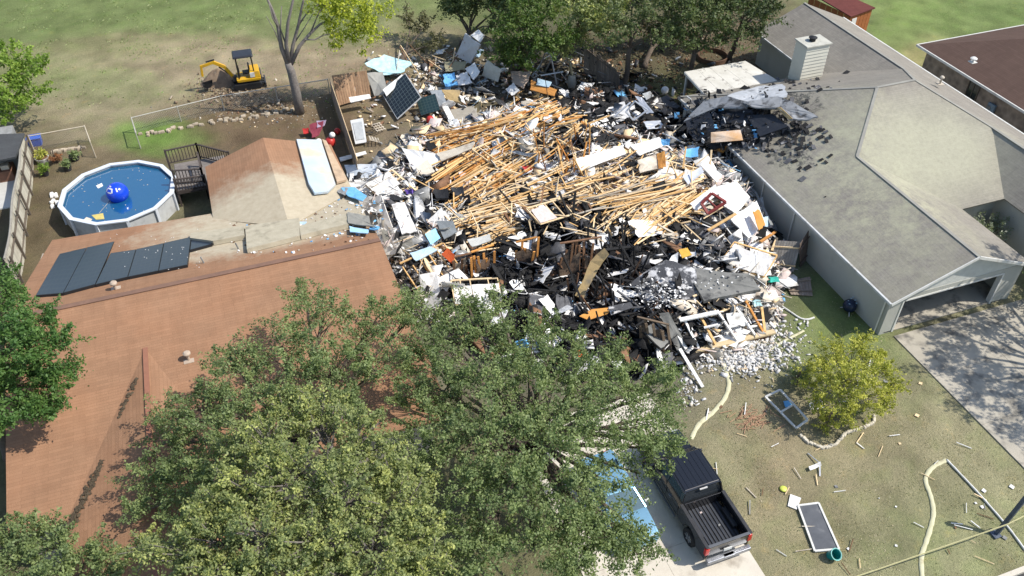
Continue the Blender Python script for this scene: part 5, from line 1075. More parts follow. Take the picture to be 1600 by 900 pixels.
FOOT=[W(u,v,0) for u,v in ((575,268),(640,215),(770,185),(900,150),(1000,150),(1075,205),(1130,240),(1175,290),(1212,375),(1225,440),(1222,500),(1190,535),(1060,575),(1000,590),(900,600),(760,560),(650,500),(600,430),(555,340),(540,300))]
FP=np.array([(p.x,p.y) for p in FOOT])
def sdist(X,Y):      # signed distance to footprint outline (+ inside)
    X=np.asarray(X,float);Y=np.asarray(Y,float); d=np.full(X.shape,1e9); ins=np.zeros(X.shape,bool); n=len(FP)
    for i in range(n):
        ax,ay=FP[i]; bx,by=FP[(i+1)%n]; t=np.clip(((X-ax)*(bx-ax)+(Y-ay)*(by-ay))/((bx-ax)**2+(by-ay)**2),0,1)
        d=np.minimum(d,np.hypot(X-ax-t*(bx-ax),Y-ay-t*(by-ay))); c=((ay>Y)!=(by>Y))&(X<(bx-ax)*(Y-ay)/(by-ay+1e-12)+ax); ins^=c
    return np.where(ins,d,-d)
def bump_at(X,Y,u,v,r,h): p=W(u,v,0); return h*np.exp(-((X-p.x)**2+(Y-p.y)**2)/(2*r*r))
def hgt(X,Y):
    s=sdist(X,Y); base=np.clip(s/1.6,0,1); base=base*base*(3-2*base)
    h=base*(.45+.55*fbm(X,Y,.45,40,4)+.35*fbm(X,Y,1.6,44,3))
    h=h+base*(bump_at(X,Y,850,260,2.6,1.3)+bump_at(X,Y,960,290,3.0,1.0)+bump_at(X,Y,1100,330,2.2,.8)+bump_at(X,Y,880,380,2.2,.7)+bump_at(X,Y,1060,430,2.0,.5)-bump_at(X,Y,950,540,1.6,.7)-bump_at(X,Y,900,470,1.5,.4))
    return np.maximum(h,0)-.06*(s<0)
def hz(u,v): 
    p=W(u,v,.8); return float(hgt(p.x,p.y))
def onheap(u,v,dz=0.):
    z=.8
    for _ in range(3): p=W(u,v,z); z=float(hgt(p.x,p.y))+dz
    return W(u,v,z)
X0,X1,Y0,Y1=FP[:,0].min()-1,FP[:,0].max()+1,FP[:,1].min()-1,FP[:,1].max()+1; st=.11
hx=np.arange(X0,X1,st); hy=np.arange(Y0,Y1,st); HX,HY=np.meshgrid(hx,hy); HZ=hgt(HX,HY); SD=sdist(HX,HY)
g=np.random.default_rng(77); HZ2=HZ+np.where(SD>.1,g.normal(size=HZ.shape)*.05,0); HZ2=np.where(SD>-.15,HZ2+.02,-.3)
U_,V_=nQ(HX,HY,HZ); U_=U_+(fbm(HX,HY,.8,50)-.5)*90; V_=V_+(fbm(HX,HY,.8,53)-.5)*60
zw=zonew(U_,V_)**2.2; zw/=zw.sum(0)
PALC=np.array([(.028,.027,.027),(.15,.15,.15),(.36,.34,.31),(.30,.24,.17),(.25,.20,.18)]); hc=np.tensordot(zw,PALC,(0,0)); 
sp=g.random(HX.shape)[...,None]; hc=hc*(.35+1.25*sp**1.5)
ny,nx=HX.shape; idx=np.arange(nx*ny).reshape(ny,nx); qd=np.stack([idx[:-1,:-1],idx[:-1,1:],idx[1:,1:],idx[1:,:-1]],-1); keep=(SD[:-1,:-1]>-.35); qd=qd[keep]
dm=bpy.data.materials.new('debris_base'); dm.use_nodes=True; nt=dm.node_tree; b=nt.nodes['Principled BSDF']; a=N(nt,'Attribute',attribute_name='cover'); pos=N(nt,'NewGeometry').outputs['Position']
f=ramp(nt,noise(nt,pos,7,6,.75),.42,.58); nt.links.new(mix(nt,f,mix(nt,1,a.outputs['Color'],(.35,.34,.33),'MULTIPLY'),a.outputs['Color']),b.inputs['Base Color']); b.inputs['Roughness'].default_value=1
o=npmesh('debris_heap',np.stack([HX,HY,HZ2],-1).reshape(-1,3),qd,dm,kind='stuff',fattr={'cover':('FLOAT_COLOR',np.concatenate([hc.reshape(-1,3),np.ones((nx*ny,1))],1))}); tag(o,'heap of ash and crushed rubble filling the footprint of the burnt house','rubble')
# loose fragments: small bent chips, beyond counting
def frags(name,label,U,V,kinds,smin,smax,seed,z=None,lift=.12,flat=.25,pal=None,world=None,hmul=1.,jit=.3):
    g=np.random.default_rng(seed); n=len(U)
    if world is None:
        X,Y=nW(U,V,.6); Z=hgt(X,Y); X,Y=nW(U,V,np.maximum(Z,0)); Z=np.maximum(hgt(X,Y),0)
    else: X,Y=world; Z=np.maximum(hgt(X,Y),0)
    Z=Z+g.random(n)*lift
    s=smin+(smax-smin)*g.random(n)**2.5
    d=np.stack([s*(.6+g.random(n)),s*(.35+.6*g.random(n)),s*flat*(.3+g.random(n))],-1)/2
    a=g.random(n)*6.283; tx=g.normal(size=n)*.45; ty=g.normal(size=n)*.45
    ca,sa=np.cos(a),np.sin(a); cx,sx=np.cos(tx),np.sin(tx); cy,sy=np.cos(ty),np.sin(ty)
    Rm=np.empty((n,3,3)); Rm[:,0,0]=ca*cy; Rm[:,0,1]=ca*sy*sx-sa*cx; Rm[:,0,2]=ca*sy*cx+sa*sx; Rm[:,1,0]=sa*cy; Rm[:,1,1]=sa*sy*sx+ca*cx; Rm[:,1,2]=sa*sy*cx-ca*sx; Rm[:,2,0]=-sy; Rm[:,2,1]=cy*sx; Rm[:,2,2]=cy*cx
    cor=np.array([(x,y,z_) for z_ in (-1,1) for x,y in ((-1,-1),(1,-1),(1,1),(-1,1))],float)
    L=cor[None]*d[:,None]*(1+jit*g.normal(size=(n,8,3))*np.array([1,1,.3])); co=np.einsum('nij,nkj->nki',Rm,L)+np.stack([X,Y,Z+d[:,2]],-1)[:,None]
    fq=np.array([(0,3,2,1),(4,5,6,7),(0,1,5,4),(1,2,6,5),(2,3,7,6),(3,0,4,7)]); q=(np.arange(n)[:,None,None]*8+fq[None]).reshape(-1,4)
    mi=np.repeat(kinds,6)
    o=npmesh(name,co.reshape(-1,3),q,pal,kind='stuff',mi=mi); return tag(o,label,'rubble')
PAL=[CHAR,CHARG,WHITE,PALE,PINK,GREY,BROWN,BLUE,CREAM,FOAMB,RED,DKGREY]
KM={'b':([0,0,0,0,0,11,0,0,6,1,0,0,0,0,2],),'g':([1,5,2,8,0,5,1,2,0],),'w':([2,2,8,5,2,4,2,1,3,8,5],),'t':([3,8,4,2,3,6,2,4,5],),'r':([4,8,2,6,4,4,2,5],)}
def pick(U,V,seed):
    g=np.random.default_rng(seed); w_=(zonew(U+g.normal(size=len(U))*12,V+g.normal(size=len(U))*8)-.05)**2.4; w_/=w_.sum(0); c=np.cumsum(w_,0); r=g.random(len(U)); k=(r[None]>c).sum(0)
    out=np.zeros(len(U),int)
    for i,ch in enumerate(KINDS):
        m=k==i; ch=KM[ch][0]; out[m]=np.array(ch)[g.integers(0,len(ch),m.sum())]
    out[g.random(len(U))<.004]=7
    return out
def inpoly(n,seed,margin=0.):
    g=np.random.default_rng(seed); X=g.uniform(X0,X1,n); Y=g.uniform(Y0,Y1,n); k=sdist(X,Y)>margin; return X[k],Y[k]
X,Y=inpoly(34000,101); U,V=nQ(X,Y,.7); frags('rubble_chips','small chips of board, ash and plaster strewn over the whole wreck',U,V,pick(U,V,1),.05,.30,5,pal=PAL,world=(X,Y),lift=.14)
X,Y=inpoly(4600,102); U,V=nQ(X,Y,.7); frags('rubble_pieces','broken sheets and lumps of building material lying thick over the wreck',U,V,pick(U,V,2),.3,1.15,6,pal=PAL,world=(X,Y),lift=.35,flat=.09)
# thin splinters everywhere
def sticks(name,label,X,Y,kinds,L0,L1,w_,seed,pal,lift=.3,tilt=.25):
    g=np.random.default_rng(seed); n=len(X); Z=np.maximum(hgt(X,Y),0)+g.random(n)*lift+.03; a=g.random(n)*6.28; el=g.normal(size=n)*tilt; L=(L0+(L1-L0)*g.random(n)**2)/2; d=np.stack([np.cos(a)*np.cos(el),np.sin(a)*np.cos(el),np.sin(el)],-1)*L[:,None]; sd=np.stack([-np.sin(a),np.cos(a),0*a],-1)*(w_*(.5+g.random(n)))[:,None]; up=np.array([0,0,1.])*(w_*.5)
    c=np.stack([X,Y,Z],-1); co=np.stack([c-d-sd-up,c+d-sd-up,c+d+sd-up,c-d+sd-up,c-d-sd+up,c+d-sd+up,c+d+sd+up,c-d+sd+up],1).reshape(-1,3)
    fq=np.array([(0,3,2,1),(4,5,6,7),(0,1,5,4),(1,2,6,5),(2,3,7,6),(3,0,4,7)]); q=(np.arange(n)[:,None,None]*8+fq[None]).reshape(-1,4)
    o=npmesh(name,co,q,pal,kind='stuff',mi=np.repeat(kinds,6)); return tag(o,label,'rubble')
X,Y=inpoly(5200,103); U,V=nQ(X,Y,.7); kk=pick(U,V,3); sticks('splinters','thin splinters, wires and laths strewn through the wreck',X,Y,kk,.3,1.6,.022,8,PAL,lift=.6,tilt=.3)
# white brick rubble spilled on the lawn
g=np.random.default_rng(12); n=1500; U=np.concatenate([g.normal(1158,32,n),g.normal(1212,26,420),g.normal(1078,10,130)]); V=np.concatenate([g.normal(554,15,n),g.normal(536,26,420),g.normal(600,20,130)])
k=(U<1270)&(V<640)&(V>500)&~((V-518>(1210-U)*.2)&(V<532)&(U<1060)); U=U[k];V=V[k]; X,Y=nW(U,V,0.); ok=X<27.2
frags('white_brick_rubble','spill of broken white painted bricks on the grass in front of the wreck',U[ok],V[ok],np.array([2,2,2,2,8,2,5])[g.integers(0,7,ok.sum())],.05,.22,14,pal=[*PAL[:2],mat('white_brick',(.68,.67,.65),(.50,.49,.47),scale=5,dirt=(.36,.33,.29),damt=(.62,.75),dscale=4),*PAL[3:]],lift=.03,flat=.38,jit=.06)
# thin scatter over the back yard and around
g=np.random.default_rng(13); U=np.concatenate([g.normal(700,52,1100),g.normal(690,40,160),g.normal(890,80,800),g.normal(1000,50,500),g.uniform(560,600,50),g.normal(640,45,400)]); V=np.concatenate([g.normal(125,22,1100),g.normal(190,22,160),g.normal(122,18,800),g.normal(175,16,500),g.uniform(150,230,50),g.normal(450,30,400)])
k=(V>72)&~((U<540)&(V<260)); U=U[k];V=V[k]; frags('yard_rubble','broken household litter strewn over the back yard behind the wreck',U,V,np.where(g.random(len(U))<.5,pick(U,V,9),np.array([2,8,5,3,1,6,6,11])[g.integers(0,8,len(U))]),.07,.42,15,pal=PAL,lift=.2,flat=.25)
g=np.random.default_rng(19); U=np.concatenate([g.normal(400,60,300),g.normal(450,40,160)]); V=np.concatenate([g.normal(180,9,300),g.normal(170,14,160)]); frags('yard_litter','pale grit and small litter along the chain link fence',U,V,np.array([8,8,5,3,6,6])[g.integers(0,6,len(U))],.04,.14,16,pal=PAL,lift=.03)
U=g.uniform(360,600,420); V=g.normal(0,1,420); V=np.clip(345+V*28-(U-480)*.08,300,395)
m=MB()
for u,v in zip(U,V):
    p=onplane(u,v,bp); 
    if p.z>4.45: continue
    s=random.uniform(.04,.16); m.box(p+Vector((0,0,.03)),(s,s*random.uniform(.3,1),.03),M=Euler((random.gauss(0,.3),random.gauss(0,.3),random.uniform(0,3))).to_matrix(),mi=random.choice([0,0,1,2,3]))
for i in range(36):
    p=onplane(random.gauss(265,40),random.gauss(395,14),bp); m.box(offp(p,bp,.17),(.035,.03,.012),mi=0)
o=m.build('roof_litter',[WHITE,CREAM,BROWN,BLUE],kind='stuff'); tag(o,'crumbs of white and brown litter scattered over the dusty rust roof','litter')
m=MB()
for i in range(260):
    u=random.gauss(1232,38); v=random.gauss(190,40); X_,Y_=W(u,v,3.4)[:2]
    if X_<27.6 or Y_>43.2: continue
    z=2.45+.4*(X_-27.4); z=min(z,5.7-.4*(Y_-35.6)) if Y_>35.6 else z
    p=W(u,v,z); z=2.45+.4*(p.x-27.4); z=min(z,5.7-.4*(p.y-35.6)) if p.y>35.6 else z
    s=random.uniform(.08,.42); m.box((p.x,p.y,z+.03),(s,s*.7,.02),M=Euler((random.gauss(0,.06),-.38+random.gauss(0,.06),random.choice([0,1.57])+random.gauss(0,.3))).to_matrix(),mi=random.choice([0,0,0,1,0,1]))
o=m.build('roof_scraps',[CHAR,CHARG,WHITE],kind='stuff'); tag(o,'charred shingle scraps scattered over the west slope of the grey roof','litter')

# ---------------- timbers, each its own object
rt_=random.Random(99); TCOUNT=0; USED={}; EXTRA=MB(); EXM=[PINE,PALE,ORANGE,BROWN,CREAM,WGREY]; EXTRA_ON=False
TONE={'grey_timber':'weathered grey','pine_timber':'golden','pale_timber':'bleached','orange_timber':'orange','brown_timber':'dark brown','cream_board':'cream','grey_board':'grey','charred_wood':'black','ash_grey':'ash grey'}
CELLS={}
def where(u,v):
    h='far left' if u<690 else 'left' if u<770 else 'left centre' if u<840 else 'centre' if u<910 else 'right centre' if u<980 else 'right' if u<1050 else 'far right'
    k='back' if v<200 else 'upper' if v<250 else 'middle' if v<300 else 'lower' if v<350 else 'front' if v<420 else 'lowest'
    return h,k
def timber(a,b,w_,h,m_,label,group,bow=(0,0,0),segs=4,name='timber'):
    global TCOUNT
    if EXTRA_ON and m_ in EXM: EXTRA.beam(a,b,w_*.8,h,mi=EXM.index(m_),segs=4,bow=Vector(bow),roll=rt_.uniform(-.6,.6)); return
    TCOUNT+=1; a=Vector(a); L_=(Vector(b)-a).length; c_=(a+Vector(b))/2; hh,kk=where(*Q(*c_)); sz='very long' if L_>7 else 'long' if L_>4 else 'mid length' if L_>2 else 'short' if L_>1.1 else 'stubby'; label=f'{sz} {TONE[m_.name]} {label}, {hh} of its {kk} row'; m=MB(); m.beam((0,0,0),Vector(b)-a,w_,h,segs=segs if bow!=(0,0,0) else 1,bow=Vector(bow),roll=rt_.uniform(-.6,.6)); o=m.build(name,m_); o.location=a; return tag(o,label,'timber',group)
def strands(n,A0,A1,B0,B1,mats_,label,group,z0=(.2,.6),z1=(.3,1.2),bowz=0.,bowlat=0.,w_=(.06,.095),cut=.12,name='timber',ju=6,jv=5):
    for i in range(n):
        t=rt_.random(); ua=A0[0]+(A1[0]-A0[0])*t+rt_.gauss(0,ju); va=A0[1]+(A1[1]-A0[1])*t+rt_.gauss(0,jv)
        t2=min(1,max(0,t+rt_.gauss(0,SPR))); ub=B0[0]+(B1[0]-B0[0])*t2+rt_.gauss(0,ju); vb=B0[1]+(B1[1]-B0[1])*t2+rt_.gauss(0,jv)
        s=rt_.uniform(0,cut); e=1-rt_.uniform(0,cut)
        a=onheap(ua,va,rt_.uniform(*z0)); b=onheap(ub,vb,rt_.uniform(*z1)); a,b=a.lerp(b,s),a.lerp(b,e)
        L=(b-a).length; d=(b-a).normalized(); lat=Vector((-d.y,d.x,0)); bw=lat*rt_.gauss(bowlat,abs(bowlat)*.5+.02)*L+Vector((0,0,bowz*L*rt_.uniform(.3,1)))
        timber(a,b,rt_.uniform(*w_),.05,rt_.choice(mats_),label,group,bow=tuple(bw),segs=5,name=name)
G1='fallen rafters in the orange fan'; G2='bleached rafters in the long curved swathe'
SPR=.11
L1='rafter in the slanting fan'
L2='rafter in the curved swathe'
strands(46,(648,248),(705,330),(850,152),(930,188),[PINE,PINE,ORANGE,PALE],L1,G1,z0=(.1,.5),z1=(.4,1.4),bowlat=.01)
strands(14,(640,212),(680,240),(760,190),(900,165),[PINE,ORANGE],L1,G1,z0=(.1,.4),z1=(.4,1.2),bowlat=.01)
SPR=.2
strands(16,(690,330),(730,380),(940,235),(1030,300),[PALE,PINE,PALE,PINE],L2,G2,z0=(.1,.4),z1=(.3,.9),bowlat=-.02)
strands(24,(690,350),(745,390),(960,310),(1110,330),[PALE,PINE,PALE,PINE],L2,G2,z0=(.1,.5),z1=(.2,.6),bowlat=.09)
strands(20,(740,335),(780,365),(1040,300),(1130,325),[PALE,PINE,PALE,PINE],L2,G2,z0=(.3,.7),z1=(.2,.6),bowlat=.07)
L3='rafter in the tangle'; G3='bleached rafters tangled on the right'
strands(18,(930,350),(990,385),(1060,245),(1110,300),[PALE,PINE,PALE,WGREY],L3,G3,z0=(.1,.5),z1=(.2,.7),bowlat=.03)
strands(16,(880,280),(940,330),(1000,240),(1120,280),[PALE,PINE],L3,G3,z0=(.1,.6),z1=(.2,.8),bowlat=-.02)
L4='stud standing near upright'; G4='standing orange studs'
for i in range(20):
    u=rt_.uniform(838,925); v=rt_.uniform(225,285); a=onheap(u,v,0); h=rt_.uniform(1.0,2.2); b=a+Vector((rt_.gauss(.1,.5),rt_.gauss(.1,.5),h)); timber(a,b,.09,.05,rt_.choice([ORANGE,PINE,ORANGE,BROWN]),L4,G4)
for i in range(16):
    u=rt_.uniform(835,925); v=rt_.uniform(175,200); a=onheap(u,v,rt_.uniform(1.2,2.0)); b=a+Vector((rt_.uniform(-1.4,1.4),rt_.uniform(-.4,.5),rt_.uniform(-.3,.3))); timber(a,b,.11,.06,rt_.choice([ORANGE,PINE]),'brace across the standing studs','orange braces')
L5='broken timber lying crosswise'; G5='short timbers across the pile'
for i in range(62):
    u=rt_.uniform(710,1110); v=rt_.uniform(225,375)
    if v>350 and u<800: continue
    a=onheap(u,v,rt_.uniform(.2,.8)); an=rt_.uniform(0,3.14); L=rt_.uniform(.6,1.9); b=a+Vector((math.cos(an)*L,math.sin(an)*L,rt_.gauss(0,.35))); timber(a,b,rt_.uniform(.07,.12),.05,rt_.choice([PALE,PINE,PALE,CREAM]),L5,G5)
for i in range(16):
    u=rt_.uniform(600,650); v=rt_.uniform(262,345); a=onheap(u,v,.2); an=rt_.gauss(.3,.5); L=rt_.uniform(.6,1.6); timber(a,a+Vector((math.cos(an)*L,math.sin(an)*L,rt_.gauss(0,.1))),.09,.05,rt_.choice([PALE,PINE]),'lath among white boards','laths at the left edge')
for i in range(18):
    u=rt_.uniform(780,870); v=rt_.uniform(140,185); a=onheap(u,v,.15); an=rt_.gauss(-.5,.7); L=rt_.uniform(.6,2.2); timber(a,a+Vector((math.cos(an)*L,math.sin(an)*L,rt_.gauss(.1,.2))),.11,.05,rt_.choice([BROWN,ORANGE,PINE,GREY]),'board fragment behind the pile','brown boards at the top of the pile')
L6='charred timber'; G6='charred beams'
for i in range(230):
    c=rt_.choice([(900,430,60,35),(950,500,50,30),(890,365,60,18),(960,400,50,25),(980,190,60,22),(1010,450,40,20),(1000,520,30,20)]); u=rt_.gauss(c[0],c[2]); v=rt_.gauss(c[1],c[3]); a=onheap(u,v,rt_.uniform(.1,.5)); an=rt_.uniform(0,3.14); L=rt_.uniform(.6,2.6); b=a+Vector((math.cos(an)*L,math.sin(an)*L,rt_.gauss(0,.5))); b.z=max(b.z,.1); timber(a,b,rt_.uniform(.07,.16),rt_.uniform(.04,.09),rt_.choice([CHAR]*9+[CHARG,BROWN]),L6,G6,name='charred_timber')
EXTRA_ON=True; SPR=.16
strands(120,(645,240),(705,335),(850,152),(935,190),[PINE,PINE,ORANGE],'','',z0=(.05,.5),z1=(.2,1.3),bowlat=.015,w_=(.06,.1),cut=.35)
strands(120,(690,345),(760,390),(960,290),(1120,335),[PALE,PALE,WGREY,PINE],'','',z0=(.05,.6),z1=(.1,.7),bowlat=.07,w_=(.05,.09),cut=.42)
strands(90,(720,300),(940,340),(950,230),(1110,290),[PALE,PALE,WGREY,PINE],'','',z0=(.1,.7),z1=(.2,.8),bowlat=-.02,w_=(.05,.09),cut=.4)
strands(60,(930,350),(1010,390),(1050,245),(1120,300),[PALE,PINE],'','',z0=(.1,.6),z1=(.2,.7),bowlat=.03,w_=(.05,.09),cut=.4)
for i in range(280):
    u=rt_.uniform(680,1120); v=rt_.uniform(205,378)
    a=onheap(u,v,rt_.uniform(.1,.8)); an=rt_.uniform(0,3.14); L=rt_.uniform(.4,1.7); b=a+Vector((math.cos(an)*L,math.sin(an)*L,rt_.gauss(0,.3))); timber(a,b,rt_.uniform(.05,.09),.045,rt_.choice([PALE,PINE,PALE,PALE]),'','')
EXTRA_ON=False
o=EXTRA.build('timber_pile',EXM,kind='stuff'); tag(o,'thin bleached rafters and laths lying beyond counting among the larger timbers','timber')
# ---------------- torn boards, mid size, each its own object
rs=random.Random(55)
BOARDG=[('w','torn white drywall sheet','white drywall sheets',WHITE,'drywall_sheet'),('g','torn grey board','grey boards',GREY,'grey_board'),('b','burnt black sheet','burnt black sheets',CHAR,'burnt_board'),('t','torn tan board','tan boards',CREAM,'tan_board'),('r','pinkish clump of insulation','pink insulation clumps',PINK,'insulation_clump')]
def region(u,v):
    return ('at the left edge' if u<680 else 'at the right edge' if u>1090 else 'in the middle')+(' of the upper wreck' if v<300 else ' of the lower wreck' if v>400 else ' of the wreck')
cnt=0
while cnt<230:
    X_=rs.uniform(X0,X1); Y_=rs.uniform(Y0,Y1)
    if sdist(X_,Y_)<.1: continue
    u,v=Q(X_,Y_,.7); w5=(zonew(np.array([u]),np.array([v]))[:,0]-.05)**2.2; k=rs.choices(range(5),weights=list(w5*np.array([1.5,1,1.1,.45,.35])))[0]; 
    if 700<u<1080 and 200<v<350 and rs.random()<.55: continue
    cnt+=1
    ch,lb,gr,mm,nm=BOARDG[k]; z=float(hgt(X_,Y_))+rs.uniform(.12,.55); c=Vector((X_,Y_,z)); s=rs.uniform(.25,.85) if k!=0 else rs.uniform(.35,1.25); an=rs.uniform(0,3.14); M=Euler((rs.gauss(0,.35),rs.gauss(0,.35),an)).to_matrix(); asp=rs.uniform(.35,.9)
    pts=[c+M@Vector((s*math.cos(a+rs.uniform(-.25,.25))*rs.uniform(.75,1.15),s*asp*math.sin(a+rs.uniform(-.25,.25))*rs.uniform(.75,1.15),0)) for a in (.78,2.36,3.93,5.5)]
    reg=region(u,v); hh,kk=where(u,v); scrap(nm,('small ' if s<.4 else 'large ' if s>.65 else '')+lb+f', {hh} of the {kk} wreck','insulation' if k==4 else 'board',pts,mm,.02+.05*(k==4),group=gr+' '+reg,jag=.14,seed=cnt,bend=rs.gauss(0,.06)) if False else None; gg=('small ' if s<.4 else 'large ' if s>.65 else '')+gr+f' {hh} {kk}'; pts_=pts; scrap(nm,('small ' if s<.4 else 'large ' if s>.65 else '')+lb+f', {hh} of the {kk} wreck','insulation' if k==4 else 'board',pts,mm,.02+.05*(k==4),group=gg,jag=.14,seed=cnt,bend=rs.gauss(0,.06))
#HERO
WPL=(2.45-.4*27.35,.4,0.); NPL=(5.7+.4*35.6,0.,-.4)
def onroof(u,v,h):
    a=onplane(u,v,WPL); b=onplane(u,v,NPL); p=a if a.z<b.z else b
    z=max(p.z,1.6 if p.x<27.2 else 2.3) if p.y<44.2 else 2.6
    z=z+h
    if p.x<27.2: z=1.2+h*1.6+max(0,(p.x-25.2))*.5
    return W(u,v,z)
# ---------------- larger pieces one can point to
def hs(name,label,cat,pts,m_,th=.05,jag=.0,bend=0.,hp=True,**k):
    """pts: (u,v,height above the heap)"""
    P=[onheap(u,v,z) if hp else W(u,v,z) for u,v,z in pts]; return scrap(name,label,cat,P,m_,th,jag=jag,bend=bend,**k)
BURN=mat('burnt_shingle_slab',(.055,.057,.062),(.10,.10,.105),scale=1.5,rough=.85,bump=.6,bscale=8,dirt=(.58,.57,.56),damt=(.50,.60),dscale=1.9)
BURN2=mat('burnt_roof_slab',(.14,.14,.13),(.24,.235,.215),scale=.8,rough=.9,bump=.4,bscale=10,dirt=(.05,.05,.05),damt=(.52,.68),dscale=1.3)
hs('roof_slab','burnt grey roof slab speckled with white ash, left of the smoother one','roof slab',[(985,440,.7),(1040,405,1.0),(1088,420,1.0),(1092,466,.6),(1010,478,.45)],BURN,.14,jag=.08,bend=-.15)
hs('roof_slab','smoother grey roof slab with black front edge beside the fallen gate','roof slab',[(1070,418,.9),(1170,428,1.0),(1189,452,.8),(1100,470,.7)],BURN2,.2,jag=.03)
for i in range(56):
    u=rt_.gauss(945,40); v=rt_.gauss(470,48)
    if v>585 or v<385: continue
    a=onheap(u,v,-.1); h=rt_.uniform(.7,2.1); timber(a,a+Vector((rt_.gauss(0,.5),rt_.gauss(0,.5),h)),.09,.07,rt_.choice([CHAR]*7+[BROWN]),'charred post standing up','charred posts',name='charred_stud')
PLY=mat('plywood_tan',(.46,.33,.15),(.36,.26,.13),scale=1.5,dirt=(.2,.17,.12),damt=(.5,.7)); OPLY=mat('plywood_orange',(.62,.30,.07),(.52,.24,.06),scale=2,dirt=(.3,.12,.03))
# curled plywood strip
t0=[(948,392,1.9),(938,402,1.8),(930,412,1.6),(924,424,1.4),(918,438,1.2),(910,452,1.0),(905,464,.8)]
m=MB(); P=[onheap(u,v,z) for u,v,z in t0]; vs=[]
for i,p in enumerate(P): d=(P[min(i+1,6)]-P[max(i-1,0)]).normalized(); s=d.cross(Vector((0,0,1))).normalized()*(.26+.05*math.sin(i)); vs+=[p-s,p+s,p+s-Vector((0,0,.04)),p-s-Vector((0,0,.04))]
m.add(vs,[(i*4+k,i*4+(k+1)%4,(i+1)*4+(k+1)%4,(i+1)*4+k) for i in range(6) for k in range(4)]+[(3,2,1,0),(24,25,26,27)]); o=m.build('plywood_strip',PLY,origin='auto'); tag(o,'long curled tan plywood strip slanting down in the burnt core','plywood strip')
hs('plywood_piece','bright orange plywood tongue low in the burnt core','board',[(905,494,.9),(925,483,1.0),(956,480,1.0),(950,490,.8),(920,500,.7)],OPLY,.04)
hs('plywood_piece','grey ended board running on from the orange plywood tongue','board',[(950,479,1.0),(985,472,1.0),(990,480,.9),(955,492,.85)],BURN,.05)
hs('plywood_piece','small yellow orange scrap above the ash speckled slab','board',[(1060,390,.9),(1074,387,1.0),(1081,398,.9),(1066,403,.8)],mat('yellow_orange',(.68,.40,.07),(.6,.33,.05)),.05)
hs('white_sheet','white curled sheet next to the yellow orange scrap','sheet',[(1050,400,.9),(1060,396,1.0),(1058,418,.8),(1041,415,.7)],WHITE,.03,bend=.15)
# framed wall lying at the front right
fw_=thing('wall_frame','fallen white wall frame with long sill plate at the front right','wall frame',onheap(1130,510,0))
def hb(par,nm,a,b,w_,h,mm,segs=1,bow=(0,0,0)): m=MB(); m.beam(onheap(*a),onheap(*b),w_,h,segs=segs,bow=Vector(bow)); return m.build(nm,mm,par,world=True)
SILL=mat('sill_tan',(.62,.50,.31),(.5,.38,.22)); 
hb(fw_,'sill_plate',(1085,548,.35),(1210,518,.4),.28,.1,SILL); hb(fw_,'sill_edge',(1082,556,.12),(1205,525,.15),.06,.22,BROWN)
hb(fw_,'top_plate',(1062,500,.7),(1120,488,.7),.22,.09,WHITE)
for a,b,mm in (((1068,497,.6),(1092,545,.4),WHITE),((1092,490,.7),(1118,538,.45),PINE),((1120,485,.7),(1152,532,.45),WHITE),((1150,480,.6),(1180,524,.4),WHITE),((1165,470,.6),(1193,520,.4),ORANGE),((1190,480,.5),(1195,518,.4),PINE)): hb(fw_,'stud',a,b,.12,.08,mm)
for a in (1100,1135,1168): hb(fw_,'cross_brace',(a,512,.5),(a+22,507,.5),.1,.07,WHITE)
hs('drywall_slab','white slab lying inside the fallen wall frame','board',[(1135,490,.6),(1160,488,.6),(1168,508,.5),(1140,512,.5)],WHITE,.08,jag=.1)
hs('drywall_slab','white sheet slumped at the corner below the wooden gate','board',[(1180,395,.7),(1200,392,.9),(1205,430,.5),(1183,436,.4)],WHITE,.04,jag=.08,bend=.1)
# standing wall remnants with studs
def wallrem(label,base,h,n,skin,stud,lean=(0,0),rail=True):
    (ua,va),(ub,vb)=base; a=onheap(ua,va,-.2); b=onheap(ub,vb,-.2); t=thing('wall_remnant',label,'wall',a.lerp(b,.5)); ln=Vector((lean[0],lean[1],h)); d=(b-a)
    nrm=Vector((d.y,-d.x,0)).normalized(); nrm=nrm if nrm.y<0 else -nrm
    for i in range(n+1): p=a+d*(i/n); k=random.uniform(.55,1.0); m=MB(); m.beam(p,p+ln*k+Vector((random.gauss(0,.08),random.gauss(0,.08),0)),.06,.12); m.build('stud',stud,t,world=True)
    for i in range(n):
        if random.random()<.8: p=a+d*((i+.0)/n)+nrm*.07; q=a+d*((i+.97)/n)+nrm*.07; k0,k1=random.uniform(.45,.95),random.uniform(.45,.95); m=MB(); m.slab([p,q,q+ln*k1,p+ln*k0],.02); m.build('wall_panel',skin,t,world=True)
    if rail: m=MB(); m.beam(a+ln,b+ln,.1,.06); m.build('top_plate',stud,t,world=True)
BRSK=mat('brown_wall_skin',(.15,.095,.065),(.24,.17,.115),scale=1.5,dirt=(.03,.026,.024),damt=(.45,.6))
wallrem('standing brown wall remnant with orange studs left of the burnt core',((738,440),(772,428)),2.0,5,BRSK,ORANGE)
wallrem('broken tan wall remnant beside the orange plastic heap',((712,438),(738,432)),1.6,3,mat('tan_wall_skin',(.33,.26,.19),(.25,.2,.15)),BROWN)
wallrem('blackened wall remnant with brown studs in the centre of the burnt core',((872,440),(935,430)),2.4,8,BRSK,BROWN,lean=(.1,.2))
wallrem('burnt stud wall facing the small oak at the front of the wreck',((1002,548),(1050,560)),2.1,9,mat('burnt_skin',(.05,.04,.035),(.12,.09,.07)),mat('burnt_stud',(.20,.14,.09),(.09,.07,.05),scale=3),lean=(-.3,.3))
wallrem('short charred wall with brown paper backing left of the core',((806,420),(838,412)),1.8,4,BRSK,ORANGE)
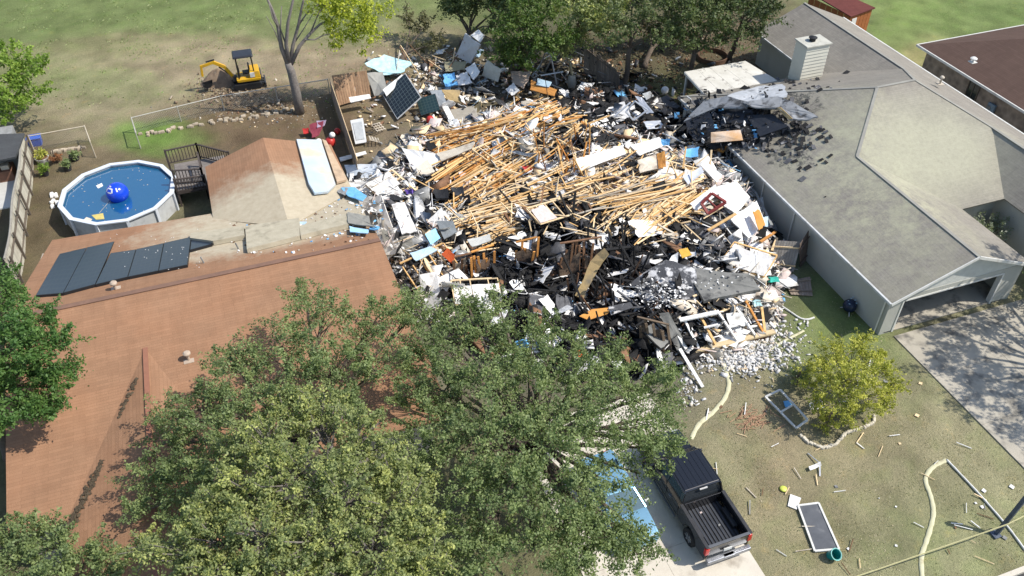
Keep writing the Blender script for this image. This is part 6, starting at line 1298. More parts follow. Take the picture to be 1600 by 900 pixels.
hs('leaning_board','long dark grey board leaning right of the burnt stud wall','board',[(1030,490,1.4),(1045,488,1.4),(1080,552,.3),(1062,556,.3)],BURN2,.05)
for a,b,lb in (((1062,545,.5),(1098,605,.15),'long white trim board running down to the lawn from the burnt stud wall'),((1040,490,1.2),(1072,545,.5),'white stripped beam above the long trim board')):
    m=MB(); m.beam(onheap(*a),onheap(*b),.16,.06); o=m.build('trim_board',WHITE,origin='auto'); tag(o,lb,'board')
hs('plywood_piece','pale orange threshold board at the foot of the burnt stud wall','board',[(1018,560,.2),(1075,556,.2),(1078,566,.1),(1020,570,.1)],mat('threshold',(.60,.36,.16),(.6,.5,.38)),.06)
# right side walls
hs('wall_panel','big white wall panel at the right with a dark notch, beside the red frame','wall panel',[(1120,292,1.0),(1150,283,1.3),(1172,308,1.0),(1150,335,.6),(1128,318,.7)],WHITE,.09,jag=.05)
hs('wall_panel','narrow white slab above the big white wall panel','wall panel',[(1094,257,1.2),(1102,251,1.3),(1128,273,1.0),(1120,285,.9)],WHITE,.09)
hs('wall_panel','white panel slanting beside the red window frame','wall panel',[(1078,318,.9),(1118,288,1.1),(1126,300,.9),(1088,330,.7)],WHITE,.06,jag=.04)
hs('wall_panel','white wall panel with orange torn face at the right edge of the wreck','wall panel',[(1140,340,1.0),(1182,314,1.4),(1196,350,1.1),(1170,372,.6)],WHITE,.08,jag=.05)
hs('wall_panel','orange torn face leaning on the right edge panel','board',[(1176,330,1.5),(1187,328,1.6),(1196,352,1.3),(1186,360,1.1)],OPLY,.05,jag=.15)
hs('wall_panel','blue grey scrap at the outer right edge of the wreck','board',[(1192,340,1.0),(1200,338,1.1),(1204,352,.8),(1194,356,.8)],FOAMB,.04,jag=.1)
hs('wall_panel','white plank pair pointing at the stucco wall, upper right','board',[(1068,278,.9),(1095,260,1.1),(1100,268,1.0),(1075,288,.8)],mat('bluewhite',(.62,.65,.72),(.5,.52,.58)),.06)
for a,b,mm,lb in (((1106,360,.9),(1150,334,1.2),PINE,'long tan beam edging the right white panels'),((1198,360,1.0),(1214,372,.8),WHITE,'short white trim at the outer right corner'),((1214,372,.9),(1206,392,.5),PALE,'pale corner post by the small grey gate'),((1188,378,.9),(1212,362,1.0),ORANGE,'orange edge board at the outer right corner'),
    ((1180,300,.9),(1206,352,1.1),GREY,'grey gutter length along the outer right wall'),((1120,246,.9),(1180,300,.9),GREY,'dark grey sheet edge along the alley by the stucco wall')):
    m=MB(); m.beam(onheap(*a),onheap(*b),.14,.07); o=m.build('beam',mm,origin='auto'); tag(o,lb,'beam')
RDW=mat('red_brown_frame',(.20,.035,.03),(.14,.025,.02),rough=.5)
P=[onheap(*q) for q in ((1096,318,1.1),(1112,302,1.3),(1134,316,1.2),(1106,334,.9))]; t=thing('window_frame','dark red window frame lying between the white panels','window frame',P[0].lerp(P[2],.5))
for i in range(4): m=MB(); m.beam(P[i],P[(i+1)%4],.16,.09); m.build('frame_bar',RDW,t,world=True)
m=MB(); m.beam(P[0].lerp(P[1],.5),P[3].lerp(P[2],.5),.08,.07); m.build('mid_bar',RDW,t,world=True)
# middle white walls
hs('wall_panel','long white wall strip lying across the upper middle','wall panel',[(900,248,1.1),(975,226,1.4),(978,240,1.0),(905,268,.7)],WHITE,.1,jag=.06)
hs('wall_panel','white wall slab right of the long white strip','wall panel',[(985,228,1.4),(1030,214,1.6),(1036,228,1.3),(1000,243,1.0)],WHITE,.1,jag=.05)
hs('wall_panel','cream wall slab below the right end of the white wall slab','wall panel',[(996,250,1.0),(1028,240,1.1),(1034,262,.8),(1000,270,.7)],CREAM,.08,jag=.05)
hs('plywood_piece','orange torn board right of the cream slab','board',[(1026,240,1.2),(1038,236,1.3),(1040,260,.9),(1029,263,.9)],OPLY,.05,jag=.1)
for i,(u,v,s,lb) in enumerate(((1038,222,9,'bright blue crumpled sheet right of the white wall slab'),(1080,240,12,'bright blue crumpled sheet under the orange board'),(1112,184,7,'small bright blue scrap inside the burnt patio heap'),(1136,163,8,'pale blue scrap at the back of the burnt patio heap'))):
    hs('blue_sheet',lb,'sheet',[(u-s,v-s*.4,1.3),(u+s,v-s*.6,1.5),(u+s*.9,v+s*.6,1.2),(u-s,v+s*.6,1.0)],BLUE,.04,jag=.15,bend=.2)
# burnt patio roof draped over the grey house
DS=mat('grey_deck_sheet',(.30,.31,.32),(.2,.205,.21),scale=1.6,rough=.8,dirt=(.07,.07,.07),damt=(.5,.62),dscale=2,bump=.2)
def ws(name,label,cat,pts,m_,th=.05,**k): return hs(name,label,cat,pts,m_,th,hp=False,**k)
rs_=lambda n,l,c,pts,m_,th=.05,**k: scrap(n,l,c,[onroof(u,v,z) for u,v,z in pts],m_,th,**k)
rs_('roof_sheet','long curled grey roof sheet draped over the corner of the grey house','roof sheet',[(1068,190,.5),(1100,157,.7),(1135,150,.8),(1172,160,.9),(1166,169,.8),(1130,163,.8),(1105,169,.7),(1078,186,.5)],DS,.08,jag=.02,bend=0)
rs_('roof_sheet','pointed grey roof sheet reaching over the shingles of the grey house','roof sheet',[(1160,160,.9),(1215,150,.7),(1240,160,.7),(1278,182,.5),(1260,187,.5),(1235,186,.7),(1215,168,.9),(1180,168,.9)],DS,.09,jag=.02)
rs_('torn_edge','tan torn edge under the pointed grey roof sheet','board',[(1212,168,.88),(1219,167,.92),(1238,185,.72),(1232,187,.66)],PLY,.12)
rs_('roof_sheet','light grey crumpled sheet between the patio cover and the pointed sheet','roof sheet',[(1135,150,.7),(1185,134,.5),(1222,132,.4),(1230,150,.5),(1190,158,.7),(1150,160,.7)],mat('light_sheet',(.45,.47,.49),(.36,.37,.38),dirt=(.15,.15,.15),damt=(.55,.7),dscale=2),.06,jag=.1)
BS=mat('burnt_plastic',(.02,.023,.03),(.035,.037,.043),scale=2,rough=.4,bump=.5,bscale=7)
rs_('burnt_sheet','large black burnt panel on the edge of the grey roof','burnt panel',[(1166,180,.55),(1207,178,.6),(1231,198,.5),(1187,213,.4)],BS,.12)
rs_('burnt_sheet','black burnt sheet sagging in the middle of the patio heap','burnt panel',[(1120,165,.5),(1175,170,.55),(1182,190,.5),(1125,194,.45)],BS,.08,jag=.06,bend=-.3)
rs_('burnt_sheet','black burnt sheet at the left of the patio heap','burnt panel',[(1072,192,.4),(1108,174,.5),(1120,207,.45),(1085,226,.3)],BS,.08,jag=.1,bend=.25)
rs_('burnt_sheet','black heap lining under the orange board','burnt panel',[(1085,217,.35),(1125,197,.42),(1178,194,.5),(1172,213,.42),(1110,232,.35)],CHAR,.1,jag=.1,bend=-.2)
rs_('patio_board','orange and white board on the edge of the grey roof','board',[(1111,207,.7),(1157,203,.6),(1161,219,.45),(1111,223,.5)],mat('orange_white_board',(.62,.34,.13),(.72,.62,.52),scale=1.1),.12,jag=.01)
ws('patio_board','orange torn plywood tucked under the orange and white board','board',[(1110,228,2.3),(1137,225,2.4),(1130,238,1.9),(1113,234,2.0)],OPLY,.05)
ws('patio_board','orange brown board fragments at the wall corner','board',[(1098,232,1.7),(1120,236,1.9),(1122,250,1.4),(1100,252,1.2)],BRSK,.05,jag=.1)
m=MB(); rr=random.Random(8)
for i in range(900):
    u=rr.gauss(1130,38); v=rr.gauss(192,20); p=onroof(u,v,rr.uniform(0,.5)); s=rr.uniform(.08,.45); m.box(p,(s,s*rr.uniform(.3,.9),.04),M=Euler((rr.gauss(0,.7),rr.gauss(0,.7),rr.uniform(0,3))).to_matrix(),mi=rr.choice([0,0,0,0,1,2,2,0,2,0,1,2,2,0,1,0,2,0,1,2,0,3,4]))
o=m.build('burnt_scraps',[CHAR,CHARG,BS,BLUE,WHITE,PALE],kind='stuff'); tag(o,'black and blue burnt scraps piled against the corner of the grey house','rubble')
m=MB(); heapz=[]
n=22
for j in range(n+1):
    for i in range(n+1):
        x=27.0+i/n*7.4-1.2; y=38.6+j/n*6.0-.6; e=min(i,n-i,j,n-j)/n*2; heapz.append((x,y,max(0,min(1,e*2.2))*(1.3+.17*(x-27)*2+.5*float(fbm(x,y,1.1,60)))))
m.add(heapz,[(j*(n+1)+i,j*(n+1)+i+1,(j+1)*(n+1)+i+1,(j+1)*(n+1)+i) for j in range(n) for i in range(n)]); o=m.build('burnt_heap',CHAR,kind='stuff',origin='auto'); tag(o,'black burnt heap between the patio cover and the wrecked house','rubble')
# aluminium window frame, upper middle
P=[onheap(*q) for q in ((978,175,1.3),(992,158,1.9),(1012,172,1.7),(990,188,1.2))]; t=thing('window_frame','square silver window frame tilted in the burnt upper middle','window frame',P[0].lerp(P[2],.5))
for i in range(4): m=MB(); m.beam(P[i],P[(i+1)%4],.1,.06); m.build('frame_bar',ALU,t,world=True)
for pts,lb in (([(992,150,1.4),(1003,152,1.4),(1022,176,.9),(1010,178,.8)],'silver grey metal sheet right of the silver window frame'),([(1004,146,1.3),(1016,142,1.4),(1022,150,1.1),(1010,156,1.0)],'small pale metal sheet above the silver window frame'),([(1005,190,.9),(1032,188,.9),(1040,200,.6),(1012,202,.6)],'white metal sheet below the silver window frame')): hs('metal_sheet',lb,'sheet',pts,ALU,.04,jag=.08)
for a,b,lb in (((960,182,.9),(985,160,1.4),'silver bar left of the window frame'),((1035,208,.8),(1070,224,.7),'white pole right below the silver window frame')):
    m=MB(); m.beam(onheap(*a),onheap(*b),.1,.06); o=m.build('metal_bar',ALU,origin='auto'); tag(o,lb,'bar')
# left edge boards
for pts,mm,lb,nm in (([(538,258,.4),(588,256,.6),(600,276,.5),(545,280,.35)],mat('white_blue_board',(.72,.74,.76),(.55,.62,.68),dirt=(.35,.4,.45),damt=(.58,.7)),'white board with bluish stains at the upper left corner of the wreck','white_board'),
    ([(545,285,.6),(610,280,.6),(622,300,.5),(556,312,.5)],WHITE,'wide white board just below the stained one','white_board'),([(560,312,.5),(596,305,.6),(628,395,.5),(600,400,.4)],mat('white_long',(.74,.72,.68),(.66,.6,.52)),'long white wall strip along the left edge of the wreck','wall_panel'),
    ([(612,320,.8),(632,316,.9),(652,362,.7),(628,366,.6)],WHITE,'smaller white slab right of the long white strip','wall_panel'),([(628,232,.7),(662,236,.9),(700,246,.7),(672,262,.5),(648,268,.4)],WHITE,'pointed white sheet beside the left end of the orange fan','white_sheet'),
    ([(650,262,.7),(668,250,.8),(680,268,.6),(660,276,.5)],CREAM,'cream sheet tucked under the pointed white sheet','white_sheet'),([(568,328,.7),(588,332,.9),(592,356,.6),(575,352,.6)],GREY,'grey round ended shingle slab by the blue ledge','grey_board'),
    ([(596,360,.6),(640,366,.5),(650,392,.4),(604,398,.4)],mat('shingle_scrap',(.30,.29,.25),(.24,.23,.2)),'olive grey shingle slab at the left of the lower wreck','grey_board'),([(655,430,.5),(682,425,.6),(690,470,.4),(662,488,.3)],WHITE,'white crumpled sheet hanging by the oak leaves','white_sheet'),
    ([(682,240,.9),(742,222,1.1),(738,232,1.0),(690,252,.7)],CREAM,'cream board under the start of the rafter fan','tan_board'),([(700,188,.6),(715,186,.7),(726,212,.4),(710,212,.4)],WHITE,'white plank left of the rafter fan near the fallen panels','white_board'),
    ([(664,366,1.0),(680,357,1.1),(688,372,.9),(673,383,.8)],mat('sky_blue',(.30,.62,.85),(.36,.64,.82),bump=.05),'square sky blue board in the left part of the wreck','blue_board'),([(682,346,1.0),(708,345,1.1),(714,362,.8),(694,374,.8)],mat('slate_cushion',(.20,.22,.23),(.16,.175,.18)),'dark slate cushion beside the square blue board','cushion'),
    ([(640,396,.8),(672,385,.9),(684,391,.8),(650,408,.6)],FOAMB,'pale blue board below the square blue board','blue_board'),([(690,398,1.0),(700,388,1.2),(712,400,1.1),(706,412,.9)],mat('orange_red',(.55,.10,.025),(.4,.07,.02)),'orange red plastic lump beside the tan wall remnant','plastic_lump'),
    ([(730,375,1.6),(765,366,1.7),(768,376,1.6),(738,386,1.5)],mat('cap_board',(.5,.5,.47),(.4,.4,.37)),'pale grey board capping the brown wall remnant','grey_board')):
    hs(nm,lb,'board' if 'cushion' not in nm else 'cushion',pts,mm,.07,jag=.05,bend=.05)
def roofp(pts,mm,lb,h=.22,th=.05):
    o=scrap('torn_sheet',lb,'sheet',[offp(onplane(u,v,bp),bp,h) for u,v in pts],mm,th,jag=.05,bend=.04)
roofp([(534,300),(556,299),(574,312),(568,321),(545,312)],BLUE,'bright blue torn sheet on the right end of the rust roof'); roofp([(530,297),(546,299),(540,312),(528,306)],GREY,'grey strip left of the bright blue torn sheet',.24)
roofp([(545,341),(578,346),(580,358),(590,364),(546,357)],mat('shingle_scrap',(.3,.29,.25)),'grey shingle flap at the torn corner of the rust roof',.3); roofp([(547,360),(577,365),(576,371),(548,368)],mat('sky_blue2',(.34,.60,.82),(.4,.6,.75)),'light blue strip under the grey shingle flap',.2); roofp([(580,357),(594,360),(592,365),(578,364)],BLUE,'small blue strip hanging off the torn roof corner',.2)
roofp([(447,347),(480,348),(476,353),(450,352)],FOAMB,'faint blue film lying on the dusty roof',.05,.02); roofp([(442,309),(458,307),(476,314),(460,318)],WHITE,'white torn paper on the dusty roof below the gable ridge',.06,.02); roofp([(428,264),(438,263),(440,269),(430,270)],CREAM,'small cream scrap on the rear rust gable',.75,.02)
# ---------------- back yard pieces
def P3(*q): return [W(u,v,z) for u,v,z in q]
PVF=mat('panel_frame_white',(.66,.66,.64),bump=0)
panel(P3((597,147,.45),(633,114,1.7),(658,152,1.5),(623,174,.25)),PVG,PVF,'fallen square solar panel with white grid and frame in the back yard',name='fallen_solar_panel',fw=.05)
panel(P3((650,155,.9),(680,146,1.2),(688,172,.7),(660,180,.35)),PVG2,FRM,'smaller teal grid solar panel right of the fallen square one',name='fallen_solar_panel')
STD=mat('white_brown_panel',(.50,.51,.53),(.44,.45,.47),dirt=(.28,.17,.11),damt=(.62,.68),dscale=1.6)
scrap('tall_panel','tall pale panel with brown stains standing on end before the trees','panel',P3((712,88,1.0),(727,52,3.0),(750,70,3.2),(735,99,1.1)),STD,.1,jag=.03)
scrap('white_board','white sheet caught at the top of the tall pale panel','board',P3((735,55,3.3),(747,46,3.6),(757,55,3.6),(750,66,3.2)),WHITE,.05,jag=.1)
for q,mm,lb,nm,j in (
   (((570,100,.9),(600,86,1.1),(645,98,1.0),(632,112,.8),(600,118,.6)),TEAL,'teal and white crumpled pool liner on the rear debris','liner',.12),
   (((572,114,1.1),(598,112,1.1),(606,145,.7),(585,150,.3)),mat('stone_board',(.36,.35,.31),(.3,.29,.26)),'grey beige board leaning left of the square solar panel','grey_board',.03),
   (((598,140,.9),(628,116,1.5),(634,120,1.4),(604,150,.7)),WHITE,'white strip behind the square solar panel','white_board',.02),
   (((727,108,1.1),(742,98,1.5),(750,112,1.3),(740,126,.8)),WHITE,'white plastic chair seat shape below the tall panel','plastic_piece',.1),
   (((712,118,1.0),(730,112,1.1),(738,130,.8),(716,134,.6)),WHITE,'white plastic shell left below the tall panel','plastic_piece',.15),
   (((692,118,.9),(710,114,1.0),(716,134,.7),(696,136,.6)),BLUE,'blue crumpled sheet left of the white plastic shell','blue_sheet',.15),
   (((694,96,1.0),(728,96,1.2),(726,108,1.0),(696,112,.8)),mat('olive_board',(.34,.31,.19),(.28,.25,.16)),'olive board under the tall pale panel','olive_board',.05),
   (((690,140,.9),(718,140,.9),(722,160,.5),(700,156,.5)),PLY,'tan board between the teal panel and the white heap','tan_board',.05),
   (((672,142,1.2),(690,140,1.2),(700,166,.6),(685,168,.5)),mat('steel_grey',(.22,.24,.26),(.3,.32,.33)),'steel grey sheet right of the teal panel','grey_board',.04),
   (((752,118,.8),(762,94,2.2),(784,110,1.8),(778,128,.8)),mat('plastic_film',(.48,.50,.47),(.38,.4,.36)),'pale crumpled translucent sheet right of the white plastic chair','plastic_sheet',.12),
   (((798,112,1.2),(832,112,1.3),(818,140,.9),(800,128,1.0)),mat('beige_panel',(.46,.36,.28),(.4,.31,.24)),'beige broken panel above the rafter fan','tan_board',.1),
   (((790,140,.8),(802,130,1.0),(812,142,.9),(800,150,.6)),WHITE,'white rounded piece under the beige broken panel','plastic_piece',.1),
   (((690,175,.35),(740,165,.4),(775,195,.3),(720,212,.25)),mat('dusty_sheet',(.34,.31,.26),(.28,.25,.2)),'flat dusty grey brown sheet on the ground before the rafter fan','grey_board',.06),
   (((690,165,.6),(700,166,.6),(720,205,.4),(712,208,.4)),WHITE,'white trim lying on the dusty sheet edge','white_board',.02),
   (((545,152,1.0),(577,147,1.0),(580,153,.9),(548,160,.9)),WHITE,'white plank on the brown stained fence panel','white_board',.02),
   (((830,125,1.1),(870,140,1.3),(866,150,1.2),(828,140,.9)),ORANGE,'brown wooden panel beside the beige one','brown_board',.05),
   (((840,122,1.3),(862,128,1.4),(858,136,1.3),(838,132,1.2)),FOAMB,'pale blue piece on the brown wooden panel','blue_board',.08),
   (((484,196,.6),(506,190,.9),(498,212,.5),(488,216,.4)),mat('maroon',(.20,.03,.05),(.3,.06,.08)),'maroon and lilac toy heap by the narrow fence','toy',.15),
   (((495,190,.8),(510,188,1.0),(507,196,.8),(496,200,.7)),mat('lilac',(.42,.32,.42),(.36,.28,.36)),'lilac toy top on the maroon heap','toy',.1),
   (((473,202,.4),(482,200,.5),(484,208,.3),(475,210,.3)),RED,'small red toy left of the maroon heap','toy',.1),
   (((1020,0,0.3),(1030,0,.4),(1030,8,.3),(1020,8,.3)),GREY,'grey scrap in the far trees','board',.1),
   (((628,224,.3),(640,228,.35),(600,242,.2),(540,250,.15)) if False else ((530,246,.25),(571,236,.35),(573,240,.3),(532,252,.2)),WHITE,'white post lying between the rust roof and the narrow fence','white_board',.0)):
    if 'far trees' in lb: continue
    scrap(nm,lb,{'toy':'toy','liner':'liner'}.get(nm,'board'),P3(*q),mm,.05,jag=j,bend=.08 if j>.09 else 0)
# white bathtub / tray shape and lattice
t=thing('storage_tray','grey white ribbed tray leaning by the narrow fence','tray',W(560,210,.3)); m=MB(); P=P3((547,188,1.0),(567,184,1.0),(573,222,.25),(555,225,.25)); m.slab(P,.1); m.build('tray',mat('tray_white',(.55,.56,.56),(.48,.49,.49),bump=.05),t,world=True,bevel=.02)
c=sum(P,Vector())/4; m=MB(); m.slab([p+(c-p)*.28+Vector((0,-.03,.03)) for p in P],.03); m.build('inner_panel',mat('tray_grey',(.42,.44,.45)),t,world=True)
for i,(u,v,lb) in enumerate(((590,202,'broken white lattice beside the ribbed tray'),(583,222,'lower white lattice piece beside the ribbed tray'))):
    t=thing('lattice',lb,'lattice',W(u,v,.2)); M=Euler((.4,.2,.5+i)).to_matrix()
    for k in range(4):
        m=MB(); m.box(M@Vector((-.35+k*.22,0,.2)),(.05,.7,.03),M=M); m.build('slat',CREAM,t); m=MB(); m.box(M@Vector((0,-.3+k*.2,.235)),(.75,.05,.03),M=M); m.build('slat',CREAM,t)
def ballobj(u,v,r,mm,lb,z=.2): m=MB(); sphere(r,(0,0,0),m,14,9); o=m.build('ball',mm,smooth=True); o.location=W(u,v,z); tag(o,lb,'ball')
ballobj(672,187,.28,RED,'red ball near the teal grid solar panel',.3); ballobj(516,222,.36,RED,'red ball at the end of the rust roof',.5); ballobj(527,205,.22,RED,'smaller red ball right of the rust roof gable',.3); ballobj(519,211,.2,WHITE,'white ball on top of the red one by the rust roof',1.0); ballobj(1039,141,.28,WHITE,'white ball lying under the trees left of the patio cover',.4); ballobj(498,221,.2,WHITE,'white ball left of the red ball by the rust roof',.5)
# collapsed swing set
sw=thing('swing_set','collapsed silver swing set frame under the trees','swing set',W(870,130,0)); 
for a,b in (((840,112,.2),(852,82,2.4)),((870,132,.2),(860,84,2.4)),((852,112,.3),(862,92,2.2)),((845,118,1.0),(880,112,1.2)),((852,83,2.4),(862,85,2.4)),((863,133,.3),(905,150,.5)),((828,92,1.4),(838,118,.3)),((832,118,.3),(845,100,1.0))): m=MB(); m.tube([W(*a),W(*b)],.06,8); m.build('pole',ALU,sw,world=True)
rr=random.Random(21)
for i in range(34):
    u=rr.gauss(885,38); v=rr.gauss(108,18); a=W(u,v,rr.uniform(.2,1.4)); an=rr.uniform(0,3.1); L=rr.uniform(.6,2.4); m=MB(); m.tube([a,a+Vector((math.cos(an)*L,math.sin(an)*L,rr.gauss(0,.6)))],rr.uniform(.02,.045),6); o=m.build('bent_tube',rr.choice([ALU,GREY,CHAR,GREY,CHAR]),origin='auto'); tag(o,'bent metal tube in the dark tangle under the trees','tube','bent tubes under the trees')
for i in range(22):
    u=rr.gauss(680,42); v=rr.gauss(108,14); a=W(u,v,rr.uniform(.2,1.0)); an=rr.uniform(0,3.1); L=rr.uniform(.6,1.8); m=MB(); m.beam(a,a+Vector((math.cos(an)*L,math.sin(an)*L,rr.gauss(.2,.6))),.05,.05); o=m.build('lath',rr.choice([PALE,CREAM,PALE,BROWN]),origin='auto'); tag(o,'pale lath sticking out of the back yard debris','lath','laths in the back yard debris')
for i in range(46):
    u=rr.gauss(715,50); v=rr.gauss(140,26); c=W(u,v,rr.uniform(.1,.6)); s=rr.uniform(.2,.6); M=Euler((rr.gauss(0,.5),rr.gauss(0,.5),rr.uniform(0,3))).to_matrix(); mm=rr.choice([WHITE,GREY,CREAM,WHITE,PLY,FOAMB,DKGREY]); scrap('yard_board','torn piece of sheet in the back yard debris left of the trees','board',[c+M@Vector((s*x,s*y*.7,0)) for x,y in ((-1,-.8),(1,-1),(.8,.9),(-.9,1))],mm,.03,jag=.14,group='torn sheets in the back yard',seed=i,bend=.05)
for i in range(34):
    u=rr.gauss(950,55); v=rr.gauss(160,16); c=W(u,v,rr.uniform(.1,.8)); s=rr.uniform(.2,.6); M=Euler((rr.gauss(0,.5),rr.gauss(0,.5),rr.uniform(0,3))).to_matrix(); mm=rr.choice([CHAR,CHARG,GREY,CHAR,WHITE,DKGREY]); scrap('scorched_sheet','torn scorched sheet below the leaning grey fence','board',[c+M@Vector((s*x,s*y*.7,0)) for x,y in ((-1,-.8),(1,-1),(.8,.9),(-.9,1))],mm,.03,jag=.14,group='scorched sheets below the leaning fence',seed=i,bend=.05)
t=thing('patio_figure','pale standing object with olive top in the dark tangle','garden ornament',W(893,138,0)); m=MB(); m.ring((0,0,0),[(.25,0),(.35,.5),(.28,.9),(.2,1.1)],10,close=False); m.build('body',mat('stone_pale',(.34,.33,.28)),t,smooth=True); m=MB(); m.beam((0,0,1.0),(-.2,.1,2.0),.3,.1); m.build('top',mat('olive_board',(.34,.31,.19)),t)
# round pit ring under the far tree
p=W(1113,92,0); m=MB(); m.ring((0,0,0),[(1.15,0),(1.15,.35),(1.08,.37),(1.08,0)],36); o=m.build('round_pit',mat('rust_ring',(.16,.09,.055),(.1,.06,.04)),smooth=2); o.location=p; tag(o,'low brown ring under the trees behind the patio cover','ring')
g=np.random.default_rng(91); U=g.uniform(900,1210,3800); V=g.uniform(30,165,3800); frags('leaf_litter','dry leaves and twigs covering the ground under the trees','' if False else U,V,np.array([6,6,6,6,0,6,1,6,8])[g.integers(0,9,3800)],.05,.16,17,pal=PAL,lift=.03) if True else None
# strewn clothes and household things right side (reddish)
for (u,v,s,mm,lb) in ((1182,474,7,TEAL,'teal cloth in the front right rubble'),(1207,437,7,mat('green_teal',(.05,.45,.36)),'green teal plastic near the fallen gate'),(770,270,0,RED,''),(824,264,7,RED,'red cloth half under the rafters'),(816,538,10,BLUE,'bright blue tarp scrap seen through the oak leaves'),(910,552,8,mat('orange_red',(.55,.1,.02)),'orange red pot among the burnt front rubble'),(640,300,6,mat('violet',(.14,.08,.35)),'violet cloth in the dark left heap'),(690,305,12,BLACK,'black bag in the dark left heap'),(716,300,10,DKGREY,'dark plastic bag right of the black bag'),(727,312,9,BLACK,'round black bag at the edge of the dark left heap')):
    if not lb: continue
    hs('household_item',lb,'item',[(u-s,v-s*.5,.7),(u+s*.8,v-s*.7,.8),(u+s,v+s*.5,.6),(u-s*.7,v+s*.6,.55)],mm,.14,jag=.2,bend=.15)
print('timbers',TCOUNT)

# collapsed wall sections: plates, studs and what is left of their sheeting
def section(label,u,v,L,Hh,az,tilt,roll,skin,stud,lift=.35,cover=.5,seed=0):
    rr=random.Random(seed); o0=onheap(u,v,lift); t=thing('wall_section',label,'wall section',o0); M=(Matrix.Rotation(az,3,'Z')@Matrix.Rotation(tilt,3,'X')@Matrix.Rotation(roll,3,'Y'))
    P=lambda x,y,z: M@Vector((x,y,z))
    for y,nm in ((-Hh/2,'bottom_plate'),(Hh/2,'top_plate')): m=MB(); m.beam(P(-L/2,y,0),P(L/2,y,0),.1,.05); m.build(nm,stud,t)
    n=max(3,int(L/.45))
    for i in range(n+1):
        x=-L/2+L*i/n; k=1 if rr.random()<.7 else rr.uniform(.4,.9); m=MB(); m.beam(P(x,-Hh/2+.03,.0),P(x+rr.gauss(0,.04),-Hh/2+Hh*k-.03,0),.05,.09); m.build('stud',stud,t)
    i=0
    while i<n:
        w2=rr.randint(1,3)
        if rr.random()<cover:
            x0=-L/2+L*i/n; x1=-L/2+L*min(n,i+w2)/n; y1=Hh/2*rr.uniform(.2,1); pts=[P(x0,-Hh/2,.07),P(x1,-Hh/2,.07),P(x1-rr.uniform(0,.1),y1*rr.uniform(.6,1),.07),P(x0+rr.uniform(0,.1),y1,.07)]
            oo=scrap('sheathing','','',[p+o0 for p in pts],skin,.025,jag=.05,seed=i,bend=.03,par=t)
        i+=w2
WSK=mat('wall_sheathing',(.78,.76,.72),(.6,.56,.5),scale=1.5,dirt=(.25,.22,.19),damt=(.56,.7),dscale=2.2)
for a in (('broad white faced wall section sagging at the left edge of the wreck',618,300,3.4,1.9,R(-70),.15,.1,WSK,PALE,.45,.85,1),
 ('wall section with open studs at the lower left of the wreck',672,415,2.6,1.8,R(15),.3,-.1,WSK,PINE,.4,.5,2),
 ('white wall section half under the rafters, left of the white strip',775,235,2.6,1.6,R(28),.2,.15,WSK,PALE,.5,.8,3),
 ('pale wall section leaning right of the white wall slab',1060,275,2.4,1.7,R(-40),.35,.1,WSK,PALE,.5,.7,4),
 ('wall section with bare studs at the far right of the wreck',1170,405,2.4,1.6,R(-55),.25,-.1,WSK,PINE,.5,.5,5),
 ('wall section buried to its studs in the front right rubble',1130,465,2.8,1.4,R(10),.15,.05,WSK,PALE,.35,.6,6),
 ('scorched wall section fallen in front of the burnt slab',1035,512,2.6,1.6,R(25),.3,.2,BURN2,CHAR,.4,.6,7),
 ('black wall section collapsed left of the plywood strip',868,478,2.8,1.7,R(-20),.35,.15,CHARG,CHAR,.45,.6,8),
 ('charred wall section behind the silver window frame',1030,165,2.8,1.5,R(20),.3,.1,CHARG,CHAR,.5,.5,9),
 ('charred wall section right of the standing orange studs',955,205,2.6,1.5,R(15),.35,.1,CHARG,CHAR,.5,.4,10),
 ('pink faced wall section above the front edge of the rafters',860,330,2.2,1.3,R(12),.2,.1,PINK,PALE,.9,.8,11),
 ('pale wall section among the boards above the oak leaves',745,455,2.4,1.5,R(-10),.25,.1,WSK,PALE,.4,.7,12)):
    section(a[0],*a[1:8],a[8],a[9],a[10],a[11],a[12])
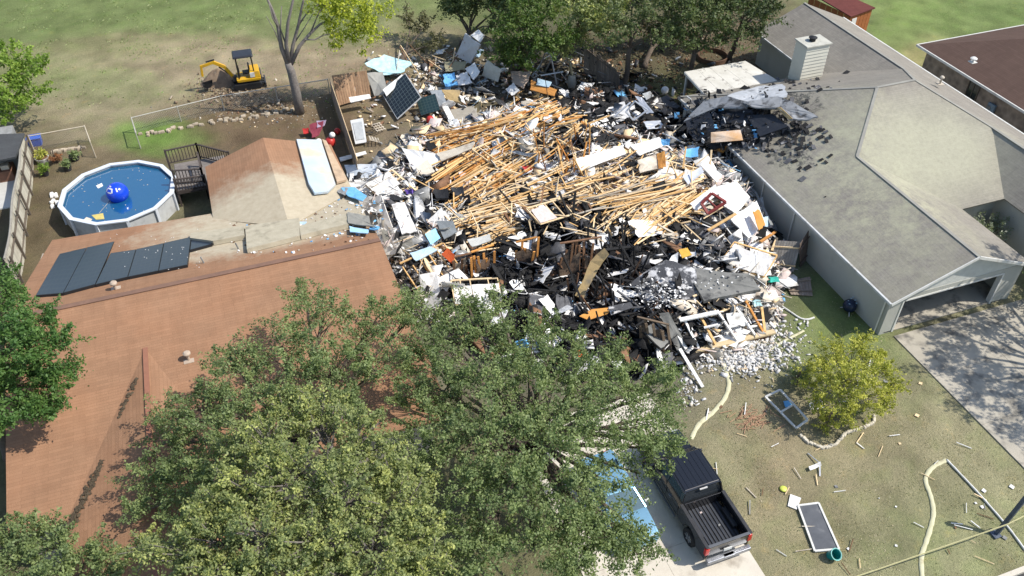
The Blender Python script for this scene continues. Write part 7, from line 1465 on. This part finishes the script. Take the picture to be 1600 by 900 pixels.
# clods thrown up round the digger
g=np.random.default_rng(71); U=np.concatenate([g.normal(345,26,260),g.normal(390,50,320)]); V=np.concatenate([g.normal(140,9,260),g.normal(160,9,320)])
frags('dirt_clods','clods and pale stones thrown up around the excavator',U,V,g.integers(0,3,len(U)),.05,.2,72,pal=[mat('dug_soil',(.26,.19,.125)),ST,mat('clod_brown',(.17,.115,.075),(.12,.08,.05))],lift=.05,flat=.6)
# ash chips lying on the burnt slabs
g=np.random.default_rng(44); m=MB()
for i in range(260):
    u=g.normal(1030,28); v=g.normal(458,13)
    if not(985<u<1092): continue
    p=onheap(u,v,.86+g.random()*.1); s=g.uniform(.04,.17); m.box(p,(s,s*.6,.02),M=Euler((g.normal()*.3,g.normal()*.3,g.random()*3)).to_matrix(),mi=int(g.integers(0,4)))
for i in range(30):
    p=onheap(g.normal(1130,25),g.normal(440,10),.95); s=g.uniform(.03,.14); m.box(p,(s,s*.6,.04),M=Euler((0,0,g.random()*3)).to_matrix(),mi=int(g.integers(0,4)))
o=m.build('ash_chips',[WHITE,CHARG,GREY,WHITE],kind='stuff'); tag(o,'white ash flakes scattered over the burnt grey roof slabs','ash')

# alike things that only their place tells apart: count them off from the left of the picture
ORD=['leftmost','second-from-left','third-from-left','fourth-from-left','fifth-from-left','sixth-from-left','seventh-from-left','eighth-from-left','ninth-from-left','tenth-from-left']
SEEN={}
for o in S.objects:
    if o.parent is None and o.get('label') and o.get('kind')!='stuff': SEEN.setdefault(o['label'],[]).append(o)
def ctr(o):
    if o.type=='MESH' and len(o.data.vertices): c=sum((Vector(b) for b in o.bound_box),Vector())/8+o.location
    else: c=o.location
    return Q(*c)
for lab,os_ in SEEN.items():
    if len(os_)<2: continue
    os_.sort(key=lambda o:ctr(o)[0])
    for i,o in enumerate(os_):
        w1=ORD[i] if i<10 else f'{i+1}th-from-left'
        if len(os_)>12:
            c=ctr(o); 
        words=lab.split(); l2=' '.join([w1]+words)
        if len(l2.split())>16: l2=' '.join([w1]+[x for x in words if x not in ('the','its')])
        o['label']=l2
